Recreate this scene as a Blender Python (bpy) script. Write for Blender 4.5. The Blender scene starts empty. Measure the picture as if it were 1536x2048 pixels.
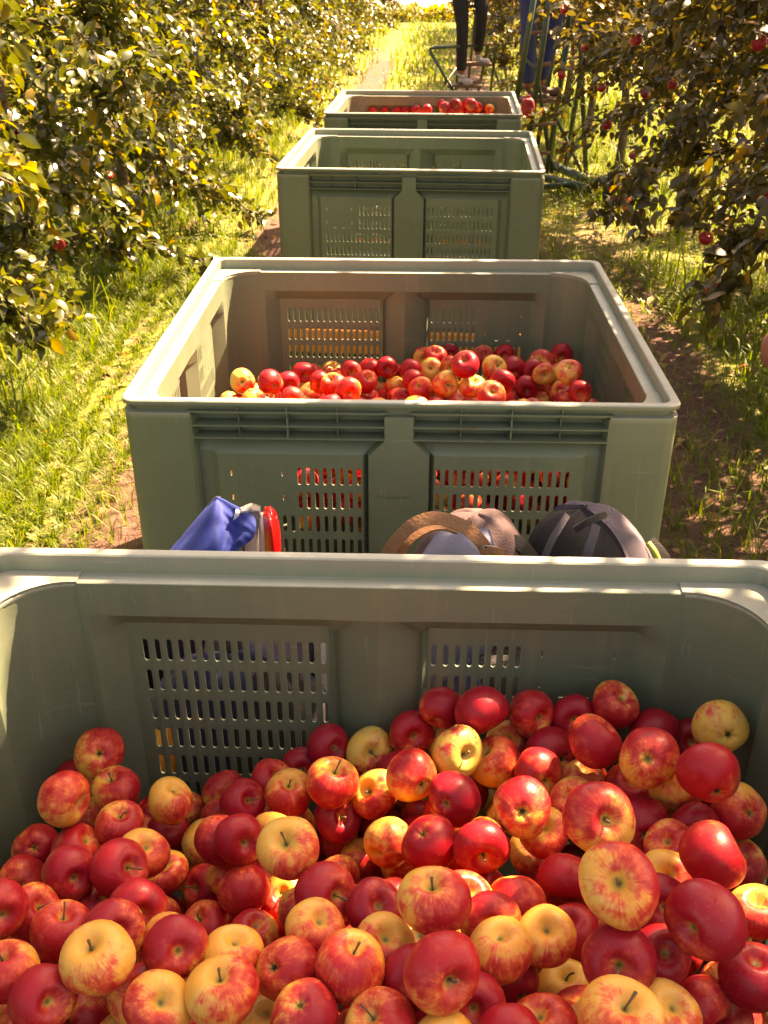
import bpy, math, random
import numpy as np
from mathutils import Vector, Matrix
rng = np.random.default_rng(7)
random.seed(7)
S = bpy.context.scene
COL = S.collection
PI = math.pi

# ------------------------------------------------------------------ camera
PITCH = math.radians(29.125)
FPX = 2011.0
CAM = Vector((0, 0, 1.72))
cd = bpy.data.cameras.new('camera')
cd.sensor_fit = 'VERTICAL'; cd.sensor_height = 24.0; cd.lens = FPX / 2048 * 24.0
cd.clip_start = 0.05; cd.clip_end = 1500
cd.dof.use_dof = True; cd.dof.focus_distance = 1.35; cd.dof.aperture_fstop = 13.0
cam = bpy.data.objects.new('camera', cd); COL.objects.link(cam)
cam.location = CAM; cam.rotation_euler = (math.radians(90) - PITCH, 0, 0)
S.camera = cam
def pix(x, y, Y):
    """world point at forward distance Y that the photograph shows at pixel (x, y)"""
    v = (y - 1024) / FPX; u = (x - 768) / FPX
    d = Vector((u, math.cos(PITCH) - v * math.sin(PITCH), -(math.sin(PITCH) + v * math.cos(PITCH))))
    return CAM + d * (Y / d.y)

# ------------------------------------------------------------------ light
SUN_EL = math.radians(50); SUN_AZ = math.radians(50)      # azimuth from +Y towards +X
w = bpy.data.worlds.new('World'); S.world = w; w.use_nodes = True
nt = w.node_tree
bg = nt.nodes['Background']
sky = nt.nodes.new('ShaderNodeTexSky'); sky.sky_type = 'NISHITA'; sky.sun_disc = False
sky.sun_elevation = SUN_EL; sky.sun_rotation = SUN_AZ; sky.dust_density = 3.0
nt.links.new(sky.outputs[0], bg.inputs[0]); bg.inputs[1].default_value = 0.075
sl = bpy.data.lights.new('sun', 'SUN'); sl.energy = 5.0; sl.angle = math.radians(0.55); sl.color = (1.0, 0.93, 0.86)
sun = bpy.data.objects.new('sun', sl); COL.objects.link(sun)
sdir = Vector((math.sin(SUN_AZ) * math.cos(SUN_EL), math.cos(SUN_AZ) * math.cos(SUN_EL), math.sin(SUN_EL)))
sun.rotation_euler = sdir.to_track_quat('Z', 'Y').to_euler()
vs = S.view_settings
vs.view_transform = 'Standard'; vs.look = 'None'; vs.gamma = 1.0; vs.use_curve_mapping = False
vs.exposure = 3.08
vs.use_white_balance = True; vs.white_balance_temperature = 13500; vs.white_balance_tint = 20

# ------------------------------------------------------------------ helpers
def mesh_obj(name, verts, faces, mat=None, parent=None, smooth=False, mats=None, midx=None):
    me = bpy.data.meshes.new(name)
    me.from_pydata([tuple(v) for v in verts], [], [tuple(f) for f in faces])
    if mat: me.materials.append(mat)
    if mats:
        for m in mats: me.materials.append(m)
        me.polygons.foreach_set('material_index', midx)
    if smooth: me.polygons.foreach_set('use_smooth', [True] * len(me.polygons))
    me.update()
    o = bpy.data.objects.new(name, me); COL.objects.link(o)
    if parent: o.parent = parent
    return o
def inst(name, me, parent=None, loc=None, rot=None, scale=None):
    o = bpy.data.objects.new(name, me); COL.objects.link(o)
    if parent: o.parent = parent
    if loc is not None: o.location = loc
    if rot is not None: o.rotation_euler = rot
    if scale is not None: o.scale = scale
    return o
def thing(name, label, cat, loc=(0, 0, 0), rz=0.0, group=None):
    o = bpy.data.objects.new(name, None); COL.objects.link(o)
    o.location = loc; o.rotation_euler = (0, 0, rz); o.empty_display_size = .1
    return tag(o, label, cat, group)
def tag(o, label, cat, group=None):
    o['label'] = label; o['category'] = cat
    if group: o['group'] = group
    return o
def bulk(name, V, Fc, mat, parent=None, smooth=False, n=3, attrs=None):
    """fast mesh from numpy arrays; Fc is (m, n) vertex indices"""
    me = bpy.data.meshes.new(name)
    V = np.asarray(V, dtype=np.float32); Fc = np.asarray(Fc, dtype=np.int32)
    me.vertices.add(len(V)); me.vertices.foreach_set('co', V.ravel())
    me.loops.add(Fc.size); me.loops.foreach_set('vertex_index', Fc.ravel())
    me.polygons.add(len(Fc)); me.polygons.foreach_set('loop_start', np.arange(0, Fc.size, n, dtype=np.int32))
    me.polygons.foreach_set('loop_total', np.full(len(Fc), n, dtype=np.int32))
    if smooth: me.polygons.foreach_set('use_smooth', np.ones(len(Fc), dtype=bool))
    me.update(calc_edges=True)
    for k, a in (attrs or {}).items():
        a = np.asarray(a, dtype=np.float32)
        if a.ndim == 2:
            at = me.attributes.new(k, 'FLOAT_VECTOR', 'POINT'); at.data.foreach_set('vector', a.ravel())
        else:
            at = me.attributes.new(k, 'FLOAT', 'POINT'); at.data.foreach_set('value', a.ravel())
    me.materials.append(mat)
    o = bpy.data.objects.new(name, me); COL.objects.link(o)
    if parent: o.parent = parent
    return o
def box_vf(cx, cy, cz, sx, sy, sz, b=0.0):
    """axis box, optionally chamfered in plan and section"""
    if b <= 0:
        v = [(cx + i * sx / 2, cy + j * sy / 2, cz + k * sz / 2) for k in (-1, 1) for j in (-1, 1) for i in (-1, 1)]
        return v, [(0, 2, 3, 1), (4, 5, 7, 6), (0, 1, 5, 4), (2, 6, 7, 3), (0, 4, 6, 2), (1, 3, 7, 5)]
    def ring(hx, hy, c, z):
        return [(cx - hx + c, cy - hy, z), (cx + hx - c, cy - hy, z), (cx + hx, cy - hy + c, z), (cx + hx, cy + hy - c, z),
                (cx + hx - c, cy + hy, z), (cx - hx + c, cy + hy, z), (cx - hx, cy + hy - c, z), (cx - hx, cy - hy + c, z)]
    hx, hy, hz = sx / 2, sy / 2, sz / 2
    v = ring(hx - b, hy - b, b, cz - hz) + ring(hx, hy, b, cz - hz + b) + ring(hx, hy, b, cz + hz - b) + ring(hx - b, hy - b, b, cz + hz)
    f = [tuple(range(7, -1, -1)), tuple(range(24, 32))]
    for r in range(3):
        for i in range(8): f.append((r * 8 + i, r * 8 + (i + 1) % 8, r * 8 + 8 + (i + 1) % 8, r * 8 + 8 + i))
    return v, f
def join_vf(parts):
    V, Fc = [], []
    for v, f in parts:
        n = len(V); V += list(v); Fc += [tuple(i + n for i in q) for q in f]
    return V, Fc
def smooth_path(pts, sub=6):
    """Catmull-Rom"""
    P = [Vector(p) for p in pts]
    if len(P) < 3: return P
    out = []
    for i in range(len(P) - 1):
        p0 = P[max(i - 1, 0)]; p1 = P[i]; p2 = P[i + 1]; p3 = P[min(i + 2, len(P) - 1)]
        for k in range(sub):
            t = k / sub
            out.append(.5 * ((2 * p1) + (p2 - p0) * t + (2 * p0 - 5 * p1 + 4 * p2 - p3) * t * t + (3 * p1 - p0 - 3 * p2 + p3) * t ** 3))
    out.append(P[-1]); return out
def tube_vf(pts, r, seg=8, flat=1.0, updir=None, cap=True):
    """tube along pts; r a number or list; flat squashes the section across the binormal"""
    P = [Vector(p) for p in pts]; n = len(P)
    R_ = r if isinstance(r, (list, tuple, np.ndarray)) else [r] * n
    V, Fc = [], []; up = Vector(updir) if updir is not None else None; last = None
    for i, p in enumerate(P):
        t = (P[min(i + 1, n - 1)] - P[max(i - 1, 0)]).normalized()
        if up is not None: a = up - t * up.dot(t)
        else:
            a = (last - t * last.dot(t)) if last is not None else t.orthogonal()
        if a.length < 1e-6: a = t.orthogonal()
        a.normalize(); last = a; b = t.cross(a)
        for k in range(seg):
            q = 2 * PI * k / seg
            V.append(p + a * (math.cos(q) * R_[i] * flat) + b * (math.sin(q) * R_[i]))
    for i in range(n - 1):
        for k in range(seg):
            Fc.append((i * seg + k, i * seg + (k + 1) % seg, (i + 1) * seg + (k + 1) % seg, (i + 1) * seg + k))
    if cap: Fc += [tuple(range(seg - 1, -1, -1)), tuple((n - 1) * seg + k for k in range(seg))]
    return V, Fc

# ------------------------------------------------------------------ materials
def new_mat(name):
    m = bpy.data.materials.new(name); m.use_nodes = True
    return m, m.node_tree, m.node_tree.nodes['Principled BSDF']
def N(t, typ, **kw):
    n = t.nodes.new(typ)
    for k, v in kw.items():
        if k in n.inputs.keys() and not hasattr(n, k): n.inputs[k].default_value = v
        else: setattr(n, k, v)
    return n
def inp(n, k, v):
    n.inputs[k].default_value = v; return n
def noise(t, vec, scale, detail=4, rough=.55, dist=0.0):
    n = t.nodes.new('ShaderNodeTexNoise'); n.inputs['Scale'].default_value = scale
    n.inputs['Detail'].default_value = detail; n.inputs['Roughness'].default_value = rough; n.inputs['Distortion'].default_value = dist
    if vec is not None: t.links.new(vec, n.inputs['Vector'])
    return n.outputs['Fac']
def ramp(t, fac, stops):
    n = t.nodes.new('ShaderNodeValToRGB'); cr = n.color_ramp
    while len(cr.elements) < len(stops): cr.elements.new(.5)
    for e, (p, c) in zip(cr.elements, stops):
        e.position = p; e.color = (*c, 1) if len(c) == 3 else c
    t.links.new(fac, n.inputs[0]); return n.outputs[0]
def mixc(t, fac, a, b, mode='MIX'):
    n = t.nodes.new('ShaderNodeMix'); n.data_type = 'RGBA'; n.blend_type = mode
    for sock, v in ((n.inputs[0], fac), (n.inputs[6], a), (n.inputs[7], b)):
        if hasattr(v, 'links'): t.links.new(v, sock)
        elif isinstance(v, (int, float)): sock.default_value = v
        else: sock.default_value = (*v, 1)
    return n.outputs[2]
def mth(t, op, a, b=None, c=None, clamp=False):
    n = t.nodes.new('ShaderNodeMath'); n.operation = op; n.use_clamp = clamp
    for i, v in enumerate((a, b, c)):
        if v is None: continue
        if hasattr(v, 'links'): t.links.new(v, n.inputs[i])
        else: n.inputs[i].default_value = v
    return n.outputs[0]
def sstep(t, x, lo, hi):
    n = t.nodes.new('ShaderNodeMapRange'); n.interpolation_type = 'SMOOTHSTEP'
    t.links.new(x, n.inputs['Value']); n.inputs['From Min'].default_value = lo; n.inputs['From Max'].default_value = hi
    return n.outputs['Result']
def bump(t, p, h, strength=.3, dist=.002):
    b = t.nodes.new('ShaderNodeBump'); b.inputs['Strength'].default_value = strength; b.inputs['Distance'].default_value = dist
    t.links.new(h, b.inputs['Height']); t.links.new(b.outputs[0], p.inputs['Normal'])
def objco(t): return t.nodes.new('ShaderNodeTexCoord').outputs['Object']
def vscale(t, vec, s):
    n = t.nodes.new('ShaderNodeVectorMath'); n.operation = 'MULTIPLY'; t.links.new(vec, n.inputs[0]); n.inputs[1].default_value = s
    return n.outputs[0]
def simple_mat(name, col, rough=.6, var=.25, scale=12, bmp=.2, bscale=60, metal=0, spec=.5, col2=None):
    m, t, p = new_mat(name); c = objco(t)
    d = tuple(x * (1 - var) for x in col) if col2 is None else col2
    t.links.new(ramp(t, noise(t, c, scale, 6), [(.3, d), (.7, col)]), p.inputs['Base Color'])
    p.inputs['Roughness'].default_value = rough; p.inputs['Metallic'].default_value = metal
    p.inputs['Specular IOR Level'].default_value = spec
    if bmp: bump(t, p, noise(t, c, bscale, 5), bmp, .003)
    return m

def bin_plastic():
    m, t, p = new_mat('green_bin_plastic'); geo = t.nodes.new('ShaderNodeNewGeometry').outputs['Position']
    oi = t.nodes.new('ShaderNodeObjectInfo')
    base = ramp(t, noise(t, geo, 2.3, 5, .6), [(.3, (.088, .116, .078)), (.7, (.122, .153, .102))])
    # dusty haze rubbed in vertically
    streak = noise(t, vscale(t, geo, (28, 28, 1.6)), 1.0, 4, .6)
    base = mixc(t, mth(t, 'MULTIPLY', sstep(t, streak, .5, .8), .45), base, (.185, .165, .11))
    # reddish soil and apple smears
    sm = sstep(t, noise(t, geo, 9.0, 3, .5, .4), .66, .76)
    sm2 = sstep(t, noise(t, geo, 2.1, 2), .45, .62)
    base = mixc(t, mth(t, 'MULTIPLY', mth(t, 'MULTIPLY', sm, sm2), .75), base, (.24, .095, .055))
    spk = sstep(t, noise(t, geo, 170.0, 2), .73, .78)
    base = mixc(t, mth(t, 'MULTIPLY', spk, .5), base, (.06, .035, .02))
    # fine pale scratches and dusty lower parts
    scr = noise(t, vscale(t, geo, (60, 60, 4)), 1.6, 3, .5, 1.2)
    scr2 = noise(t, vscale(t, geo, (9, 9, 120)), 1.0, 2, .5, .6)
    base = mixc(t, mth(t, 'MULTIPLY', mth(t, 'MAXIMUM', sstep(t, scr, .66, .72), sstep(t, scr2, .69, .74)), .28), base, (.24, .24, .19))
    dust = mth(t, 'MULTIPLY', sstep(t, noise(t, geo, 5.5, 6, .7), .48, .75), .45)
    base = mixc(t, dust, base, (.135, .142, .100))
    # worn pale rim and ledge tops, with their sunlit brightness put into the colour
    at = t.nodes.new('ShaderNodeAttribute'); at.attribute_name = 'sunlit_wear'
    wear = mth(t, 'MULTIPLY', at.outputs['Fac'], mth(t, 'ADD', .45, mth(t, 'MULTIPLY', noise(t, geo, 14, 4), .6)), clamp=True)
    base = mixc(t, wear, base, (.42, .42, .38))
    t.links.new(base, p.inputs['Base Color'])
    t.links.new(ramp(t, noise(t, geo, 40, 4), [(.3, (.42,) * 3), (.75, (.60,) * 3)]), p.inputs['Roughness'])
    p.inputs['Specular IOR Level'].default_value = .45
    bump(t, p, mth(t, 'ADD', noise(t, geo, 350, 3), mth(t, 'MULTIPLY', streak, .4)), .22, .0012)
    return m
def apple_mat(name, joined=False):
    m, t, p = new_mat(name)
    if joined:
        a = t.nodes.new('ShaderNodeAttribute'); a.attribute_name = 'apple_co'; co = a.outputs['Vector']
        b = t.nodes.new('ShaderNodeAttribute'); b.attribute_name = 'blush'; bl = b.outputs['Fac']
        b2 = t.nodes.new('ShaderNodeAttribute'); b2.attribute_name = 'tone'; tone = b2.outputs['Fac']
        b3 = t.nodes.new('ShaderNodeAttribute'); b3.attribute_name = 'seed'; rnd = b3.outputs['Fac']
    else:
        co = objco(t)
        vm = t.nodes.new('ShaderNodeVectorMath'); vm.operation = 'SCALE'; t.links.new(co, vm.inputs[0]); vm.inputs['Scale'].default_value = 1.0
        co = vm.outputs[0]
        b = t.nodes.new('ShaderNodeAttribute'); b.attribute_type = 'OBJECT'; b.attribute_name = 'blush'; bl = b.outputs['Fac']
        b2 = t.nodes.new('ShaderNodeAttribute'); b2.attribute_type = 'OBJECT'; b2.attribute_name = 'tone'; tone = b2.outputs['Fac']
        rnd = t.nodes.new('ShaderNodeObjectInfo').outputs['Random']
    # co: unit apple coordinates (radius about 1)
    off = t.nodes.new('ShaderNodeCombineXYZ'); t.links.new(mth(t, 'MULTIPLY', rnd, 57.0), off.inputs[0]); t.links.new(mth(t, 'MULTIPLY', rnd, 31.0), off.inputs[1])
    add = t.nodes.new('ShaderNodeVectorMath'); add.operation = 'ADD'; t.links.new(co, add.inputs[0]); t.links.new(off.outputs[0], add.inputs[1])
    nco = add.outputs[0]
    sx = t.nodes.new('ShaderNodeSeparateXYZ'); t.links.new(co, sx.inputs[0]); x, y, z = sx.outputs
    rad = mth(t, 'SQRT', mth(t, 'ADD', mth(t, 'ADD', mth(t, 'MULTIPLY', x, x), mth(t, 'MULTIPLY', y, y)), .0008))
    cx = t.nodes.new('ShaderNodeCombineXYZ')
    t.links.new(mth(t, 'DIVIDE', x, rad), cx.inputs[0]); t.links.new(mth(t, 'DIVIDE', y, rad), cx.inputs[1])
    t.links.new(mth(t, 'ADD', mth(t, 'MULTIPLY', z, .16), mth(t, 'MULTIPLY', rnd, 40)), cx.inputs[2])
    streak = noise(t, cx.outputs[0], 11.0, 5, .65, .15)
    streak2 = noise(t, cx.outputs[0], 42.0, 4, .7, .1)
    big = noise(t, nco, 1.15, 3, .5)
    mid = noise(t, nco, 3.2, 4, .6)
    # how red: side exposed to sun (+X of the apple), noise and streaks
    e = mth(t, 'ADD', mth(t, 'MULTIPLY', x, .60), mth(t, 'MULTIPLY', mth(t, 'SUBTRACT', bl, .52), 1.9))
    e = mth(t, 'ADD', e, mth(t, 'MULTIPLY', mth(t, 'SUBTRACT', big, .5), 2.0))
    e = mth(t, 'ADD', e, mth(t, 'MULTIPLY', mth(t, 'SUBTRACT', mid, .5), 1.7))
    e = mth(t, 'ADD', e, mth(t, 'MULTIPLY', mth(t, 'SUBTRACT', streak, .5), 1.0))
    e = mth(t, 'ADD', e, mth(t, 'MULTIPLY', mth(t, 'SUBTRACT', streak2, .5), .8))
    # stem and eye hollows stay pale
    e = mth(t, 'SUBTRACT', e, mth(t, 'MULTIPLY', sstep(t, rad, .34, .08), .45))
    red = sstep(t, e, -.85, .85)
    yel = mixc(t, tone, (.56, .37, .075), (.74, .27, .055))
    yel = mixc(t, sstep(t, big, .35, .7), yel, mixc(t, tone, (.46, .38, .11), (.68, .36, .10)))
    deep = mixc(t, tone, (.22, .006, .018), (.44, .014, .018))
    pink = mixc(t, tone, (.46, .045, .035), (.68, .095, .040))
    col = mixc(t, sstep(t, red, .0, .55), yel, pink)
    col = mixc(t, sstep(t, red, .35, 1.0), col, deep)
    col = mixc(t, mth(t, 'MULTIPLY', sstep(t, streak2, .52, .68), .35), col, mixc(t, .5, col, deep))
    hollow = mth(t, 'MULTIPLY', sstep(t, rad, .22, .05), sstep(t, mth(t, 'ABSOLUTE', z), .2, .5))
    col = mixc(t, mth(t, 'MULTIPLY', hollow, .75), col, (.21, .19, .035))
    rus = mth(t, 'MULTIPLY', sstep(t, rad, .12, .04), .8)
    col = mixc(t, rus, col, (.09, .05, .016))
    vor = t.nodes.new('ShaderNodeTexVoronoi'); vor.inputs['Scale'].default_value = 8.5; t.links.new(nco, vor.inputs['Vector'])
    dots = mth(t, 'MULTIPLY', sstep(t, vor.outputs['Distance'], .12, .05), sstep(t, noise(t, nco, 2.5, 1), .42, .55))
    col = mixc(t, mth(t, 'MULTIPLY', dots, .42), col, (.75, .42, .22))
    br = sstep(t, noise(t, nco, 5.5, 2, .5), .74, .78)
    col = mixc(t, mth(t, 'MULTIPLY', br, .5), col, (.17, .075, .02))
    t.links.new(col, p.inputs['Base Color'])
    t.links.new(ramp(t, noise(t, nco, 2.2, 4), [(.3, (.30,) * 3), (.75, (.46,) * 3)]), p.inputs['Roughness'])
    p.inputs['Specular IOR Level'].default_value = .26
    bump(t, p, mth(t, 'ADD', mid, mth(t, 'MULTIPLY', streak2, .15)), .10, .01)
    return m
def leaf_mat(name, dark, mid_, bright, yellow, transl=.45, rough=.33, gloss=.5):
    m, t, p = new_mat(name); geo = t.nodes.new('ShaderNodeNewGeometry')
    r = geo.outputs['Random Per Island']
    oi = t.nodes.new('ShaderNodeObjectInfo').outputs['Random']
    rr = mth(t, 'FRACT', mth(t, 'ADD', r, oi))
    col = ramp(t, rr, [(0.0, dark), (.50, mid_), (.86, bright), (.97, yellow)])
    col = mixc(t, .35, col, ramp(t, noise(t, objco(t), 30, 4), [(.3, dark), (.75, bright)]))
    t.links.new(col, p.inputs['Base Color']); p.inputs['Roughness'].default_value = rough
    p.inputs['Specular IOR Level'].default_value = gloss
    tr = t.nodes.new('ShaderNodeBsdfTranslucent')
    t.links.new(mixc(t, 1.0, col, (1.8, 1.75, .7), 'MULTIPLY'), tr.inputs['Color'])
    mx = t.nodes.new('ShaderNodeMixShader'); mx.inputs[0].default_value = transl
    t.links.new(p.outputs[0], mx.inputs[1]); t.links.new(tr.outputs[0], mx.inputs[2])
    t.links.new(mx.outputs[0], t.nodes['Material Output'].inputs['Surface'])
    return m
def bark_mat():
    m, t, p = new_mat('apple_bark'); c = objco(t)
    n1 = noise(t, vscale(t, c, (1, 1, .3)), 45, 6, .7)
    col = ramp(t, n1, [(.3, (.045, .028, .02)), (.6, (.12, .078, .055)), (.8, (.2, .15, .11))])
    t.links.new(col, p.inputs['Base Color']); p.inputs['Roughness'].default_value = .85
    bump(t, p, n1, .7, .01); return m
ROW = .05        # the rows run this slope towards +X
def ground_mat():
    m, t, p = new_mat('orchard_soil'); c = t.nodes.new('ShaderNodeNewGeometry').outputs['Position']
    sx = t.nodes.new('ShaderNodeSeparateXYZ'); t.links.new(c, sx.inputs[0])
    u = mth(t, 'SUBTRACT', sx.outputs[0], mth(t, 'MULTIPLY', sx.outputs[1], ROW))
    wob = mth(t, 'MULTIPLY', mth(t, 'SUBTRACT', noise(t, c, 1.3, 3), .5), .14)
    def track(off, wd):
        d = mth(t, 'ABSOLUTE', mth(t, 'ADD', mth(t, 'SUBTRACT', u, off), wob)); return sstep(t, d, wd, wd * .45)
    tr = mth(t, 'MAXIMUM', track(-1.0, .36), track(.50, .34))
    strip = mth(t, 'MULTIPLY', track(1.02, .42), sstep(t, sx.outputs[1], 9.0, 5.5))
    tr = mth(t, 'MAXIMUM', tr, strip)
    tr = mth(t, 'MULTIPLY', tr, sstep(t, sx.outputs[1], 24.0, 19.0))
    patch = mth(t, 'MULTIPLY', sstep(t, noise(t, c, 2.6, 4, .6), .50, .64), mth(t, 'MULTIPLY', sstep(t, sx.outputs[1], 24.0, 12.0), .7))
    soilf = mth(t, 'MAXIMUM', tr, patch)
    soil = ramp(t, noise(t, c, 22, 8, .7), [(.3, (.045, .018, .012)), (.55, (.105, .045, .032)), (.75, (.21, .105, .078))])
    gr = ramp(t, noise(t, c, 9, 7, .7), [(.3, (.055, .072, .012)), (.5, (.12, .135, .018)), (.72, (.24, .22, .03))])
    far = ramp(t, noise(t, c, .9, 6, .65), [(.35, (.085, .095, .010)), (.6, (.19, .165, .018)), (.75, (.28, .22, .04))])
    gr = mixc(t, sstep(t, sx.outputs[1], 8.0, 16.0), gr, far)
    col = mixc(t, soilf, gr, soil)
    t.links.new(col, p.inputs['Base Color']); p.inputs['Roughness'].default_value = .95
    bump(t, p, noise(t, c, 30, 8, .7), .8, .03); return m

M = {}
M['bin'] = bin_plastic()
M['apple'] = apple_mat('apple_skin'); M['apple_j'] = apple_mat('apple_skin_buried', True)
M['stem'] = simple_mat('apple_stem', (.16, .09, .035), .8, .5, 200)
M['calyx'] = simple_mat('apple_calyx', (.06, .035, .018), .9, .5, 300)
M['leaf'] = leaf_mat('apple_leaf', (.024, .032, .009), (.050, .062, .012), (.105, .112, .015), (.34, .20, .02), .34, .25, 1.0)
M['leafR'] = leaf_mat('apple_leaf_shaded_row', (.032, .024, .013), (.055, .044, .015), (.095, .082, .017), (.28, .14, .02), .34, .40, .45)  # darker, browner copy of apple_leaf with the row's shade in its colour
M['grass'] = leaf_mat('grass_blade', (.050, .090, .010), (.085, .130, .013), (.125, .165, .018), (.26, .22, .070), .42, .5, .4)
M['weed'] = leaf_mat('clover_leaf', (.055, .085, .015), (.09, .12, .02), (.13, .16, .03), (.22, .2, .06), .4, .5, .4)
M['dry'] = leaf_mat('dry_leaf', (.14, .06, .025), (.25, .12, .045), (.36, .22, .09), (.42, .30, .06), .2, .6, .4)
M['bark'] = bark_mat()
M['ground'] = ground_mat()

# ------------------------------------------------------------------ ground
def grid_plane(name, x0, x1, y0, y1, nx, ny, z, mat, amp=0.0):
    xs = np.linspace(x0, x1, nx); ys = np.linspace(y0, y1, ny); X, Y = np.meshgrid(xs, ys)
    Z = np.full_like(X, z) + amp * (np.sin(X * 2.1 + Y * .7) + np.sin(X * .9 - Y * 1.7 + 2) + .6 * np.sin(X * 5.3 + Y * 3.1)) / 3
    V = np.c_[X.ravel(), Y.ravel(), Z.ravel()]
    i = np.arange((ny - 1) * nx).reshape(ny - 1, nx)[:, :-1].ravel()
    o = bulk(name, V, np.c_[i, i + 1, i + nx + 1, i + nx], mat, n=4, smooth=True)
    o['kind'] = 'structure'; return o
grid_plane('ground', -60, 60, -20, 34, 160, 160, 0, M['ground'], .02)
M['field'] = simple_mat('dry_field', (.62, .55, .46), .95, .25, .3, 0)
grid_plane('field', -700, 700, 33.9, 900, 30, 30, -.03, M['field'], 0)
M['earth'] = simple_mat('far_earth', (.2, .18, .08), .95, .25, .3, 0)
grid_plane('terrain', -700, 700, -700, 33.95, 8, 8, -.12, M['earth'], 0)

def row_u(x, y): return x - ROW * y
def gnoise(x, y):
    return (np.sin(x * 3.1 + 1.3 * np.sin(y * 1.7)) + np.sin(y * 2.7 + 1.1 * np.sin(x * 2.3 + 1)) + np.sin((x + y) * 5.9) * .6 + np.sin((x - y * 1.3) * 9.1) * .4) / 3
def gz(x, y): return .02 * (np.sin(x * 2.1 + y * .7) + np.sin(x * .9 - y * 1.7 + 2) + .6 * np.sin(x * 5.3 + y * 3.1)) / 3
def cover_density(x, y):
    u = row_u(x, y)
    d = np.clip(.78 + .75 * gnoise(x, y), .04, 1)
    for o, wd, k in ((-1.0, .30, .95), (.50, .27, .9)): d *= 1 - np.where(y > 7.7, 1.0, k) * np.exp(-((u - o + .03 * np.sin(y * 1.9)) / wd) ** 2)
    near = np.clip((9 - y) / 4, 0, 1)
    d *= 1 - near * .72 * np.exp(-((u - 1.02) / .34) ** 2)
    d *= np.where((u > -.62) & (u < .70) & (y < 7.7), .25, 1)
    return d
def grass(name, n, x0, x1, y0, y1, hl, wid, mat, keep=None):
    x = rng.uniform(x0, x1, n) ; y = rng.uniform(y0, y1, n); x = x + ROW * y
    k = rng.random(n) < cover_density(x, y)
    if keep is not None: k &= keep(x, y)
    x, y = x[k], y[k]; n = len(x)
    # tufts: pull towards tuft centres
    gx = np.round(x / .11 + .3 * np.sin(y * 31)) * .11; gy = np.round(y / .11 + .3 * np.sin(x * 29)) * .11
    x = x * .55 + gx * .45; y = y * .55 + gy * .45
    tuft = .6 + .8 * np.abs(np.sin(gx * 91.7 + gy * 57.3))
    L = rng.uniform(hl[0], hl[1], n) * tuft * (1 + .3 * gnoise(x, y)); a = rng.uniform(0, 2 * PI, n)
    a = np.where(rng.random(n) < .5, np.arctan2(y - gy, x - gx), a)
    lean = rng.uniform(.15, 1.25, n); w_ = rng.uniform(wid[0], wid[1], n)
    dx, dy = np.cos(a), np.sin(a); px, py = -dy, dx
    z = gz(x, y)
    lv = [(0, 0, 1.0), (.45, .25, .9), (.8, .7, .6)]
    V = []
    for (s, b, ww) in lv:
        up = L * s * np.cos(lean * b); out = L * s * np.sin(lean * (b + .15))
        for sg in (-1, 1):
            V.append(np.c_[x + dx * out + px * w_ * ww * sg, y + dy * out + py * w_ * ww * sg, z + up])
    up = L * np.cos(lean) * .95; out = L * np.sin(lean) * 1.0
    V.append(np.c_[x + dx * out, y + dy * out, z + np.maximum(up, L * .12)])
    V = np.stack(V, 1).reshape(-1, 3)
    b = (np.arange(n) * 7)[:, None]
    tris = np.array([[0, 1, 3], [0, 3, 2], [2, 3, 5], [2, 5, 4], [4, 5, 6]])
    Fc = (b[:, :, None] + tris[None]).reshape(-1, 3)
    o = bulk(name, V, Fc, mat); o['kind'] = 'stuff'; return o
grass('grass', 150000, -3.2, -.55, 1.6, 6.5, (.030, .10), (.0012, .0026), M['grass'])
grass('grass', 70000, .45, 3.2, 1.6, 6.5, (.035, .12), (.0012, .0026), M['grass'])
grass('grass', 90000, -4.2, 5.0, 6.5, 14, (.045, .13), (.0020, .0042), M['grass'])
grass('grass', 52000, -5, 7, 14, 33, (.06, .15), (.005, .010), M['grass'])
grass('grass', 16000, -7, -1.6, 1.2, 14, (.12, .30), (.002, .005), M['grass'])
grass('grass', 16000, 1.2, 7, 1.2, 14, (.12, .30), (.002, .005), M['grass'])
def clover(name, n, x0, x1, y0, y1):
    x = rng.uniform(x0, x1, n); y = rng.uniform(y0, y1, n); x += ROW * y
    cl = np.sin(x * 4.1 + 2) + np.sin(y * 3.3 + x)
    k = (rng.random(n) < cover_density(x, y)) & (rng.random(n) < np.clip(.35 + .4 * cl, .05, 1))
    x, y = x[k], y[k]; n = len(x); z = gz(x, y) + rng.uniform(.015, .07, n)
    V = []; s = rng.uniform(.006, .013, n); a0 = rng.uniform(0, 2 * PI, n); tl = rng.uniform(-.5, .5, (n, 2))
    for j in range(3):
        a = a0 + j * 2.094
        for (r, da) in ((0, 0), (1, -.5), (1.35, 0), (1, .5)):
            ox = np.cos(a + da) * s * r; oy = np.sin(a + da) * s * r
            V.append(np.c_[x + ox, y + oy, z + ox * tl[:, 0] + oy * tl[:, 1]])
    V = np.stack(V, 1).reshape(-1, 3)
    b = (np.arange(n * 3) * 4)[:, None]
    o = bulk(name, V, b + np.array([[0, 1, 2, 3]]), M['weed'], n=4); o['kind'] = 'stuff'; return o
clover('clover', 26000, -3.0, -.6, 1.6, 9)
clover('clover', 22000, .5, 3.2, 1.6, 9)

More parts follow.
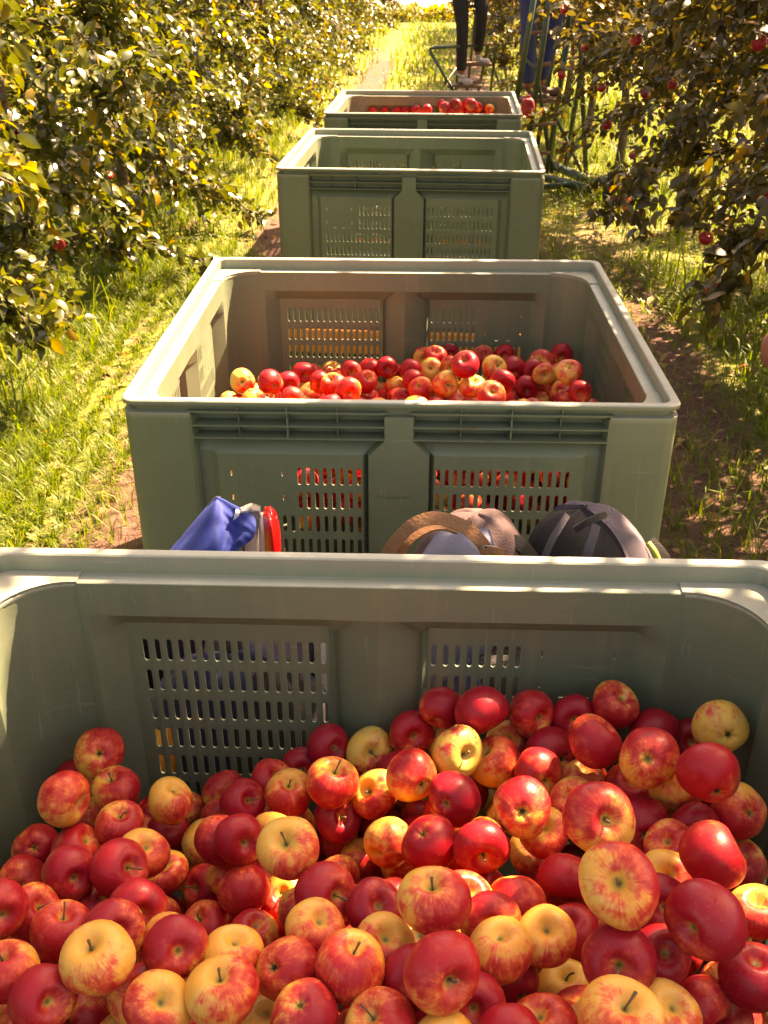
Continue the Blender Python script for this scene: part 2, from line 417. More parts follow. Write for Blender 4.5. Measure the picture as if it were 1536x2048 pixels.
# ------------------------------------------------------------------ leaves and trees
def leaf_template():
    # unit leaf along +x, normal +z, cupped and drooping
    pts = [(0, 0, 0)]
    for (x, hw, z) in ((.28, .23, .02), (.62, .25, -.03)):
        pts += [(x, -hw, z + .06), (x, 0, z), (x, hw, z + .06)]
    pts.append((1.0, 0, -.16))
    F3 = [(0, 1, 2), (0, 2, 3), (1, 4, 5), (1, 5, 2), (2, 5, 6), (2, 6, 3), (4, 7, 5), (5, 7, 6)]
    return np.array(pts), np.array(F3)
LT, LF = leaf_template()
def leaf_frames(d, up):
    d = d / np.linalg.norm(d, axis=1, keepdims=True)
    s = np.cross(up, d); s /= np.linalg.norm(s, axis=1, keepdims=True) + 1e-9
    return d, s, np.cross(d, s)
def leaves_mesh(P, d, s, n, L):
    V = P[:, None] + L[:, None, None] * (LT[None, :, 0:1] * d[:, None] + LT[None, :, 1:2] * s[:, None] + LT[None, :, 2:3] * n[:, None])
    k = len(P)
    Fc = (np.arange(k) * len(LT))[:, None, None] + LF[None]
    return V.reshape(-1, 3), Fc.reshape(-1, 3)
def one_leaf(name, mat, bend):
    V = [(0, 0, 0)]
    for (x, hw, z) in ((.10, .13, .01), (.30, .245, .0), (.55, .265, -.03), (.78, .175, -.08), (.92, .08, -.13)):
        w_ = .012 * math.sin(x * 17)
        V += [(x, -hw, z + .22 * hw + w_), (x, 0, z), (x, hw, z + .22 * hw - w_)]
    V.append((1.03, 0, -.19)); V = np.array(V); V[:, 2] -= bend * V[:, 0] ** 2; V[:, 1] *= 1 + .2 * bend
    LF = [(0, 1, 2), (0, 2, 3)] + [f for k in range(4) for a in [1 + 3 * k] for f in ((a, a + 3, a + 4, a + 1), (a + 1, a + 4, a + 5, a + 2))] + [(13, 16, 14), (14, 16, 15)]
    V = V.tolist()
    o = bpy.data.meshes.new(name); o.from_pydata([tuple(v) for v in V], [], [tuple(int(i) for i in f) for f in LF])
    o.materials.append(mat); o.polygons.foreach_set('use_smooth', [True] * len(o.polygons)); o.update(); return o
LEAF_M = {k: [one_leaf('leaf', M[k], b) for b in (-.1, .1, .35)] for k in ('leaf', 'leafR')}
def gen_tree(seed, H=3.0, reach=1.0, nl=5500, lo=.55, cutx=9, cutn=-9, leafL=(.06, .10)):
    """trunk and limbs as one tube mesh plus leaf frames. side: -1/+1 leans the crown's reach"""
    r = np.random.default_rng(seed); parts = []; limbs = []
    top = Vector((r.uniform(-.1, .1), r.uniform(-.1, .1), H * .93))
    tp = smooth_path([(0, 0, -.05), (r.uniform(-.05, .05), r.uniform(-.05, .05), .5), (r.uniform(-.09, .09), r.uniform(-.09, .09), 1.4), top], 5)
    parts_t = tube_vf(tp, [.042 * (1 - .75 * i / (len(tp) - 1)) + .004 for i in range(len(tp))], 9)
    tw = []          # twig polylines
    nb = 24
    for i in range(nb):
        h = lo + (H - lo - .15) * (i / (nb - 1)) ** .9
        base = tp[min(int(h / H * (len(tp) - 1)), len(tp) - 1)]; base = Vector((base.x, base.y, h))
        a = i * 2.4 + r.uniform(-.4, .4)
        shape = math.sin(min(1, (h - lo) / (H - lo) + .35) * PI) ** .5 if h > lo else .8
        ln = reach * (.62 + .4 * shape) * r.uniform(.8, 1.12) * (1 - .45 * max(0, (h / H - .6) / .4))
        d = Vector((math.cos(a), math.sin(a), 0))
        if h < 2.0 and d.x * ln < cutn + .12: ln = (cutn + .12) / d.x
        if d.x * ln > cutx - .1: ln = (cutx - .1) / d.x
        rise = r.uniform(.05, .4); droop = r.uniform(.15, .65)
        pts = [base, base + d * ln * .35 + Vector((0, 0, rise * ln * .6)), base + d * ln * .72 + Vector((r.uniform(-.08, .08), r.uniform(-.08, .08), rise * ln * .5 - droop * .12)),
               base + d * ln + Vector((r.uniform(-.1, .1), r.uniform(-.1, .1), rise * ln * .3 - droop * .5 * ln))]
        sp = smooth_path(pts, 4); limbs.append(tube_vf(sp, [.015 * (1 - .8 * j / (len(sp) - 1)) + .002 for j in range(len(sp))], 6))
        tw.append(sp)
        for k in range(7):
            q = sp[r.integers(2, len(sp))]; a2 = a + r.uniform(-1.6, 1.6); l2 = r.uniform(.18, .45) * reach
            d2 = Vector((math.cos(a2), math.sin(a2), r.uniform(-.5, .7)))
            e = q + d2 * l2 + Vector((0, 0, -.25 * l2 * r.random()))
            if e.z < 2.1 and (e.x < cutn or e.x > cutx): continue
            s2 = smooth_path([q, q + d2 * l2 * .5 + Vector((0, 0, .05)), e], 3)
            limbs.append(tube_vf(s2, [.005 * (1 - .7 * j / (len(s2) - 1)) + .0012 for j in range(len(s2))], 4)); tw.append(s2)
    # leaves along twigs
    ws = np.array([sum((t[i + 1] - t[i]).length for i in range(len(t) - 1)) for t in tw]); ws /= ws.sum()
    idx = r.choice(len(tw), nl, p=ws); P = np.zeros((nl, 3)); T = np.zeros((nl, 3))
    for j in range(nl):
        t = tw[idx[j]]; f_ = r.random() ** .8 * (len(t) - 1.001); a = int(f_); q = t[a].lerp(t[a + 1], f_ - a); P[j] = q; T[j] = (t[a + 1] - t[a]).normalized()
    out = P.copy(); out[:, 2] = 0; out /= np.linalg.norm(out, axis=1, keepdims=True) + 1e-6
    d = T * .5 + out * .35 + r.normal(0, .75, (nl, 3)); d[:, 2] -= .35
    P = P + r.normal(0, .035, (nl, 3))
    up = np.array([0, 0, 1.]) + r.normal(0, .55, (nl, 3))
    d, s, n_ = leaf_frames(d, up); L = r.uniform(leafL[0], leafL[1], nl)
    ok = (P[:, 2] > .12) & (P[:, 0] < cutx) & ((P[:, 0] > cutn) | (P[:, 2] > 2.1))
    return parts_t, join_vf(limbs), (P[ok], d[ok], s[ok], n_[ok], L[ok])
def frame_mat(P, d, s, n, L):
    return Matrix(((d[0] * L, s[0] * L, n[0] * L, P[0]), (d[1] * L, s[1] * L, n[1] * L, P[1]), (d[2] * L, s[2] * L, n[2] * L, P[2]), (0, 0, 0, 1)))
def plant_tree(loc, seed, label, group, matk, near=0, shared=None, rz=0.0, **kw):
    t = thing('apple_tree', label, 'tree', loc, rz, group)
    if shared is None:
        tr, lb, (P, d, s, n, L) = gen_tree(seed, **kw)
        a = mesh_obj('trunk', *tr, M['bark'], t, True); b = mesh_obj('branches', *lb, M['bark'], t, True)
        if near:
            c, s_ = math.cos(rz), math.sin(rz)
            Wp = np.c_[P[:, 0] * c - P[:, 1] * s_ + loc[0], P[:, 0] * s_ + P[:, 1] * c + loc[1], P[:, 2]]
            rel = Wp - np.array(CAM); dist = np.linalg.norm(rel, axis=1)
            dep = rel[:, 1] * math.cos(PITCH) - rel[:, 2] * math.sin(PITCH); dn = rel[:, 1] * -math.sin(PITCH) - rel[:, 2] * math.cos(PITCH)
            px = 768 + FPX * rel[:, 0] / np.maximum(dep, .1); py = 1024 + FPX * dn / np.maximum(dep, .1)
            vis = (dep > .3) & (px > -20) & (px < 1556) & (py > -20) & (py < 2060)
            order = np.argsort(np.where(vis, dist, 99)); pick = order[:near]; pick = pick[vis[pick]]
            for i in pick:
                o = inst('leaf', LEAF_M[matk][i % 3], t); o.matrix_local = frame_mat(P[i], d[i], s[i], n[i], L[i])
            m = np.ones(len(P), bool); m[pick] = False; P, d, s, n, L = P[m], d[m], s[m], n[m], L[m]
        V, Fc = leaves_mesh(P, d, s, n, L)
        f = bulk('foliage', V, Fc, M[matk], t, smooth=True); f['kind'] = 'stuff'
        return t, (a.data, b.data, f.data)
    for nm, me in zip(('trunk', 'branches', 'foliage'), shared):
        o = inst(nm, me, t)
        if nm == 'foliage': o['kind'] = 'stuff'
    return t, shared
ORD = ['first', 'second', 'third', 'fourth', 'fifth', 'sixth', 'seventh', 'eighth', 'ninth', 'tenth', 'eleventh', 'twelfth', 'thirteenth', 'fourteenth', 'fifteenth', 'sixteenth']
sharedL = []
for i in range(15):
    y = 1.55 + 1.87 * i; x = -2.12 + ROW * y + rng.uniform(-.06, .06)
    lab = '%s apple tree of the sunlit left row counted from the camera' % ORD[i]
    kw = dict(H=2.9 + .25 * rng.random(), reach=1.12, nl=(12000 if i == 0 else 19000) if i < 6 else 11000, lo=.20 if i > 1 else .5, cutx=(.55, .75)[i] if i < 2 else 1.0, leafL=(.040, .082))
    if i < 9:
        t, sh = plant_tree((x, y, 0), 100 + i, lab, 'apple trees of the left row', 'leaf', near=(300 if i < 5 else 0), **kw)
        if i >= 5: sharedL.append(sh)
    else:
        plant_tree((x, y, 0), 0, lab, 'apple trees of the left row', 'leaf', shared=sharedL[i % 4], rz=1.3 * i)
sharedR = []
RX = [1.72, 1.98, 1.98, 1.72, 1.55, 1.5, 1.5]
for i in range(15):
    y = [2.15, 3.75, 5.4][i] if i < 3 else 7.15 + 1.95 * (i - 3)
    x = (RX[i] if i < 7 else 1.5) + ROW * y + rng.uniform(-.05, .05) - (.0 if i else 0)
    lab = '%s apple tree of the shaded right row counted from the camera' % ORD[i]
    kw = dict(H=[5.2, 3.3, 2.8][i] if i < 3 else 2.6 + .25 * rng.random(), reach=[1.35, 1.42, 1.3][i] if i < 3 else (.90 if i < 6 else .9), nl=[17000, 25000, 21000][i] if i < 3 else 11000,  # first tree, out of view, is shaped tall to shade the nearest bin
              lo=[2.0, .34, .40][i] if i < 3 else .72, cutn=-1.32 if i < 3 else -9, leafL=(.05, .085) if i == 0 else (.040, .074))
    if i < 9:
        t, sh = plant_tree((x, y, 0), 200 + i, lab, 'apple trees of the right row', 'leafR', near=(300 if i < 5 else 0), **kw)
        if i >= 5: sharedR.append(sh)
    else:
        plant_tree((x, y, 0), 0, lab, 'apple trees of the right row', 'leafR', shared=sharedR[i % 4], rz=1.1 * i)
# a neighbouring row on either side closes the view between the trunks
def hedge_line(name, label, x0, x1, y0, y1, h, n, mat, cat, seedv):
    r = np.random.default_rng(seedv)
    P = np.c_[r.uniform(x0, x1, n), r.uniform(y0, y1, n), h * r.random(n) ** 1.3 * (.75 + .3 * np.sin(np.linspace(0, 1, n) * 0))]
    P[:, 2] *= .7 + .35 * np.abs(np.sin(P[:, 0] * 1.3) + .5 * np.sin(P[:, 0] * 3.7))
    d = r.normal(0, 1, (n, 3)); up = np.array([0, 0, 1.]) + r.normal(0, .7, (n, 3))
    d, s, n_ = leaf_frames(d, up)
    V, Fc = leaves_mesh(P, d, s, n_, r.uniform(.10, .22, n))
    o = bulk(name, V, Fc, mat, smooth=True); return tag(o, label, cat)
M['hedge'] = leaf_mat('hedge_leaf', (.06, .06, .015), (.13, .12, .02), (.22, .19, .03), (.38, .24, .06), .4, .5, .4)
hedge_line('hedge', 'low rough hedge crossing the far end of the grass alley', -9, 11, 31.0, 32.6, .52, 11000, M['hedge'], 'hedge', 5)
APPLES_NEAR = [
 (-0.4456, 1.0285, 0.6895, 0.0383, 'n', 0.9, 0.3, 0.45, 0.5, -0.7, 0.6, 'big orange apple with faint red cheek against the left end wall'),
 (-0.4105, 1.1399, 0.5975, 0.0368, 's', -0.4, -0.7, 0.6, 0.8, 0.3, 0.3, 'half yellow half crimson apple beside the big orange apple in the left corner'),
 (-0.4482, 1.1979, 0.6185, 0.0386, 'c', 0.0, 0.05, 0.6, 0.5, -0.5, 0.4, 'topmost apple at the left back corner with its dimple facing the camera'),
 (-0.53, 1.0886, 0.5277, 0.0343, 'c', -0.1, 0.0, 0.95, 0.3, 0.3, 0.2, 'dark shaded apple tucked against the left wall below the big orange one'),
 (-0.429, 0.9935, 0.6259, 0.0355, 'n', 0.7, -0.7, 0.75, -0.3, -0.6, 0.5, 'red apple with an orange blaze across its middle near the left wall'),
 (-0.3749, 1.0285, 0.6408, 0.0338, 's', 0.1, -0.7, 0.75, 0.5, 0.4, 0.3, 'red apple with yellow shoulder wedged below the left corner pair'),
 (-0.3943, 1.2337, 0.4529, 0.0328, 'n', 0.8, 0.6, 0.9, -0.4, 0.2, 0.1, 'dark red apple in front of a yellow one in the shaded back left hollow'),
 (-0.3205, 1.105, 0.6088, 0.0338, 'n', 0.3, -0.8, 0.3, 0.5, 0.5, 0.5, 'yellow apple peeping over a dark red one in the back left hollow'),
 (-0.3361, 1.1309, 0.5198, 0.0344, 'n', 0.2, -0.9, 0.85, 0.1, 0.0, 0.3, 'plain brownish red apple at the middle of the back left hollow'),
 (-0.2743, 1.0898, 0.5371, 0.0342, 'n', 0.7, -0.5, 0.3, 0.8, 0.2, 0.4, 'yellow apple with one red edge, right of the brownish red apple'),
 (-0.2259, 0.9842, 0.6574, 0.0338, 'n', 0.5, 0.3, 0.9, 0.1, 0.3, 0.1, 'dark apple half hidden behind the yellow one with a red edge'),
 (-0.2664, 1.2255, 0.5123, 0.0346, 'n', 0.6, 0.4, 0.5, 0.2, -0.5, 0.3, 'yellow apple striped pink standing against the back wall below the left slots'),
 (-0.216, 1.1224, 0.5874, 0.0358, 's', 0.5, -0.2, 0.95, -0.2, 0.1, 0.1, 'crimson apple with stem to the right, beside the pink striped one at the back wall'),
 (-0.1441, 1.1207, 0.607, 0.0363, 's', 0.0, -0.65, 0.5, 0.0, 0.7, 0.5, 'yellow topped apple with upright stem below the lowest left slots'),
 (-0.1761, 1.1749, 0.5833, 0.0338, 'n', 0.5, -0.5, 0.7, -0.3, 0.0, 0.4, 'reddish orange apple squeezed behind the yellow topped one at the back wall'),
 (-0.0761, 1.0951, 0.655, 0.0374, 's', 0.2, -0.8, 0.5, -0.2, 0.6, 0.6, 'orange apple with thin red streaks near the right end of the left slots'),
 (-0.0697, 1.092, 0.5851, 0.0352, 's', 0.3, -0.15, 0.9, -0.2, 0.2, 0.1, 'dark red apple with a pale star round its stem hollow'),
 (-0.0121, 1.1036, 0.6252, 0.0365, 's', -0.6, -0.2, 0.45, 0.4, 0.6, 0.5, 'peach coloured apple with its stem hollow on the left, at the middle of the heap'),
 (-0.1173, 0.8783, 0.758, 0.0381, 's', -0.15, -0.25, 0.3, 0.6, 0.8, 0.5, 'large yellow apple with open stem hollow, left of centre in nearest bin'),
 (-0.1523, 0.9857, 0.6631, 0.0338, 'n', -0.5, 0.2, 0.5, -0.5, 0.3, 0.6, 'orange apple hidden behind the large yellow one'),
 (-0.1916, 0.9486, 0.6979, 0.0338, 'n', 0.4, 0.3, 0.9, 0.0, 0.0, 0.2, 'small patch of red apple left of the large yellow one'),
 (-0.3346, 0.8885, 0.7098, 0.0359, 's', 0.65, -0.1, 0.9, -0.4, 0.0, 0.3, 'red apple with a narrow hollow on its right side, above the pale pink one'),
 (-0.3203, 0.9432, 0.675, 0.0338, 'n', 0.3, -0.5, 0.5, 0.2, 0.3, 0.6, 'orange shoulder of an apple behind a red one on the left slope'),
 (-0.3164, 1.01, 0.5612, 0.0338, 's', -0.1, -0.6, 0.45, 0.3, 0.5, 0.3, 'pale yellow and pink apple with small scar on the left slope'),
 (-0.2574, 0.9999, 0.5441, 0.0331, 's', -0.65, 0.0, 0.85, 0.3, -0.1, 0.3, 'red apple with hollow on its left, right of the pale pink one'),
 (-0.1844, 0.9118, 0.6445, 0.0348, 'n', 0.2, 1.0, 0.65, 0.1, -0.3, 0.4, 'tall orange apple with a wine red patch in its middle'),
 (-0.1398, 0.956, 0.5766, 0.0332, 's', -0.1, -0.3, 0.5, -0.3, 0.8, 0.3, 'small yellow apple with a thick cut stem pointing at the camera'),
 (-0.0705, 0.8237, 0.7401, 0.0369, 's', 0.62, 0.05, 0.85, -0.6, -0.2, 0.2, 'glossy dark red apple with yellow hollow on the right, left of centre'),
 (-0.0324, 1.0694, 0.5223, 0.0332, 'n', 0.1, -0.9, 0.45, 0.3, 0.5, 0.6, 'dull orange apple behind the glossy dark red one'),
 (-0.5091, 0.9886, 0.5726, 0.0339, 'c', -0.2, 0.3, 0.65, 0.2, -0.3, 0.5, 'orange red apple at the left edge under the left wall'),
 (-0.4304, 0.8358, 0.6921, 0.0349, 's', 0.55, -0.45, 0.8, -0.1, 0.0, 0.4, 'rosy apple with hollow at upper right near the left edge of photo'),
 (-0.4, 0.8929, 0.6978, 0.0338, 'n', 0.3, 0.3, 0.9, 0.0, 0.0, 0.2, 'shaded red apple between the rosy one and the plain round one'),
 (-0.3597, 0.8779, 0.649, 0.0346, 'n', 0.1, -0.9, 0.9, 0.0, -0.2, 0.3, 'plain round pinkish red apple on the left slope'),
 (-0.3765, 0.7882, 0.7194, 0.0351, 's', 0.1, -0.9, 0.8, 0.1, -0.2, 0.5, 'flat topped red apple with green base, lower left'),
 (-0.4509, 0.7982, 0.7458, 0.0338, 'n', 0.3, 0.3, 0.9, 0.0, 0.0, 0.4, 'sliver of red apple cut by the left edge of the photo'),
 (-0.3124, 0.9288, 0.5684, 0.0327, 'n', -0.4, -0.7, 0.85, -0.2, -0.2, 0.3, 'streaky dark red apple left of the striped orange one'),
 (-0.29, 0.8042, 0.7411, 0.0338, 'n', 0.2, 0.3, 0.85, 0.0, 0.0, 0.3, 'small bit of red apple between darker ones on the lower left'),
 (-0.2427, 0.7533, 0.7402, 0.0356, 'c', -0.65, 0.5, 0.6, 0.2, 0.7, 0.5, 'large apple with yellow crown and red flanks, lower left'),
 (-0.2348, 0.8934, 0.5986, 0.033, 's', -0.6, -0.5, 0.65, 0.4, 0.2, 0.6, 'striped orange apple behind the large yellow crowned one'),
 (-0.3007, 0.7479, 0.7714, 0.0338, 'n', 0.3, 0.0, 0.9, 0.0, 0.0, 0.2, 'shaded red apple under the plain round pinkish one'),
 (-0.2949, 0.6823, 0.8117, 0.0372, 's', -0.4, -0.55, 0.15, 0.1, 0.9, 0.6, 'biggest yellow orange apple of the lower left, its hollow at upper left'),
 (-0.4029, 0.6962, 0.7711, 0.0356, 's', -0.2, -0.9, 0.7, -0.3, 0.5, 0.5, 'apple with sun bleached yellow top at the left edge of photo'),
 (-0.3501, 0.6575, 0.7831, 0.0338, 'n', 0.3, 0.2, 0.9, 0.0, 0.0, 0.3, 'red apple in shade between two yellow ones at the bottom left'),
 (-0.2598, 0.689, 0.7409, 0.0343, 's', -0.4, 0.0, 0.65, 0.4, -0.5, 0.5, 'red apple with deep yellow stem hollow on its left, bottom row'),
 (-0.3844, 0.6889, 0.6971, 0.0328, 's', -0.4, -0.2, 0.75, 0.2, -0.2, 0.6, 'shiny orange red apple cut by the bottom edge, first from the left'),
 (-0.3671, 0.7832, 0.546, 0.03, 'n', 0.2, -0.9, 0.85, 0.0, 0.0, 0.4, 'red apple cut by the bottom edge, second from the left'),
 (-0.1649, 0.6577, 0.7927, 0.0362, 's', -0.15, -0.7, 0.35, 0.8, -0.1, 0.6, 'large golden apple with a standing stem and red right cheek, bottom row'),
 (-0.1654, 0.7195, 0.7666, 0.0338, 'n', 0.2, -0.9, 0.2, 0.3, 0.2, 0.6, 'pale orange crown showing behind the large golden apple'),
 (-0.2238, 0.7128, 0.7895, 0.0338, 'n', 0.2, 0.2, 0.9, 0.0, 0.0, 0.2, 'dark red apple in the gap left of the large golden one'),
 (-0.166, 0.8528, 0.6277, 0.033, 'n', 0.2, -0.8, 0.75, -0.1, -0.4, 0.4, 'rosy red apple with yellow right side, above the kidney shaped one'),
 (-0.104, 0.7019, 0.7677, 0.0348, 'c', -0.6, -0.1, 0.6, 0.6, 0.1, 0.5, 'kidney shaped orange apple with its eye on the left'),
 (-0.0776, 0.7593, 0.7576, 0.0338, 'n', 0.3, -0.6, 0.45, 0.2, 0.2, 0.6, 'orange apple behind the kidney shaped one'),
 (-0.0348, 0.6854, 0.7936, 0.0365, 's', 0.2, -0.85, 0.6, -0.3, 0.5, 0.6, 'large red striped golden apple at bottom centre'),
 (0.0076, 0.8759, 0.6603, 0.0344, 'n', 0.3, 0.6, 0.6, -0.2, -0.3, 0.5, 'orange red apple right of the glossy dark red one with yellow hollow'),
 (-0.08, 0.6369, 0.788, 0.0338, 'c', -0.2, -0.4, 0.8, 0.2, 0.2, 0.2, 'shaded purple red apple under the large striped golden one'),
 (-0.1281, 0.684, 0.6947, 0.0327, 'n', 0.0, -0.9, 0.15, 0.3, 0.6, 0.6, 'pale yellow apple bleached by sun at the bottom edge'),
 (-0.0757, 0.7405, 0.6044, 0.0308, 'n', -0.2, -0.8, 0.85, 0.0, 0.0, 0.4, 'pinkish red apple at the bottom edge, right of the pale yellow one'),
 (-0.002, 0.6253, 0.7839, 0.0359, 's', -0.5, -0.5, 0.6, 0.3, 0.2, 0.6, 'orange red apple with hollow at upper left, bottom edge at centre'),
 (-0.265, 0.7555, 0.5759, 0.0303, 'n', 0.2, -0.8, 0.9, 0.0, 0.0, 0.3, 'deep red apple at the bottom edge between two golden ones'),
 (-0.2298, 0.6486, 0.784, 0.0338, 'n', 0.2, -0.2, 0.4, 0.0, 0.0, 0.5, 'small orange patch of apple between the bottom row ones'),
 (-0.0104, 0.7956, 0.7479, 0.0338, 'n', 0.2, -0.2, 0.95, 0.0, 0.0, 0.1, 'dark apple in the gap right of the glossy dark red one'),
 (0.0965, 1.0253, 0.6927, 0.0375, 'c', -0.35, 0.2, 0.98, 0.2, -0.2, 0.1, 'darkest crimson apple with its eye turned left, upper middle'),
 (0.1803, 0.957, 0.7463, 0.0384, 'c', 0.0, 0.2, 0.65, 0.2, -0.8, 0.4, 'apple with a red ring round its yellow centre and eye'),
 (0.2259, 1.1012, 0.6694, 0.0366, 'n', 0.4, 0.5, 0.6, -0.1, -0.6, 0.4, 'apple with red crown and amber base, right of the yellow pair'),
 (0.2485, 0.8466, 0.841, 0.0412, 's', 0.35, 0.05, 0.6, -0.2, -0.8, 0.5, 'large apple with a white sun flash beside its hollow'),
 (0.2712, 1.05, 0.6645, 0.0338, 'n', -0.3, -0.2, 0.6, -0.1, 0.2, 0.6, 'orange red apple behind the one with the white sun flash'),
 (0.3549, 1.0813, 0.6584, 0.0338, 'n', 0.2, -0.4, 0.9, 0.0, 0.0, 0.4, 'bright red apple top behind the sun flashed one'),
 (0.4059, 1.0329, 0.7031, 0.0375, 'c', 0.4, 0.6, 0.4, 0.6, -0.4, 0.5, 'pale yellow apple with pink streaks and its eye at lower right'),
 (0.4175, 0.9655, 0.799, 0.0405, 'c', 0.3, 0.7, 0.85, -0.1, -0.3, 0.4, 'big dusky red apple near the right back corner'),
 (0.4777, 0.9859, 0.7097, 0.037, 'c', 0.45, 0.1, 0.75, -0.2, 0.5, 0.4, 'yellow shouldered red apple near the right wall'),
 (0.3494, 0.9816, 0.6894, 0.0358, 'c', 0.1, 0.4, 0.95, 0.2, -0.2, 0.1, 'shadowed wine red apple right of the sun flashed one'),
 (0.4137, 0.9655, 0.6991, 0.0338, 'n', 0.2, 0.3, 0.95, 0.0, 0.0, 0.1, 'dark red apple in the gap under the pale yellow streaked one'),
 (0.0596, 0.9505, 0.6902, 0.0364, 'c', -0.4, -0.45, 0.95, 0.2, 0.3, 0.3, 'oval rosy crimson apple with its eye at upper left, centre'),
 (0.007, 0.9984, 0.6392, 0.0355, 'n', -0.5, 0.6, 0.5, 0.2, 0.6, 0.5, 'amber apple with red base, left of the oval crimson one'),
 (0.1257, 0.9232, 0.7125, 0.0368, 's', 0.1, 0.6, 0.85, 0.2, -0.5, 0.3, 'shiny red apple with its hollow facing down, centre'),
 (0.0402, 1.0764, 0.6865, 0.038, 'c', 0.45, 0.4, 0.5, 0.1, -0.7, 0.5, 'golden apple rimmed with red, its eye at lower right'),
 (0.1679, 1.1403, 0.6536, 0.0377, 'n', -0.6, -0.6, 0.4, 0.4, -0.5, 0.6, 'apricot apple with pink streaks in front of a green yellow one'),
 (0.1076, 1.1233, 0.6889, 0.0384, 's', 0.55, 0.2, 0.1, 0.0, -0.8, 0.1, 'greenish yellow apple with one red fleck, next to the apricot one'),
 (0.1478, 1.184, 0.717, 0.0401, 'n', 0.5, 0.8, 0.9, 0.0, -0.4, 0.2, 'big red apple on top of the heap at the right slots'),
 (0.0899, 1.22, 0.6921, 0.0338, 'n', -0.2, 0.8, 0.85, 0.1, 0.3, 0.1, 'dark apple behind the topmost big red one'),
 (0.0437, 1.2164, 0.6442, 0.0362, 'n', 0.2, 0.3, 0.85, 0.1, 0.0, 0.3, "dull red apple left of the heap's top, against the back wall"),
 (0.1034, 1.2143, 0.6168, 0.0338, 'n', 0.1, -0.5, 0.3, 0.2, 0.2, 0.4, 'amber apple squeezed beside the greenish yellow one'),
 (0.227, 1.212, 0.6879, 0.0364, 'n', 0.6, 0.3, 0.65, 0.1, -0.7, 0.3, "red capped yellow apple right of the heap's top"),
 (0.294, 1.2114, 0.682, 0.0338, 'n', 0.1, 0.3, 0.95, 0.0, 0.0, 0.1, 'dark purple apple in the shade at the back wall'),
 (0.3557, 1.2088, 0.7062, 0.0361, 'n', 0.5, -0.5, 0.6, -0.3, 0.5, 0.3, 'apple split yellow and maroon standing highest on the right'),
 (0.4154, 1.1905, 0.668, 0.0378, 'n', 0.4, 0.5, 0.9, 0.0, -0.2, 0.1, 'round dull red apple behind the one with the central eye, right'),
 (0.4903, 1.1273, 0.7333, 0.0393, 'c', 0.35, 0.35, 0.15, -0.3, -0.4, 0.1, 'pale green yellow apple in the right back corner'),
 (0.3024, 1.0988, 0.7312, 0.0394, 'n', 0.7, -0.7, 0.85, 0.1, 0.4, 0.3, 'red apple with a pointed left side below the split yellow and maroon one'),
 (0.3586, 1.0269, 0.7675, 0.0399, 'c', -0.05, 0.05, 0.65, 0.3, -0.7, 0.3, 'apple with its eye dead centre in a green yellow patch'),
 (0.2557, 1.1614, 0.6536, 0.0381, 'c', 0.5, 0.35, 0.9, -0.2, -0.4, 0.1, 'dark red apple with hollow at right, under the red capped one'),
 (0.1957, 1.2113, 0.6295, 0.0338, 'n', 0.1, -0.2, 0.5, 0.2, 0.2, 0.6, 'orange apple under the topmost big red one'),
 (0.2967, 1.1072, 0.6471, 0.0338, 'n', 0.1, -0.8, 0.45, 0.1, 0.2, 0.6, 'orange apple between the red ones at the right middle'),
 (0.4793, 1.2011, 0.6436, 0.0338, 'n', 0.1, 0.2, 0.95, 0.0, 0.0, 0.1, 'dark red apple left of the pale green corner one'),
 (0.5177, 1.1954, 0.5765, 0.035, 'n', -0.3, 0.1, 0.75, 0.2, -0.3, 0.5, 'orange red apple at the right edge of the photo, upper one'),
 (0.2093, 1.0001, 0.6128, 0.0344, 's', 0.1, -0.4, 0.35, 0.3, 0.5, 0.2, 'green tinged apple with a leaf lying by its stem'),
 (0.2138, 0.9714, 0.687, 0.0338, 'n', 0.1, -0.3, 0.4, 0.2, 0.2, 0.5, 'amber apple hidden above the one with the leaf'),
 (0.2289, 0.878, 0.7045, 0.0357, 'n', 0.0, 0.9, 0.9, -0.2, 0.0, 0.4, 'red apple left of the biggest golden one'),
 (0.2429, 0.7203, 0.8784, 0.0413, 's', -0.02, -0.03, 0.5, 0.7, -0.2, 0.6, 'biggest apple of the bin, golden with red right side and open stem hollow'),
 (0.3682, 0.9219, 0.7135, 0.0338, 'n', -0.2, -0.4, 0.7, 0.2, 0.2, 0.5, 'orange red apple behind the striped round one, right'),
 (0.3786, 0.8195, 0.8102, 0.0392, 'n', 0.9, -0.4, 0.75, -0.3, 0.0, 0.5, 'big round orange apple covered in red stripes, right side'),
 (0.5068, 1.016, 0.5708, 0.0331, 's', -0.1, -0.5, 0.15, 0.2, 0.7, 0.3, 'rough pale apple with a brown russet hollow at the right edge'),
 (0.3453, 0.8579, 0.7273, 0.0338, 'n', 0.2, -0.2, 0.5, 0.2, 0.2, 0.4, 'brownish orange apple behind the biggest golden one'),
 (0.3221, 0.8021, 0.7507, 0.0338, 'n', 0.2, 0.2, 0.9, 0.0, 0.0, 0.1, 'shaded apple below right of the biggest golden one'),
 (0.3308, 0.6989, 0.8519, 0.0396, 'n', -0.6, 0.4, 0.85, 0.2, -0.4, 0.2, 'very large wine red apple with a small amber window, right'),
 (0.4283, 0.7868, 0.7538, 0.0338, 'n', 0.1, -0.8, 0.5, 0.2, 0.4, 0.6, 'orange apple behind the very large wine red one at the right edge'),
 (0.3942, 0.6976, 0.7619, 0.0353, 'n', 0.2, -0.8, 0.98, 0.1, -0.2, 0.1, 'dull crimson apple in the lower right corner'),
 (0.0544, 0.7425, 0.8256, 0.0388, 's', -0.15, -0.75, 0.5, 0.7, 0.6, 0.5, 'large apple half gold half blood red just right of centre'),
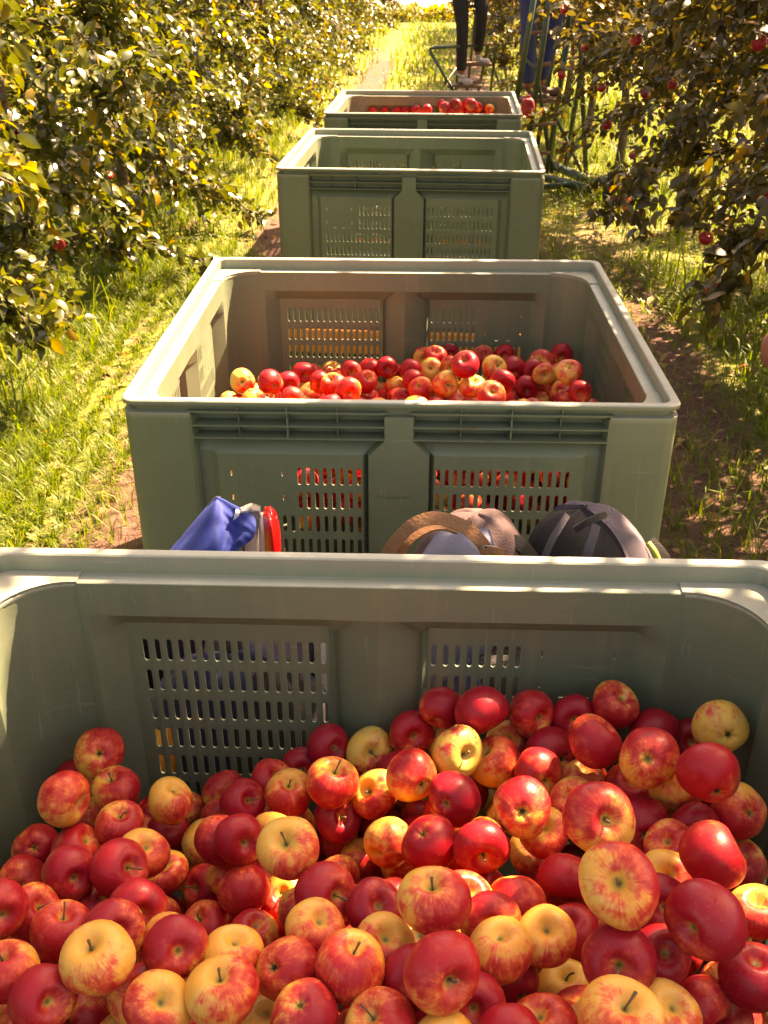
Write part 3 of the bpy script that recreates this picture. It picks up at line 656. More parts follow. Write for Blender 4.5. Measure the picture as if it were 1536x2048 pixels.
 (0.0957, 0.8221, 0.7332, 0.0338, 'n', 0.3, -0.5, 0.75, 0.0, -0.2, 0.5, 'rosy apple behind the half gold half blood red one'),
 (0.1599, 0.8322, 0.7177, 0.0356, 'n', 0.2, 1.0, 0.6, -0.1, -0.7, 0.7, 'upright orange apple with a bright window of sun on its red top'),
 (0.2247, 0.8088, 0.6888, 0.0343, 's', -0.2, -0.75, 0.95, 0.1, 0.2, 0.4, 'bright scarlet apple with flat top under the biggest golden one'),
 (0.1783, 0.7414, 0.7691, 0.0338, 'n', 0.1, -0.5, 0.3, 0.3, 0.3, 0.6, 'shaded amber apple left of the flat topped scarlet one'),
 (0.2414, 0.679, 0.8151, 0.0375, 's', 0.02, 0.25, 0.85, 0.0, -0.9, 0.2, 'purple red apple with golden rays round its stem, lower right'),
 (0.2946, 0.7087, 0.7788, 0.0338, 'n', 0.3, -0.2, 0.95, 0.0, 0.0, 0.2, 'deep red apple behind the purple red one with rays'),
 (0.0567, 0.6479, 0.839, 0.0386, 's', 0.35, 0.4, 0.75, 0.3, -0.8, 0.6, 'large pinkish red apple with stem at lower right, bottom centre'),
 (0.1383, 0.7177, 0.7237, 0.0343, 'c', 0.45, 0.5, 0.95, -0.2, -0.3, 0.2, 'maroon apple touching the large pinkish one, bottom row'),
 (0.1239, 0.7105, 0.7869, 0.0338, 'n', 0.0, -0.8, 0.25, 0.2, 0.4, 0.7, 'apple with a sunlit white crown behind the maroon one'),
 (0.2091, 0.7473, 0.6749, 0.0329, 's', 0.1, -0.8, 0.1, 0.2, 0.4, 0.4, 'plain yellow apple with dented top, bottom right'),
 (0.2205, 0.5866, 0.8511, 0.0395, 's', 0.2, -0.65, 0.3, -0.3, 0.6, 0.7, 'very large golden apple cut by the bottom edge, right'),
 (0.2843, 0.6371, 0.7836, 0.0338, 'n', 0.3, -0.4, 0.3, 0.2, 0.3, 0.6, 'amber apple behind the golden one at the bottom edge'),
 (0.3393, 0.687, 0.7283, 0.0339, 'n', 0.5, 0.7, 0.95, 0.0, 0.5, 0.3, 'crimson apple with a scarlet lower half, bottom right'),
 (0.1627, 0.6426, 0.7553, 0.0349, 'n', -0.2, -0.8, 0.55, 0.0, -0.6, 0.6, 'salmon coloured apple at the bottom edge, right of centre'),
 (0.4757, 0.7903, 0.5314, 0.03, 'n', 0.1, -0.6, 0.9, 0.0, 0.0, 0.3, 'red apple in the very bottom right corner'),
 (0.0318, 0.6822, 0.7839, 0.0338, 'n', 0.1, 0.2, 0.9, 0.0, 0.0, 0.2, 'dark red apple left of the large pinkish one'),
 (0.0899, 0.6563, 0.7757, 0.0338, 'n', 0.1, 0.2, 0.95, 0.0, 0.0, 0.2, 'dark apple in the gap under the large pinkish one'),
 (0.1236, 0.6054, 0.7934, 0.0338, 'n', 0.1, 0.2, 0.9, 0.0, 0.0, 0.4, 'scarlet patch of apple at the bottom edge, under the maroon one'),
 (0.059, 0.6008, 0.7882, 0.0338, 'n', 0.1, -0.5, 0.4, 0.0, 0.0, 0.6, 'orange sliver of apple at the bottom edge, under the large pinkish one'),
 (0.0002, 0.7338, 0.7633, 0.0338, 'n', 0.1, -0.5, 0.45, 0.0, 0.0, 0.5, 'orange apple in the gap right of the large striped golden one'),
 (0.1201, 0.7688, 0.7595, 0.0338, 'n', 0.1, 0.2, 0.6, 0.0, 0.0, 0.2, 'brownish apple in the gap below the upright orange one'),
 (-0.023, 1.213, 0.6091, 0.0374, 's', 0.1, 0.1, 0.4, 0.3, 0.5, 0.1, 'yellow green apple streaked red with its hollow facing us, at the back wall'),
 (-0.0902, 1.2212, 0.6134, 0.0338, 's', 0.5, 0.2, 0.95, 0.0, 0.0, 0.0, 'dark plum coloured apple at the back wall under the left slots'),
 (-0.1333, 1.2203, 0.5667, 0.0338, 'n', 0.1, 0.2, 0.95, 0.0, 0.0, 0.1, 'nearly hidden dark red apple under the left slots'),
 (0.0222, 1.1619, 0.6101, 0.0338, 'n', 0.1, 0.2, 0.9, 0.0, 0.0, 0.1, 'nearly hidden red apple left of the red rimmed golden one'),
]
APPLES_SECOND = [
 (-0.4049, 2.6956, 0.6472, 0.0358, 'c', 0.0, 0.1, 0.35, 0.6, 0.5, 0.1, 'yellow green apple with dark eye, first on the left in second bin'),
 (-0.3141, 2.6053, 0.6787, 0.036, 'c', 0.45, 0.3, 0.85, -0.3, -0.5, 0.4, 'bright red apple with eye at lower right, second bin left'),
 (-0.3951, 2.8214, 0.5537, 0.0347, 'c', -0.2, 0.1, 0.6, 0.5, 0.3, 0.4, 'low red and yellow apple at the left end of second bin'),
 (-0.2794, 2.7257, 0.6306, 0.0324, 'n', 0.3, 0.3, 0.95, 0.0, 0.0, 0.1, 'dark red apple behind the bright red one, second bin left'),
 (-0.2475, 2.909, 0.5885, 0.0354, 'n', 0.2, 0.3, 0.85, 0.0, -0.2, 0.3, 'reddish apple of the back row below the left slots, second bin'),
 (-0.2228, 3.0093, 0.5461, 0.035, 'n', -0.4, 0.4, 0.4, 0.3, -0.3, 0.3, 'yellow cheeked apple of the back row, second bin'),
 (-0.1669, 3.0694, 0.533, 0.034, 's', 0.1, -0.6, 0.4, 0.1, 0.6, 0.4, 'yellow apple with red base in the back row, second bin'),
 (-0.184, 2.7204, 0.6344, 0.0324, 'n', 0.1, 0.3, 0.7, 0.0, 0.0, 0.5, 'orange red apple under the back row, second bin left'),
 (-0.2789, 3.0764, 0.4624, 0.0328, 'n', 0.3, 0.3, 0.85, 0.0, 0.0, 0.2, 'maroon apple with a dry leaf on it, second bin'),
 (-0.2199, 2.8198, 0.5576, 0.0346, 's', 0.0, -0.6, 0.45, 0.4, 0.3, 0.4, 'yellow apple with stem up beside the dry leaf, second bin'),
 (-0.1433, 2.6702, 0.6451, 0.0355, 's', -0.3, -0.6, 0.6, 0.2, 0.5, 0.5, 'streaked orange red apple left of the sunlit ones, second bin'),
 (-0.0957, 2.4927, 0.701, 0.0359, 'n', 0.2, 0.4, 0.7, -0.3, -0.2, 0.7, 'glowing sunlit coral apple, leftmost of the sunlit ones in second bin'),
 (-0.0444, 2.9201, 0.5954, 0.0354, 'n', 0.1, 0.6, 0.9, 0.1, 0.0, 0.5, 'red apple of the back row right of the left slots, second bin'),
 (-0.0544, 2.7677, 0.6154, 0.0353, 's', 0.3, -0.5, 0.85, 0.0, 0.0, 0.6, 'sunlit scarlet apple with a shiny hollow, second bin'),
 (-0.0995, 2.8532, 0.615, 0.0324, 'n', 0.1, 0.2, 0.8, 0.0, 0.0, 0.3, 'small red apple between the back row ones, second bin'),
 (-0.0539, 2.7954, 0.5531, 0.0344, 'n', 0.1, -0.6, 0.9, 0.0, 0.0, 0.6, 'pink red apple cut by the near rim, left of centre in second bin'),
 (-0.0154, 3.0792, 0.4575, 0.0311, 'n', 0.1, 0.2, 0.3, 0.0, 0.0, 0.7, 'sun bleached yellow apple in the middle of second bin'),
 (-0.365, 3.099, 0.4264, 0.0297, 'n', 0.1, -0.6, 0.4, 0.0, 0.0, 0.6, 'orange apple cut by the near rim, left part of second bin'),
 (0.0082, 2.888, 0.6157, 0.0324, 'n', 0.1, 0.2, 0.95, 0.0, 0.0, 0.2, 'dark red apple behind the scarlet ones, second bin'),
 (-0.2482, 2.5192, 0.667, 0.0324, 'n', 0.1, 0.2, 0.6, 0.0, 0.0, 0.4, 'dull apple cut by the near rim under the dry leaf'),
 (0.0349, 3.0005, 0.5495, 0.0349, 's', 0.4, 0.4, 0.8, -0.2, 0.0, 0.4, 'round red apple at the middle of second bin'),
 (0.0813, 2.8537, 0.6212, 0.0324, 'n', 0.1, 0.4, 0.85, 0.0, 0.0, 0.3, 'red apple behind the round red one at the middle of second bin'),
 (0.1456, 2.9077, 0.5998, 0.0353, 's', -0.1, -0.2, 0.25, 0.3, -0.4, 0.2, 'green yellow apple just below the centre post, second bin'),
 (0.159, 2.9717, 0.6193, 0.0358, 's', 0.1, -0.6, 0.8, 0.0, 0.2, 0.3, 'dusty red apple high in the back row, second bin'),
 (0.2145, 3.1078, 0.5837, 0.0288, 'n', 0.1, 0.3, 0.95, 0.0, 0.0, 0.1, 'dark crimson apple highest in the back row centre, second bin'),
 (0.1245, 3.0446, 0.59, 0.0324, 'n', 0.1, 0.2, 0.2, 0.0, 0.0, 0.2, 'small yellow apple left of the dusty red one, second bin'),
 (0.2017, 2.8792, 0.621, 0.0324, 'n', 0.1, 0.2, 0.4, 0.0, 0.0, 0.6, 'orange apple left of the big dark crimson one, second bin'),
 (0.2138, 2.499, 0.7707, 0.0368, 's', -0.1, -0.5, 0.95, 0.1, 0.1, 0.2, 'big dark crimson apple with stem hollow up, second bin'),
 (0.3157, 3.028, 0.5995, 0.0333, 'n', 0.1, -0.2, 0.8, -0.2, 0.3, 0.1, 'maroon and green apple in the back row, second bin'),
 (0.3822, 3.0417, 0.5995, 0.0334, 'n', 0.1, 0.2, 0.9, 0.0, 0.0, 0.4, 'red apple in the back row right of the maroon and green one, second bin'),
 (0.3064, 2.6415, 0.7073, 0.0362, 's', 0.5, -0.3, 0.4, 0.1, 0.5, 0.2, 'amber green apple between dark red ones, second bin'),
 (0.3836, 2.8151, 0.641, 0.0356, 'n', 0.1, 0.6, 0.95, 0.0, 0.0, 0.1, 'plum red apple right of the amber green one, second bin'),
 (0.3146, 2.5108, 0.7179, 0.036, 'n', 0.1, 0.6, 0.95, 0.0, 0.0, 0.2, 'round maroon apple in front of the plum red one, second bin'),
 (0.4148, 2.7311, 0.6135, 0.0349, 'n', 0.1, 0.4, 0.95, 0.0, 0.0, 0.2, 'round dark red apple right of the maroon one, second bin'),
 (0.2679, 2.33, 0.7541, 0.0361, 'n', 0.1, -0.4, 0.7, -0.2, 0.3, 0.5, 'rosy amber apple by the near rim under the maroon one, second bin'),
 (0.2353, 2.5059, 0.7067, 0.036, 's', 0.2, -0.7, 0.25, 0.3, 0.4, 0.5, 'round golden apple in front of the big dark crimson one, second bin'),
 (0.164, 2.5084, 0.7131, 0.036, 's', 0.35, 0.15, 0.3, -0.3, 0.2, 0.3, 'golden apple with stem hollow facing right, second bin'),
 (0.1031, 2.6442, 0.6433, 0.0352, 's', -0.2, -0.4, 0.75, -0.2, 0.2, 0.7, 'sunlit coral red apple in the middle of second bin'),
 (0.1375, 2.7058, 0.5983, 0.0347, 's', 0.2, -0.1, 0.6, 0.1, 0.5, 0.6, 'orange apple with round hollow by the near rim, second bin'),
 (0.0848, 2.7065, 0.6446, 0.0324, 'n', 0.1, 0.2, 0.9, 0.0, 0.0, 0.3, 'small red apple behind the sunlit coral red one'),
 (0.0314, 3.0343, 0.4798, 0.034, 'n', 0.3, -0.4, 0.5, 0.0, 0.0, 0.7, 'sun bleached orange apple beside the centre of second bin'),
 (0.0448, 2.79, 0.5538, 0.0344, 'n', 0.1, -0.6, 0.85, 0.0, 0.0, 0.6, 'pink red apple cut by the near rim at the centre of second bin'),
 (0.2485, 2.992, 0.4659, 0.0337, 'n', 0.1, -0.6, 0.9, 0.0, 0.0, 0.4, 'red apple cut by the near rim right of centre, second bin'),
 (0.4701, 2.84, 0.6535, 0.0358, 'n', -0.3, -0.3, 0.55, 0.0, -0.3, 0.2, 'bronze apple near the right end of the back row, second bin'),
 (0.5508, 2.9637, 0.6282, 0.0357, 'n', 0.1, 0.4, 0.85, 0.1, -0.2, 0.4, 'bright red apple highest in the right corner of second bin'),
 (0.4967, 2.5408, 0.7331, 0.0362, 'n', 0.1, -0.6, 0.5, 0.3, -0.4, 0.1, 'green yellow apple with maroon cap against the right wall of second bin'),
 (0.5215, 2.8739, 0.5957, 0.035, 's', 0.4, 0.0, 0.35, -0.3, -0.4, 0.3, 'yellow apple with hollow at right near the right wall, second bin'),
 (0.4611, 2.7247, 0.6579, 0.0324, 'n', 0.1, 0.2, 0.3, 0.0, 0.0, 0.3, 'small yellow apple under the bronze one, second bin'),
 (0.5155, 3.0191, 0.4823, 0.0338, 'n', 0.1, 0.2, 0.5, 0.2, -0.2, 0.3, 'two coloured apple right of the round dark red one, second bin'),
 (0.5111, 2.7035, 0.607, 0.0347, 's', -0.2, -0.2, 0.75, 0.2, 0.2, 0.5, 'red apple near the right end by the near rim, second bin'),
 (0.5191, 2.4803, 0.7004, 0.0324, 'n', 0.1, 0.2, 0.8, 0.0, 0.0, 0.4, 'red apple against the right wall, second bin'),
 (0.5898, 2.9831, 0.4713, 0.0336, 'n', 0.1, -0.5, 0.6, 0.0, -0.4, 0.2, 'brown red apple last on the right, cut by the near rim of second bin'),
 (0.5624, 2.8661, 0.5153, 0.0338, 'n', 0.1, -0.5, 0.9, 0.0, 0.0, 0.4, 'crimson apple cut by the near rim, right part of second bin'),
 (0.5057, 3.0716, 0.4272, 0.0295, 'n', 0.1, -0.5, 0.3, 0.0, 0.0, 0.4, 'yellow apple cut by the near rim, right part of second bin'),
 (0.401, 2.77, 0.5557, 0.0342, 'n', 0.1, -0.5, 0.9, 0.0, 0.0, 0.3, 'dark red apple cut by the near rim under the round dark one'),
 (0.4387, 2.7824, 0.6497, 0.0324, 'n', 0.1, 0.2, 0.95, 0.0, 0.0, 0.1, 'small dark apple behind the plum red one, second bin'),
]
APPLES_FAR = [
 (-0.0779, 7.6055, 0.7346, 0.0317, 'n', 0.1, 0.2, 0.8, 0.0, 0.0, 0.4, 'orange red apple showing leftmost over the rim of the farthest bin'),
 (0.0071, 7.5998, 0.7353, 0.0317, 'n', 0.1, 0.2, 0.9, 0.0, 0.0, 0.3, 'second apple from the left over the rim of the farthest bin'),
 (0.0916, 7.5937, 0.7328, 0.0317, 'n', 0.1, 0.2, 0.8, 0.0, 0.0, 0.4, 'third apple from the left over the rim of the farthest bin'),
 (0.1523, 7.5902, 0.7399, 0.0317, 'n', 0.1, 0.2, 0.9, 0.0, 0.0, 0.3, 'fourth apple from the left over the rim of the farthest bin'),
 (0.2247, 7.5427, 0.7493, 0.0351, 'n', 0.1, 0.2, 0.8, 0.0, 0.0, 0.3, 'fifth apple from the left over the rim of the farthest bin'),
 (0.282, 7.1271, 0.8028, 0.0365, 'n', 0.1, 0.2, 0.9, 0.0, 0.0, 0.3, 'pink red apple just left of the mound in the farthest bin'),
 (0.4058, 7.5337, 0.7865, 0.0349, 'n', 0.1, 0.2, 0.9, 0.0, 0.0, 0.3, 'red apple at the upper left of the mound in the farthest bin'),
 (0.3748, 6.6045, 0.8815, 0.0369, 'c', 0.1, 0.1, 0.9, 0.0, 0.0, 0.2, 'dark red apple in front on the left of the mound, farthest bin'),
 (0.4404, 6.6306, 0.8955, 0.037, 'n', 0.1, 0.2, 0.9, 0.0, 0.0, 0.2, 'crimson apple at the middle of the mound, farthest bin'),
 (0.5309, 7.5223, 0.7552, 0.035, 'n', 0.1, 0.2, 0.85, 0.0, 0.0, 0.4, 'pink apple low in the middle of the mound, farthest bin'),
 (0.5387, 6.6285, 0.8986, 0.0369, 'n', 0.1, 0.2, 0.7, 0.2, -0.3, 0.4, 'tallest apple of the mound, red with amber side, farthest bin'),
 (0.5783, 7.5134, 0.8004, 0.0348, 'n', 0.1, 0.2, 0.9, 0.0, 0.0, 0.3, 'apple tucked left of the tallest one, farthest bin'),
 (0.6568, 7.5139, 0.7725, 0.0349, 'n', 0.1, 0.2, 0.8, 0.0, 0.0, 0.3, 'red apple right of the tallest one, farthest bin'),
 (0.7372, 7.5085, 0.7602, 0.0349, 'n', 0.1, 0.2, 0.5, -0.3, 0.3, 0.6, 'sunlit peach coloured apple, rightmost in the farthest bin'),
 (0.5965, 7.5161, 0.7364, 0.035, 'n', 0.1, 0.2, 0.9, 0.0, 0.0, 0.3, 'rosy apple at the rim below the tallest one, farthest bin'),
 (0.4712, 7.5243, 0.7324, 0.035, 'n', 0.1, 0.2, 0.8, 0.0, 0.0, 0.4, 'rosy apple at the rim below the crimson one, farthest bin'),
 (0.6731, 7.5534, 0.7152, 0.0316, 'n', 0.1, 0.2, 0.9, 0.0, 0.0, 0.3, 'rosy apple at the rim right of the mound, farthest bin'),
]
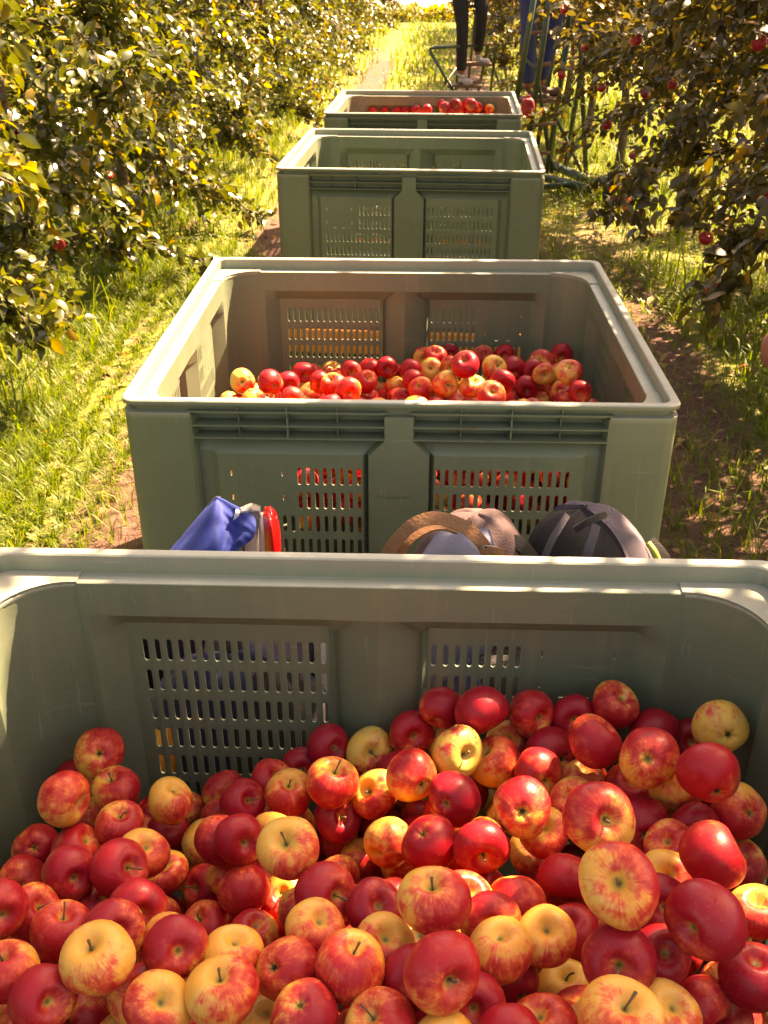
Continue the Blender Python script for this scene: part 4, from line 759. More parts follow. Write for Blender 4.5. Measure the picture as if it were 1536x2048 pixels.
BURIED_NEAR = [(-0.427,0.627,0.651,0.037),(0.070,0.951,0.581,0.035),(0.132,0.909,0.643,0.034),(0.456,0.505,0.680,0.032),(0.059,0.690,0.683,0.038),(0.406,0.419,0.663,0.037),(0.103,0.821,0.626,0.039),(0.255,0.275,0.673,0.037),(-0.353,0.449,0.626,0.033),(-0.238,0.720,0.635,0.033),(0.176,0.434,0.684,0.039),(-0.481,0.912,0.582,0.037),(-0.338,0.726,0.661,0.036),(-0.008,0.428,0.659,0.033),(-0.137,1.127,0.533,0.035),(0.408,0.768,0.645,0.036),(0.330,0.947,0.612,0.039),(0.041,0.539,0.687,0.034),(-0.460,0.410,0.637,0.037),(0.137,0.551,0.719,0.035),(-0.301,0.385,0.661,0.038),(-0.110,0.889,0.598,0.033),(0.053,0.396,0.658,0.033),(-0.004,0.240,0.684,0.038),(0.322,0.450,0.673,0.035),(-0.379,0.677,0.630,0.036),(0.434,0.216,0.666,0.036),(0.184,0.298,0.646,0.035),(0.434,0.349,0.687,0.038),(-0.136,0.500,0.674,0.038),(0.352,0.351,0.662,0.038),(-0.198,0.662,0.654,0.036),(-0.406,0.252,0.616,0.034),(-0.304,0.501,0.674,0.039),(-0.012,1.141,0.518,0.034),(0.292,1.163,0.592,0.033),(0.183,1.090,0.606,0.032),(0.317,0.626,0.713,0.033),(0.114,0.270,0.679,0.034),(-0.290,0.832,0.595,0.033),(-0.178,1.024,0.525,0.034),(0.119,0.972,0.641,0.035),(0.438,0.624,0.674,0.039),(-0.434,0.327,0.620,0.034),(-0.472,1.176,0.500,0.033),(0.005,0.744,0.648,0.037),(-0.273,0.603,0.688,0.035),(-0.175,1.192,0.483,0.035),(-0.415,1.012,0.565,0.033),(-0.087,0.435,0.694,0.036),(0.337,0.549,0.697,0.034),(0.228,0.912,0.643,0.034),(-0.132,0.796,0.623,0.036),(-0.505,0.613,0.618,0.035),(0.028,0.313,0.646,0.037),(-0.259,1.154,0.523,0.032),(0.400,0.903,0.656,0.036),(-0.418,0.732,0.647,0.037),(-0.143,0.616,0.682,0.038),(-0.021,0.372,0.686,0.033),(0.098,0.482,0.715,0.034),(0.269,0.848,0.651,0.036),(0.300,1.081,0.585,0.033),(0.141,1.036,0.602,0.035),(-0.374,0.815,0.616,0.035),(-0.036,0.523,0.707,0.033),(-0.534,0.459,0.645,0.038),(-0.369,0.974,0.542,0.034),(0.058,0.241,0.641,0.033),(-0.028,0.823,0.642,0.033),(-0.412,0.509,0.667,0.037),(0.127,1.149,0.578,0.037),(0.245,0.606,0.724,0.035),(-0.448,0.557,0.622,0.035),(0.433,1.077,0.629,0.033),(0.310,0.752,0.686,0.035),(-0.130,0.312,0.633,0.035),(-0.510,1.227,0.532,0.035),(-0.331,1.216,0.472,0.038),(-0.210,0.317,0.630,0.039),(0.051,1.081,0.561,0.034),(0.389,0.697,0.684,0.036),(0.447,0.875,0.606,0.033),(-0.448,0.835,0.615,0.038),(-0.407,0.916,0.615,0.035),(-0.520,0.547,0.649,0.035),(0.138,0.749,0.655,0.037),(-0.229,0.465,0.629,0.033),(-0.362,0.572,0.646,0.036),(0.457,1.137,0.590,0.035),(-0.211,0.979,0.588,0.038),(0.240,0.473,0.692,0.036),(-0.485,0.675,0.655,0.035),(-0.157,0.725,0.659,0.034),(-0.047,0.602,0.662,0.037),(-0.360,0.299,0.631,0.034),(0.475,0.948,0.647,0.038),(0.394,1.146,0.616,0.038),(-0.051,0.306,0.682,0.033),(0.261,0.394,0.655,0.036),(-0.520,0.750,0.646,0.038),(0.053,0.617,0.696,0.035),(-0.519,0.853,0.581,0.038),(-0.066,1.001,0.566,0.032),(-0.136,0.393,0.681,0.033),(0.118,0.337,0.668,0.038),(-0.528,0.250,0.612,0.038),(0.225,0.539,0.718,0.036),(-0.231,0.531,0.649,0.035),(0.407,0.279,0.673,0.037),(-0.083,0.358,0.680,0.033),(-0.413,1.121,0.506,0.036),(-0.509,0.313,0.656,0.033),(0.152,0.676,0.671,0.037),(-0.140,0.250,0.673,0.033),(0.167,0.233,0.675,0.033),(0.461,0.725,0.628,0.039),(-0.027,0.664,0.701,0.034),(0.348,0.222,0.684,0.033),(0.152,0.596,0.678,0.033),(-0.376,0.386,0.621,0.033),(-0.247,0.252,0.653,0.036),(-0.316,0.985,0.503,0.033),(-0.489,1.117,0.475,0.036),(-0.544,0.384,0.604,0.036),(-0.261,0.794,0.639,0.035),(0.024,1.020,0.573,0.035),(0.236,1.201,0.573,0.036),(-0.285,0.683,0.673,0.037),(-0.199,0.816,0.584,0.036),(0.388,0.488,0.695,0.035),(0.216,0.681,0.714,0.038),(0.068,0.884,0.609,0.033),(-0.287,1.081,0.471,0.033),(0.044,0.455,0.692,0.034),(-0.209,0.593,0.653,0.033),(-0.186,0.401,0.637,0.039),(0.497,1.106,0.632,0.036),(-0.046,0.934,0.581,0.034),(-0.018,0.875,0.590,0.036),(0.352,0.807,0.666,0.038),(-0.071,1.183,0.508,0.035),(-0.077,0.250,0.661,0.033),(-0.378,1.073,0.548,0.033),(-0.095,1.026,0.518,0.032),(0.183,0.340,0.699,0.033),(-0.237,0.421,0.682,0.035),(-0.328,0.251,0.665,0.036),(-0.052,1.159,0.567,0.036),(0.228,1.053,0.564,0.038),(-0.221,0.891,0.530,0.036),(0.178,0.811,0.629,0.036),(-0.282,0.306,0.635,0.033),(0.421,0.994,0.635,0.038),(-0.374,0.876,0.572,0.036),(0.277,0.691,0.680,0.034),(-0.465,1.071,0.540,0.036),(0.050,0.806,0.672,0.036),(0.032,1.209,0.536,0.033),(-0.263,1.186,0.453,0.037),(-0.517,0.972,0.500,0.038),(-0.070,1.118,0.512,0.033),(-0.482,0.498,0.614,0.037),(0.325,1.023,0.635,0.033),(0.252,0.956,0.590,0.034),(0.418,0.836,0.668,0.034),(-0.394,1.171,0.467,0.033),(0.408,0.562,0.652,0.033),(0.099,0.392,0.703,0.034),(-0.101,0.563,0.651,0.034),(0.397,1.196,0.570,0.034),(0.139,0.504,0.668,0.036),(-0.208,1.098,0.505,0.032),(0.202,1.137,0.571,0.033),(-0.339,0.640,0.670,0.034),(0.094,1.209,0.554,0.033),(-0.468,0.246,0.649,0.034),(0.323,0.291,0.648,0.034),(0.300,0.227,0.636,0.034),(0.062,1.147,0.543,0.037),(0.376,0.607,0.705,0.033),(0.472,0.433,0.665,0.034),(-0.426,0.939,0.544,0.034),(-0.049,0.484,0.656,0.034),(-0.543,0.683,0.606,0.033),(-0.162,0.894,0.565,0.034),(0.367,1.076,0.592,0.034),(0.477,0.347,0.633,0.033),(-0.464,1.004,0.525,0.033),(-0.088,0.682,0.636,0.035),(0.088,1.069,0.618,0.034),(-0.167,0.340,0.682,0.033),(-0.100,0.859,0.660,0.036),(-0.341,1.140,0.454,0.033),(0.321,0.888,0.678,0.034),(-0.325,0.767,0.596,0.036),(0.473,0.554,0.641,0.034),(0.288,0.341,0.697,0.036),(-0.073,0.783,0.668,0.033),(0.351,0.874,0.625,0.033),(0.278,0.524,0.676,0.033),(0.480,0.823,0.582,0.034),(-0.418,0.465,0.618,0.033),(-0.292,0.565,0.639,0.033),(-0.200,0.778,0.642,0.033),(-0.397,0.424,0.668,0.035),(0.467,0.275,0.630,0.033),(-0.449,0.726,0.574,0.036),(-0.378,1.042,0.472,0.038),(0.045,0.985,0.525,0.033),(0.027,0.461,0.603,0.037),(0.107,1.018,0.534,0.038),(-0.051,0.368,0.623,0.034),(-0.019,0.254,0.582,0.035),(-0.252,0.993,0.466,0.038),(0.442,0.468,0.613,0.038),(0.399,0.634,0.612,0.035),(-0.310,0.400,0.576,0.033),(-0.361,1.200,0.382,0.037),(-0.246,0.261,0.562,0.034),(-0.279,1.212,0.393,0.033),(-0.500,0.777,0.542,0.036),(-0.327,0.554,0.577,0.039),(0.167,0.622,0.611,0.034),(0.152,0.394,0.607,0.035),(0.445,0.397,0.592,0.034),(-0.286,0.914,0.499,0.035),(-0.519,0.658,0.550,0.035),(0.163,0.950,0.565,0.038),(0.385,0.264,0.578,0.038),(0.322,0.735,0.613,0.036),(0.352,0.365,0.591,0.035),(-0.509,1.214,0.432,0.033),(-0.303,0.478,0.588,0.038),(0.423,0.783,0.576,0.036),(0.080,0.607,0.635,0.038),(-0.088,0.291,0.578,0.033),(-0.182,0.557,0.597,0.034),(-0.530,1.030,0.463,0.034),(0.426,0.317,0.585,0.033),(-0.026,0.773,0.572,0.034),(0.114,0.856,0.559,0.034),(-0.423,0.648,0.575,0.033),(0.080,0.362,0.608,0.033),(-0.099,0.476,0.606,0.035),(0.310,0.612,0.617,0.034),(-0.075,1.070,0.454,0.034),(0.376,1.000,0.571,0.036),(-0.000,0.877,0.522,0.036),(-0.133,0.687,0.573,0.036),(-0.422,0.407,0.574,0.037),(0.257,1.126,0.533,0.033),(0.497,1.114,0.536,0.034),(0.127,1.092,0.522,0.036),(-0.033,1.016,0.468,0.034),(0.232,0.222,0.579,0.035),(-0.216,0.413,0.577,0.033),(0.295,0.808,0.608,0.032),(0.184,1.181,0.518,0.033),(0.182,0.479,0.618,0.033),(-0.064,0.933,0.506,0.034),(-0.137,0.373,0.581,0.033),(-0.426,0.836,0.540,0.034),(0.226,0.632,0.652,0.036),(0.109,0.470,0.619,0.033),(0.061,0.540,0.612,0.037),(0.110,0.701,0.614,0.036),(0.487,0.980,0.522,0.033),(-0.289,0.639,0.601,0.034),(-0.123,0.966,0.473,0.035),(0.266,0.280,0.604,0.035),(0.017,0.635,0.643,0.037),(0.271,0.447,0.604,0.033),(-0.163,0.846,0.518,0.034),(-0.538,0.316,0.582,0.039),(0.182,0.881,0.589,0.037),(-0.486,0.572,0.563,0.036),(-0.317,0.293,0.561,0.038),(-0.098,0.797,0.555,0.037),(-0.452,1.160,0.435,0.033),(0.227,0.775,0.579,0.034),(0.306,1.003,0.547,0.038),(0.002,1.195,0.480,0.036),(0.350,0.448,0.607,0.033),(-0.453,0.328,0.552,0.035),(-0.535,0.875,0.515,0.037),(-0.381,0.906,0.507,0.037),(0.179,0.695,0.603,0.036),(0.478,1.194,0.509,0.034),(-0.149,1.072,0.477,0.038),(0.080,0.240,0.580,0.035),(0.211,0.998,0.511,0.035),(0.378,1.114,0.538,0.036),(0.482,0.635,0.606,0.038),(0.308,0.496,0.628,0.033),(0.079,1.196,0.492,0.035),(-0.462,0.891,0.511,0.039),(0.373,0.514,0.631,0.034),(0.235,0.374,0.596,0.035),(0.382,0.907,0.576,0.038),(0.274,0.892,0.593,0.034),(-0.548,0.464,0.578,0.033),(-0.194,0.728,0.581,0.038),(-0.277,0.846,0.521,0.034),(-0.125,1.162,0.447,0.038),(0.150,0.241,0.581,0.032),(0.039,0.813,0.573,0.034),(-0.138,0.235,0.596,0.037),(0.303,1.175,0.519,0.039),(-0.021,0.324,0.578,0.039),(-0.042,0.544,0.603,0.036),(0.437,1.060,0.552,0.038),(-0.228,1.073,0.441,0.034),(-0.373,0.337,0.557,0.034),(-0.251,0.547,0.581,0.036),(0.004,1.089,0.472,0.035),(0.015,0.393,0.605,0.037),(-0.465,0.262,0.584,0.034),(-0.409,0.575,0.575,0.034),(0.482,0.531,0.583,0.034),(0.124,0.290,0.614,0.037),(-0.436,0.495,0.562,0.032),(-0.187,0.956,0.521,0.035),(-0.038,0.691,0.596,0.035),(-0.154,0.624,0.611,0.036),(0.228,0.563,0.654,0.036),(-0.313,0.699,0.608,0.033),(0.479,0.734,0.562,0.033),(-0.455,0.962,0.470,0.032),(-0.507,1.119,0.412,0.033),(-0.541,0.723,0.543,0.036),(0.284,1.065,0.516,0.034),(-0.371,0.718,0.560,0.038),(-0.201,1.180,0.422,0.033),(-0.161,0.458,0.591,0.036),(0.453,0.974,0.573,0.033),(0.475,0.769,0.473,0.033),(0.448,0.230,0.583,0.036),(0.400,0.698,0.615,0.033),(-0.250,0.340,0.567,0.039),(-0.543,0.536,0.560,0.034),(-0.042,0.431,0.603,0.033),(-0.077,0.876,0.542,0.035),(-0.296,0.242,0.603,0.033),(0.489,0.849,0.522,0.034),(-0.286,1.100,0.408,0.037),(-0.365,0.839,0.512,0.033),(0.490,0.920,0.570,0.037),(0.321,0.308,0.585,0.033),(-0.491,0.436,0.580,0.033),(-0.174,0.287,0.566,0.034),(-0.366,0.449,0.563,0.033),(-0.313,1.024,0.431,0.038),(-0.358,0.619,0.588,0.037),(-0.042,1.146,0.454,0.036),(0.137,0.566,0.622,0.034),(0.042,1.042,0.499,0.035),(0.337,0.664,0.655,0.037),(-0.064,0.631,0.605,0.032),(0.412,1.185,0.508,0.033),(-0.404,1.116,0.431,0.033),(0.493,1.047,0.497,0.034),(-0.023,0.986,0.525,0.032),(0.440,0.581,0.588,0.034),(0.051,0.311,0.584,0.034)]
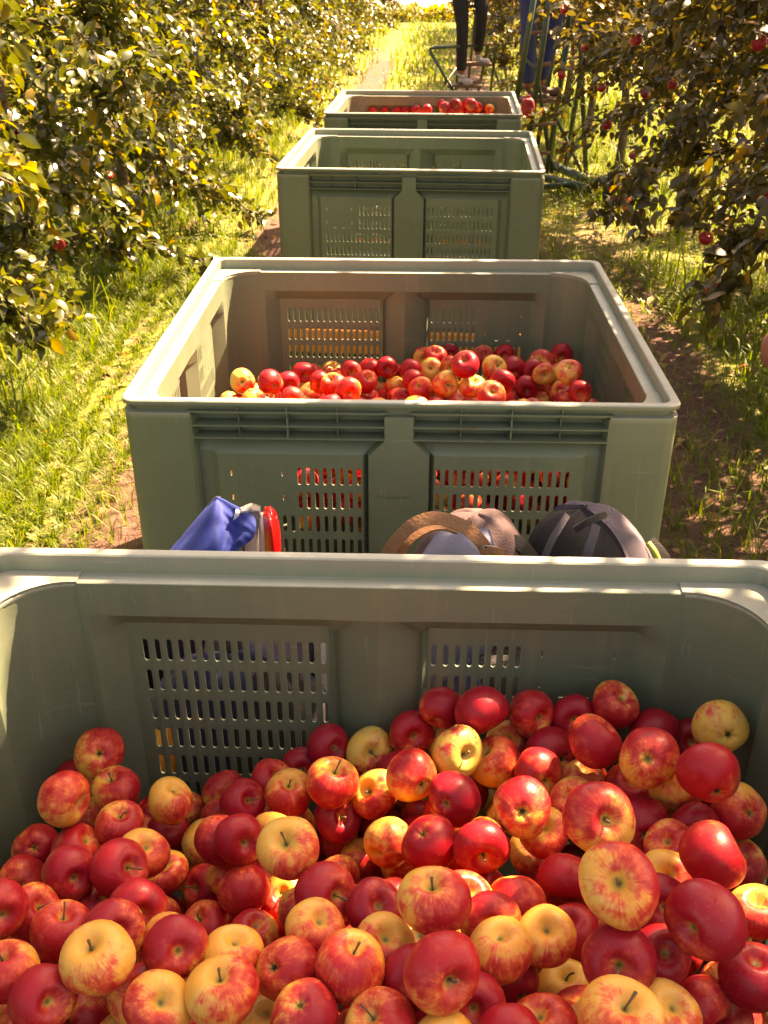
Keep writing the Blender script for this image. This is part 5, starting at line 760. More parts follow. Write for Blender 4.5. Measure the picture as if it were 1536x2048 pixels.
BURIED_SECOND = [(-0.333,2.140,0.719,0.037),(0.518,2.315,0.647,0.033),(0.073,2.925,0.543,0.033),(0.546,2.148,0.703,0.034),(-0.092,2.929,0.525,0.034),(0.137,2.422,0.629,0.034),(0.401,2.107,0.741,0.036),(0.242,2.396,0.643,0.037),(0.316,2.143,0.679,0.038),(0.557,3.035,0.419,0.033),(0.545,2.220,0.686,0.038),(0.468,2.797,0.581,0.035),(0.338,2.984,0.533,0.035),(-0.292,2.283,0.668,0.035),(-0.431,2.882,0.461,0.033),(0.461,2.666,0.538,0.034),(-0.323,2.776,0.518,0.033),(-0.163,2.186,0.723,0.038),(-0.322,2.837,0.481,0.036),(-0.261,2.628,0.564,0.035),(-0.392,2.267,0.716,0.035),(0.127,2.360,0.679,0.034),(0.190,2.318,0.673,0.034),(0.185,2.220,0.686,0.033),(0.089,2.167,0.708,0.036),(-0.077,2.473,0.639,0.035),(0.205,2.082,0.692,0.033),(-0.155,2.336,0.643,0.035),(0.326,2.586,0.637,0.035),(0.390,2.375,0.646,0.038),(0.249,2.553,0.639,0.037),(0.083,2.991,0.501,0.034),(0.259,2.778,0.527,0.036),(0.523,2.459,0.614,0.037),(0.142,2.794,0.544,0.036),(-0.250,2.216,0.704,0.037),(-0.113,2.671,0.535,0.033),(-0.214,3.026,0.457,0.039),(0.333,2.387,0.683,0.033),(0.307,3.021,0.490,0.034),(0.323,2.882,0.511,0.038),(-0.214,2.804,0.490,0.034),(0.017,2.098,0.729,0.039),(-0.416,2.752,0.508,0.036),(0.030,2.652,0.563,0.033),(0.547,2.610,0.580,0.036),(-0.340,2.642,0.588,0.036),(-0.131,2.131,0.686,0.038),(0.479,2.279,0.703,0.036),(-0.419,2.673,0.578,0.036),(0.005,2.930,0.495,0.038),(0.016,2.733,0.517,0.035),(0.215,2.632,0.604,0.033),(-0.334,2.406,0.659,0.033),(0.360,2.233,0.661,0.033),(0.541,2.075,0.698,0.033),(0.263,2.076,0.746,0.033),(0.143,2.716,0.527,0.033),(0.318,2.427,0.633,0.035),(-0.161,2.291,0.710,0.034),(0.274,2.366,0.692,0.033),(0.072,2.248,0.689,0.037),(-0.226,2.534,0.565,0.033),(-0.347,2.558,0.616,0.038),(-0.224,2.327,0.670,0.035),(0.434,3.026,0.488,0.037),(0.441,2.457,0.630,0.035),(-0.061,2.167,0.732,0.037),(0.455,2.139,0.699,0.035),(-0.130,2.408,0.633,0.033),(0.040,2.439,0.645,0.035),(0.204,2.462,0.643,0.036),(-0.200,2.394,0.644,0.033),(0.086,2.574,0.573,0.035),(-0.406,2.431,0.677,0.034),(0.037,2.307,0.703,0.037),(-0.310,2.990,0.436,0.037),(-0.187,2.489,0.593,0.032),(0.270,2.268,0.693,0.037),(0.377,2.509,0.631,0.036),(0.206,2.147,0.678,0.033),(-0.198,2.910,0.505,0.034),(-0.183,2.743,0.533,0.035),(0.082,2.516,0.638,0.037),(-0.000,2.207,0.703,0.035),(0.037,2.370,0.646,0.037),(0.006,2.582,0.568,0.035),(-0.294,2.484,0.600,0.036),(0.035,2.867,0.557,0.035),(0.251,2.922,0.489,0.037),(-0.441,2.555,0.543,0.035),(-0.040,2.286,0.674,0.036),(0.481,2.386,0.652,0.036),(-0.369,2.718,0.548,0.033),(-0.449,2.966,0.474,0.034),(0.501,2.854,0.534,0.034),(0.166,2.958,0.514,0.035),(0.490,2.583,0.605,0.033),(-0.392,2.476,0.600,0.039),(-0.234,2.107,0.702,0.038),(-0.288,2.964,0.505,0.038),(0.475,2.205,0.709,0.033),(-0.405,2.346,0.697,0.033),(-0.180,2.637,0.555,0.036),(-0.081,2.542,0.591,0.034),(-0.122,2.087,0.746,0.034),(0.552,2.768,0.534,0.038),(0.128,2.288,0.706,0.035),(-0.062,3.046,0.425,0.036),(0.200,3.044,0.480,0.037),(-0.124,2.244,0.673,0.033),(-0.063,2.409,0.674,0.035),(0.334,2.672,0.611,0.034),(0.463,2.725,0.566,0.034),(-0.149,2.825,0.520,0.036),(-0.321,2.342,0.667,0.035),(0.098,2.648,0.570,0.036),(-0.446,3.032,0.428,0.036),(-0.132,2.583,0.563,0.038),(0.543,2.671,0.520,0.033),(-0.283,3.062,0.400,0.034),(-0.425,2.093,0.709,0.035),(-0.106,2.761,0.513,0.036),(-0.413,2.601,0.599,0.036),(-0.434,2.286,0.657,0.034),(-0.463,2.145,0.694,0.036),(0.421,2.595,0.600,0.037),(0.463,2.914,0.493,0.036),(-0.062,2.089,0.702,0.034),(0.249,2.861,0.527,0.033),(-0.324,2.219,0.710,0.032),(0.368,2.724,0.523,0.033),(-0.372,3.020,0.403,0.038),(0.099,2.076,0.701,0.035),(-0.115,3.005,0.456,0.033),(0.402,2.962,0.507,0.035),(0.500,2.542,0.657,0.037),(0.059,2.717,0.575,0.039),(-0.293,2.747,0.565,0.033),(0.090,2.847,0.505,0.039),(0.189,2.383,0.680,0.033),(-0.468,2.388,0.644,0.035),(-0.028,2.640,0.535,0.034),(0.301,2.734,0.574,0.038),(-0.041,2.854,0.528,0.033),(-0.154,2.391,0.687,0.033),(-0.361,2.915,0.465,0.037),(0.372,2.296,0.686,0.037),(-0.237,2.862,0.513,0.033),(0.040,2.484,0.585,0.035),(0.024,2.790,0.481,0.035),(0.159,2.133,0.721,0.035),(0.163,2.521,0.628,0.034),(0.430,2.063,0.704,0.033),(0.267,2.675,0.573,0.033),(0.427,2.830,0.534,0.038),(0.244,2.198,0.707,0.035),(0.190,2.882,0.547,0.037),(0.560,2.513,0.635,0.033),(-0.021,2.489,0.614,0.033),(-0.142,2.886,0.546,0.033),(0.191,2.668,0.553,0.037),(0.367,2.182,0.729,0.037),(-0.251,2.441,0.627,0.033),(-0.474,2.328,0.694,0.033),(0.436,2.312,0.656,0.038),(0.316,2.802,0.560,0.036),(0.134,3.039,0.484,0.033),(-0.453,2.821,0.501,0.037),(0.089,2.318,0.645,0.036),(0.310,2.957,0.470,0.034),(-0.385,2.165,0.685,0.034),(0.197,2.746,0.512,0.032),(-0.444,2.210,0.674,0.038),(0.081,2.754,0.505,0.038),(-0.458,2.619,0.535,0.036),(-0.264,2.376,0.634,0.036),(0.361,2.865,0.566,0.035),(-0.347,2.474,0.674,0.037),(-0.311,2.685,0.531,0.037),(0.331,2.076,0.704,0.038),(0.549,2.387,0.644,0.036),(0.309,2.502,0.624,0.036),(-0.047,2.978,0.478,0.034),(0.421,2.251,0.710,0.034),(0.144,2.608,0.601,0.033),(-0.152,2.981,0.506,0.034),(-0.216,2.262,0.659,0.035),(-0.081,2.721,0.561,0.034),(-0.236,2.703,0.566,0.033),(0.297,2.207,0.668,0.033),(0.302,2.316,0.646,0.033),(-0.058,2.347,0.696,0.033),(0.011,3.033,0.412,0.035),(0.473,2.974,0.465,0.033),(0.421,2.197,0.676,0.034),(0.397,2.649,0.544,0.037),(-0.142,3.057,0.474,0.032),(-0.368,2.529,0.557,0.035),(0.570,2.817,0.473,0.033),(-0.143,2.454,0.677,0.034),(-0.018,2.699,0.562,0.036),(-0.462,2.500,0.578,0.034),(-0.292,2.893,0.529,0.037),(-0.390,2.818,0.470,0.035),(0.539,2.929,0.522,0.036),(0.494,3.009,0.407,0.036),(0.442,2.903,0.557,0.034),(-0.095,2.356,0.644,0.033),(-0.252,2.572,0.613,0.035),(0.500,2.091,0.741,0.033),(0.129,2.899,0.496,0.033),(-0.057,2.799,0.478,0.039),(-0.368,2.086,0.747,0.034),(-0.251,2.756,0.513,0.034),(-0.454,2.735,0.566,0.033),(-0.070,2.233,0.714,0.036),(0.091,2.417,0.682,0.034),(0.216,2.730,0.577,0.038),(-0.398,2.372,0.638,0.033),(-0.432,2.806,0.418,0.037),(0.064,2.769,0.430,0.035),(0.090,2.148,0.627,0.037),(0.218,2.267,0.603,0.037),(0.403,2.110,0.638,0.037),(0.121,2.676,0.477,0.035),(0.256,2.514,0.584,0.035),(0.052,2.861,0.446,0.035),(-0.421,2.932,0.405,0.039),(0.181,2.864,0.483,0.033),(-0.278,2.210,0.638,0.037),(0.001,2.702,0.454,0.033),(0.418,2.743,0.470,0.035),(-0.376,3.058,0.318,0.036),(0.124,2.202,0.646,0.033),(-0.464,2.102,0.641,0.034),(0.076,2.957,0.416,0.035),(0.408,2.877,0.479,0.036),(0.468,2.332,0.592,0.037),(-0.370,2.265,0.649,0.035),(-0.148,2.701,0.481,0.037),(-0.387,2.610,0.504,0.036),(0.243,2.701,0.500,0.037),(-0.259,2.981,0.391,0.035),(0.020,2.243,0.635,0.037),(-0.330,2.305,0.595,0.035),(-0.229,2.614,0.492,0.036),(-0.277,2.500,0.524,0.033),(0.308,2.468,0.565,0.036),(-0.027,3.041,0.344,0.038),(-0.058,2.143,0.654,0.034),(0.082,3.037,0.433,0.036),(0.039,2.635,0.501,0.035),(0.167,2.451,0.567,0.038),(0.478,2.760,0.506,0.038),(0.348,2.582,0.534,0.037),(-0.211,2.362,0.588,0.035),(-0.152,2.811,0.446,0.037),(0.545,2.259,0.624,0.033),(-0.212,2.474,0.516,0.034),(0.198,2.330,0.594,0.033),(-0.032,2.524,0.528,0.033),(0.417,3.028,0.418,0.034),(0.121,2.798,0.457,0.037),(0.541,2.136,0.629,0.037),(-0.451,3.041,0.349,0.034),(0.075,2.505,0.532,0.033),(-0.144,2.234,0.608,0.036),(-0.320,2.400,0.583,0.036),(-0.104,2.300,0.620,0.033),(0.369,2.311,0.597,0.036),(0.096,2.373,0.610,0.032),(0.546,2.734,0.469,0.038),(-0.067,2.678,0.476,0.033),(-0.105,2.932,0.460,0.036),(0.502,2.500,0.552,0.038),(-0.248,2.792,0.429,0.037),(-0.163,2.915,0.425,0.038),(0.533,2.957,0.432,0.033),(0.280,3.041,0.430,0.034),(-0.246,2.903,0.444,0.035),(0.176,2.641,0.493,0.033),(-0.028,2.396,0.609,0.039),(-0.284,2.560,0.544,0.036),(-0.213,2.168,0.659,0.035),(-0.376,2.098,0.655,0.036),(0.411,2.958,0.421,0.034),(0.229,2.954,0.397,0.035),(0.291,2.609,0.562,0.033),(0.231,2.599,0.531,0.033),(-0.425,2.673,0.500,0.035),(0.311,2.754,0.464,0.037),(-0.435,2.479,0.522,0.035),(0.409,2.523,0.573,0.034),(0.484,2.397,0.584,0.033),(-0.474,2.340,0.591,0.033),(-0.319,2.870,0.417,0.036),(-0.393,2.200,0.619,0.034),(-0.349,2.499,0.498,0.033),(0.384,2.809,0.469,0.036),(-0.114,2.618,0.483,0.038),(-0.069,2.207,0.634,0.036),(0.286,2.067,0.639,0.033),(0.179,2.992,0.428,0.035),(0.004,2.960,0.425,0.037),(0.453,2.595,0.525,0.036),(-0.184,3.057,0.389,0.038),(-0.411,2.410,0.584,0.038),(0.560,2.529,0.574,0.035),(-0.146,2.487,0.533,0.039),(0.151,2.283,0.625,0.035),(0.117,2.602,0.500,0.036),(-0.085,2.461,0.566,0.037),(0.304,2.840,0.458,0.035),(0.416,2.667,0.477,0.033),(0.401,2.228,0.613,0.033),(-0.050,2.883,0.469,0.032),(0.216,2.791,0.475,0.033),(0.571,2.838,0.411,0.033),(0.460,2.251,0.606,0.033),(-0.353,2.746,0.457,0.035),(0.260,2.178,0.627,0.033),(0.520,2.866,0.437,0.036),(0.041,2.405,0.574,0.037),(0.348,2.391,0.575,0.034),(0.014,2.141,0.651,0.033),(0.174,2.538,0.559,0.033),(0.166,2.110,0.647,0.033),(-0.150,2.176,0.639,0.034),(0.476,2.164,0.624,0.034),(0.573,2.989,0.376,0.036),(0.328,2.182,0.620,0.034),(-0.253,2.685,0.493,0.036),(-0.006,2.827,0.434,0.035),(0.442,2.456,0.549,0.037),(-0.319,2.608,0.516,0.033),(0.334,2.899,0.443,0.034),(-0.273,2.102,0.646,0.034),(0.374,3.045,0.467,0.033),(0.233,3.036,0.384,0.033),(0.012,2.069,0.644,0.032),(0.279,2.409,0.575,0.034),(0.013,2.563,0.493,0.039),(-0.051,2.597,0.490,0.033),(0.184,2.930,0.449,0.033),(-0.307,3.061,0.316,0.037),(0.321,2.252,0.603,0.034),(-0.179,2.079,0.639,0.036),(0.455,2.061,0.646,0.033),(0.556,2.454,0.547,0.033),(-0.034,2.284,0.601,0.035),(-0.253,2.286,0.611,0.033),(-0.133,2.871,0.473,0.036),(0.344,2.996,0.432,0.032),(0.388,2.446,0.585,0.032),(0.286,2.989,0.383,0.034),(-0.471,2.270,0.604,0.033),(0.039,2.327,0.593,0.034),(0.469,2.830,0.477,0.035),(-0.140,3.000,0.395,0.033),(0.512,3.032,0.347,0.035),(0.549,2.331,0.595,0.033),(0.421,2.386,0.576,0.034),(-0.186,2.546,0.511,0.038),(0.497,2.689,0.479,0.034),(0.164,2.741,0.455,0.033),(-0.094,2.390,0.580,0.035),(-0.332,2.154,0.641,0.035),(-0.070,2.805,0.392,0.036),(0.509,2.802,0.429,0.034),(-0.221,3.020,0.337,0.038),(-0.313,2.997,0.348,0.036),(-0.183,2.266,0.552,0.033),(0.423,2.161,0.574,0.035),(-0.180,2.170,0.577,0.033),(0.017,2.792,0.378,0.035),(-0.024,2.372,0.536,0.037),(0.205,2.187,0.582,0.036),(-0.057,2.170,0.577,0.036),(-0.333,2.176,0.567,0.034),(-0.310,2.536,0.452,0.037),(0.113,2.882,0.393,0.033),(-0.430,2.980,0.320,0.033),(0.176,2.279,0.545,0.034),(0.225,2.711,0.432,0.033),(0.283,2.293,0.558,0.033),(0.041,2.633,0.427,0.037),(0.118,2.181,0.565,0.036),(-0.251,2.228,0.571,0.037),(-0.409,2.335,0.578,0.035),(-0.229,2.866,0.384,0.036),(0.447,2.891,0.409,0.033),(-0.070,2.743,0.423,0.038),(0.218,2.127,0.615,0.035),(0.041,3.031,0.305,0.033),(0.386,2.506,0.499,0.038),(0.107,2.348,0.540,0.039),(-0.436,3.034,0.275,0.035),(0.175,2.799,0.418,0.034),(-0.203,2.720,0.421,0.037),(-0.439,2.586,0.444,0.034),(0.356,2.196,0.558,0.036),(0.009,2.222,0.570,0.033),(-0.301,2.637,0.459,0.036),(-0.099,2.885,0.395,0.038),(0.224,2.398,0.529,0.037),(-0.228,2.102,0.586,0.033),(0.514,2.623,0.450,0.034),(-0.134,2.311,0.549,0.033),(-0.311,2.700,0.427,0.038),(-0.260,2.370,0.543,0.037),(0.241,2.839,0.401,0.034),(-0.057,2.983,0.387,0.038),(0.321,2.100,0.578,0.036),(0.254,2.475,0.519,0.037),(0.388,2.775,0.392,0.037),(0.083,3.015,0.360,0.034),(0.340,2.318,0.535,0.035),(0.525,2.326,0.531,0.037),(0.402,2.699,0.422,0.037),(0.056,2.279,0.546,0.034),(0.416,2.313,0.543,0.036),(0.027,2.465,0.520,0.034),(-0.441,2.886,0.353,0.036),(-0.377,2.813,0.366,0.035),(-0.069,2.469,0.488,0.036),(0.173,3.042,0.369,0.033),(-0.379,2.248,0.557,0.038),(-0.407,2.663,0.431,0.034),(-0.088,2.533,0.488,0.035),(-0.460,2.520,0.434,0.037),(0.385,2.845,0.410,0.038),(-0.348,2.930,0.357,0.038),(0.255,2.990,0.304,0.036),(0.534,2.058,0.584,0.033),(-0.242,2.554,0.463,0.034),(-0.457,2.727,0.457,0.035),(0.341,2.948,0.371,0.034),(-0.160,2.415,0.549,0.036),(0.280,2.192,0.562,0.034),(-0.470,2.365,0.530,0.035),(-0.179,2.574,0.441,0.037),(0.532,2.897,0.369,0.034),(0.536,2.234,0.558,0.036),(0.497,2.954,0.356,0.035),(0.126,2.082,0.606,0.035),(-0.011,2.109,0.578,0.034),(0.312,2.650,0.508,0.038),(0.450,3.029,0.314,0.037),(-0.128,2.125,0.596,0.034),(0.513,2.685,0.415,0.035),(0.318,2.400,0.518,0.036),(-0.020,2.660,0.407,0.033),(-0.355,2.427,0.528,0.038),(-0.398,2.483,0.463,0.033),(-0.373,3.060,0.252,0.033),(-0.098,2.261,0.566,0.033),(-0.292,2.817,0.381,0.035),(-0.156,2.642,0.431,0.035),(0.119,2.696,0.407,0.037),(0.418,2.597,0.467,0.033),(-0.270,2.482,0.450,0.035),(0.564,2.560,0.502,0.033),(-0.350,2.086,0.591,0.036),(-0.103,3.052,0.336,0.033),(0.565,2.767,0.393,0.038),(-0.156,2.502,0.465,0.033),(-0.454,2.286,0.543,0.034),(-0.282,2.138,0.582,0.034),(0.291,2.901,0.376,0.039),(0.512,2.465,0.490,0.037),(-0.364,2.686,0.474,0.033),(0.094,2.446,0.564,0.035),(0.189,2.875,0.405,0.033),(-0.054,2.075,0.626,0.033),(0.455,2.763,0.420,0.036),(-0.446,2.141,0.586,0.036),(-0.025,2.896,0.384,0.037),(0.286,2.565,0.511,0.037),(0.123,2.528,0.498,0.034),(-0.187,2.790,0.378,0.037),(-0.004,2.724,0.391,0.039),(-0.465,2.219,0.560,0.033),(-0.249,2.444,0.556,0.033),(0.386,2.426,0.524,0.033),(-0.350,2.345,0.535,0.036),(0.349,3.026,0.375,0.036),(-0.199,2.948,0.367,0.037),(0.265,2.760,0.411,0.035),(-0.097,2.415,0.517,0.032),(0.108,2.253,0.582,0.036),(-0.279,2.288,0.544,0.037),(0.516,2.399,0.526,0.034),(0.134,2.426,0.513,0.034),(0.095,2.594,0.435,0.033),(0.203,2.070,0.584,0.036),(0.459,2.107,0.577,0.033),(0.058,2.092,0.602,0.035),(-0.034,2.301,0.538,0.033),(0.476,2.204,0.555,0.035),(0.431,2.974,0.355,0.037),(0.563,3.030,0.301,0.033),(-0.057,2.606,0.427,0.033),(0.183,2.559,0.494,0.036),(0.152,2.628,0.431,0.034),(0.070,2.512,0.470,0.032),(0.140,2.950,0.398,0.034),(0.473,2.273,0.549,0.033),(0.327,2.692,0.444,0.034),(0.022,2.975,0.354,0.035),(0.300,2.348,0.585,0.035),(0.127,2.756,0.367,0.036),(0.455,2.231,0.495,0.034),(0.474,2.827,0.379,0.034),(-0.061,2.977,0.300,0.038),(-0.285,3.013,0.274,0.035),(0.478,2.529,0.486,0.037),(-0.184,2.326,0.482,0.035),(0.005,2.548,0.411,0.038),(0.076,2.829,0.336,0.036),(0.453,2.704,0.371,0.039),(0.142,2.988,0.347,0.033),(-0.064,2.499,0.424,0.035),(0.060,2.463,0.417,0.034),(-0.263,2.316,0.488,0.033),(-0.040,2.227,0.516,0.033),(0.461,2.489,0.438,0.032),(0.344,2.612,0.454,0.036),(0.025,2.423,0.470,0.035),(0.272,2.653,0.440,0.033),(0.425,2.631,0.402,0.037),(0.527,3.034,0.235,0.034),(-0.442,2.728,0.384,0.034),(-0.046,2.123,0.519,0.038),(0.185,2.718,0.375,0.034),(-0.247,2.613,0.387,0.033),(0.062,2.750,0.336,0.033),(0.308,2.452,0.472,0.038),(-0.182,2.127,0.525,0.039),(-0.112,2.675,0.377,0.035),(-0.402,2.083,0.549,0.033),(0.311,2.810,0.396,0.038),(-0.080,2.736,0.346,0.037),(0.394,2.368,0.498,0.034),(0.461,2.342,0.487,0.033),(-0.136,2.922,0.344,0.036),(-0.114,2.365,0.483,0.034),(-0.400,2.287,0.497,0.033),(-0.120,2.174,0.560,0.033),(0.000,2.493,0.460,0.034),(0.321,2.209,0.505,0.033),(0.263,2.552,0.441,0.039),(-0.409,2.360,0.503,0.035),(0.205,2.359,0.472,0.037),(-0.337,2.479,0.413,0.038),(-0.318,2.866,0.330,0.035),(0.036,2.353,0.502,0.035),(0.181,2.190,0.519,0.035),(-0.090,2.298,0.499,0.037),(0.415,2.886,0.347,0.035),(0.533,2.153,0.542,0.038),(-0.347,2.998,0.247,0.036),(0.156,2.102,0.526,0.034),(0.569,2.858,0.296,0.035),(-0.042,3.028,0.256,0.037),(-0.251,2.921,0.322,0.036),(0.162,2.834,0.345,0.035),(0.243,2.101,0.536,0.034),(-0.042,2.804,0.315,0.036),(-0.357,2.728,0.373,0.034),(-0.288,2.404,0.472,0.034),(-0.404,2.525,0.389,0.036),(-0.221,2.809,0.325,0.033),(-0.362,2.611,0.398,0.036),(0.188,2.488,0.501,0.034),(-0.139,2.223,0.504,0.038),(0.384,2.517,0.433,0.032),(0.228,2.280,0.501,0.034),(0.288,2.699,0.391,0.033),(0.041,2.136,0.522,0.036),(-0.467,2.416,0.490,0.035),(0.413,2.093,0.522,0.035),(0.126,2.287,0.502,0.036),(0.215,2.640,0.408,0.037),(-0.177,2.392,0.480,0.036),(0.538,2.812,0.343,0.037),(-0.376,2.904,0.295,0.038),(-0.215,2.529,0.399,0.034),(0.548,2.460,0.435,0.033),(0.252,2.920,0.312,0.038),(-0.337,2.790,0.321,0.033),(-0.269,2.740,0.355,0.036),(-0.203,2.665,0.366,0.034),(0.088,2.088,0.540,0.038),(0.559,2.623,0.407,0.033),(-0.167,3.056,0.284,0.033),(0.081,2.936,0.340,0.037),(-0.438,2.788,0.318,0.035),(0.116,2.609,0.377,0.033),(-0.117,2.834,0.342,0.037),(-0.469,2.307,0.486,0.034),(0.224,2.791,0.359,0.035),(0.550,2.718,0.348,0.033),(0.093,2.223,0.506,0.038),(-0.064,2.882,0.333,0.033),(-0.412,2.171,0.522,0.033),(0.190,2.932,0.348,0.034),(-0.278,2.092,0.534,0.033),(0.388,2.729,0.344,0.035),(-0.216,2.267,0.493,0.033),(-0.119,2.577,0.390,0.037),(-0.213,2.204,0.514,0.034),(-0.288,2.211,0.511,0.033),(0.530,2.269,0.489,0.038),(0.026,2.234,0.501,0.035),(-0.401,2.838,0.298,0.035),(-0.324,2.353,0.477,0.033),(-0.159,2.971,0.290,0.034),(-0.082,2.084,0.564,0.036),(-0.444,2.600,0.378,0.037),(-0.383,2.412,0.467,0.035),(0.231,2.456,0.454,0.036),(0.561,2.378,0.475,0.033),(0.381,2.276,0.496,0.034),(0.290,2.323,0.490,0.033),(0.402,2.199,0.507,0.033),(-0.347,2.115,0.523,0.034),(0.444,2.409,0.495,0.034),(0.555,2.939,0.321,0.033),(0.307,3.044,0.317,0.036),(0.350,2.980,0.312,0.036),(0.511,2.076,0.526,0.034),(0.360,2.134,0.522,0.033),(-0.131,2.747,0.388,0.034),(-0.336,2.251,0.498,0.035),(-0.209,2.478,0.437,0.033),(-0.074,2.620,0.369,0.033),(0.399,2.452,0.431,0.039),(-0.463,2.093,0.530,0.032),(0.509,2.977,0.282,0.036),(0.200,3.031,0.299,0.037),(0.008,2.850,0.337,0.033),(-0.240,3.058,0.246,0.036),(-0.184,2.594,0.378,0.033),(-0.337,2.958,0.298,0.033),(0.091,2.387,0.476,0.032),(-0.045,2.404,0.480,0.033),(0.494,2.624,0.390,0.033),(0.118,2.479,0.442,0.033),(0.551,2.562,0.432,0.036),(0.037,2.661,0.363,0.032),(0.252,2.200,0.503,0.037)]
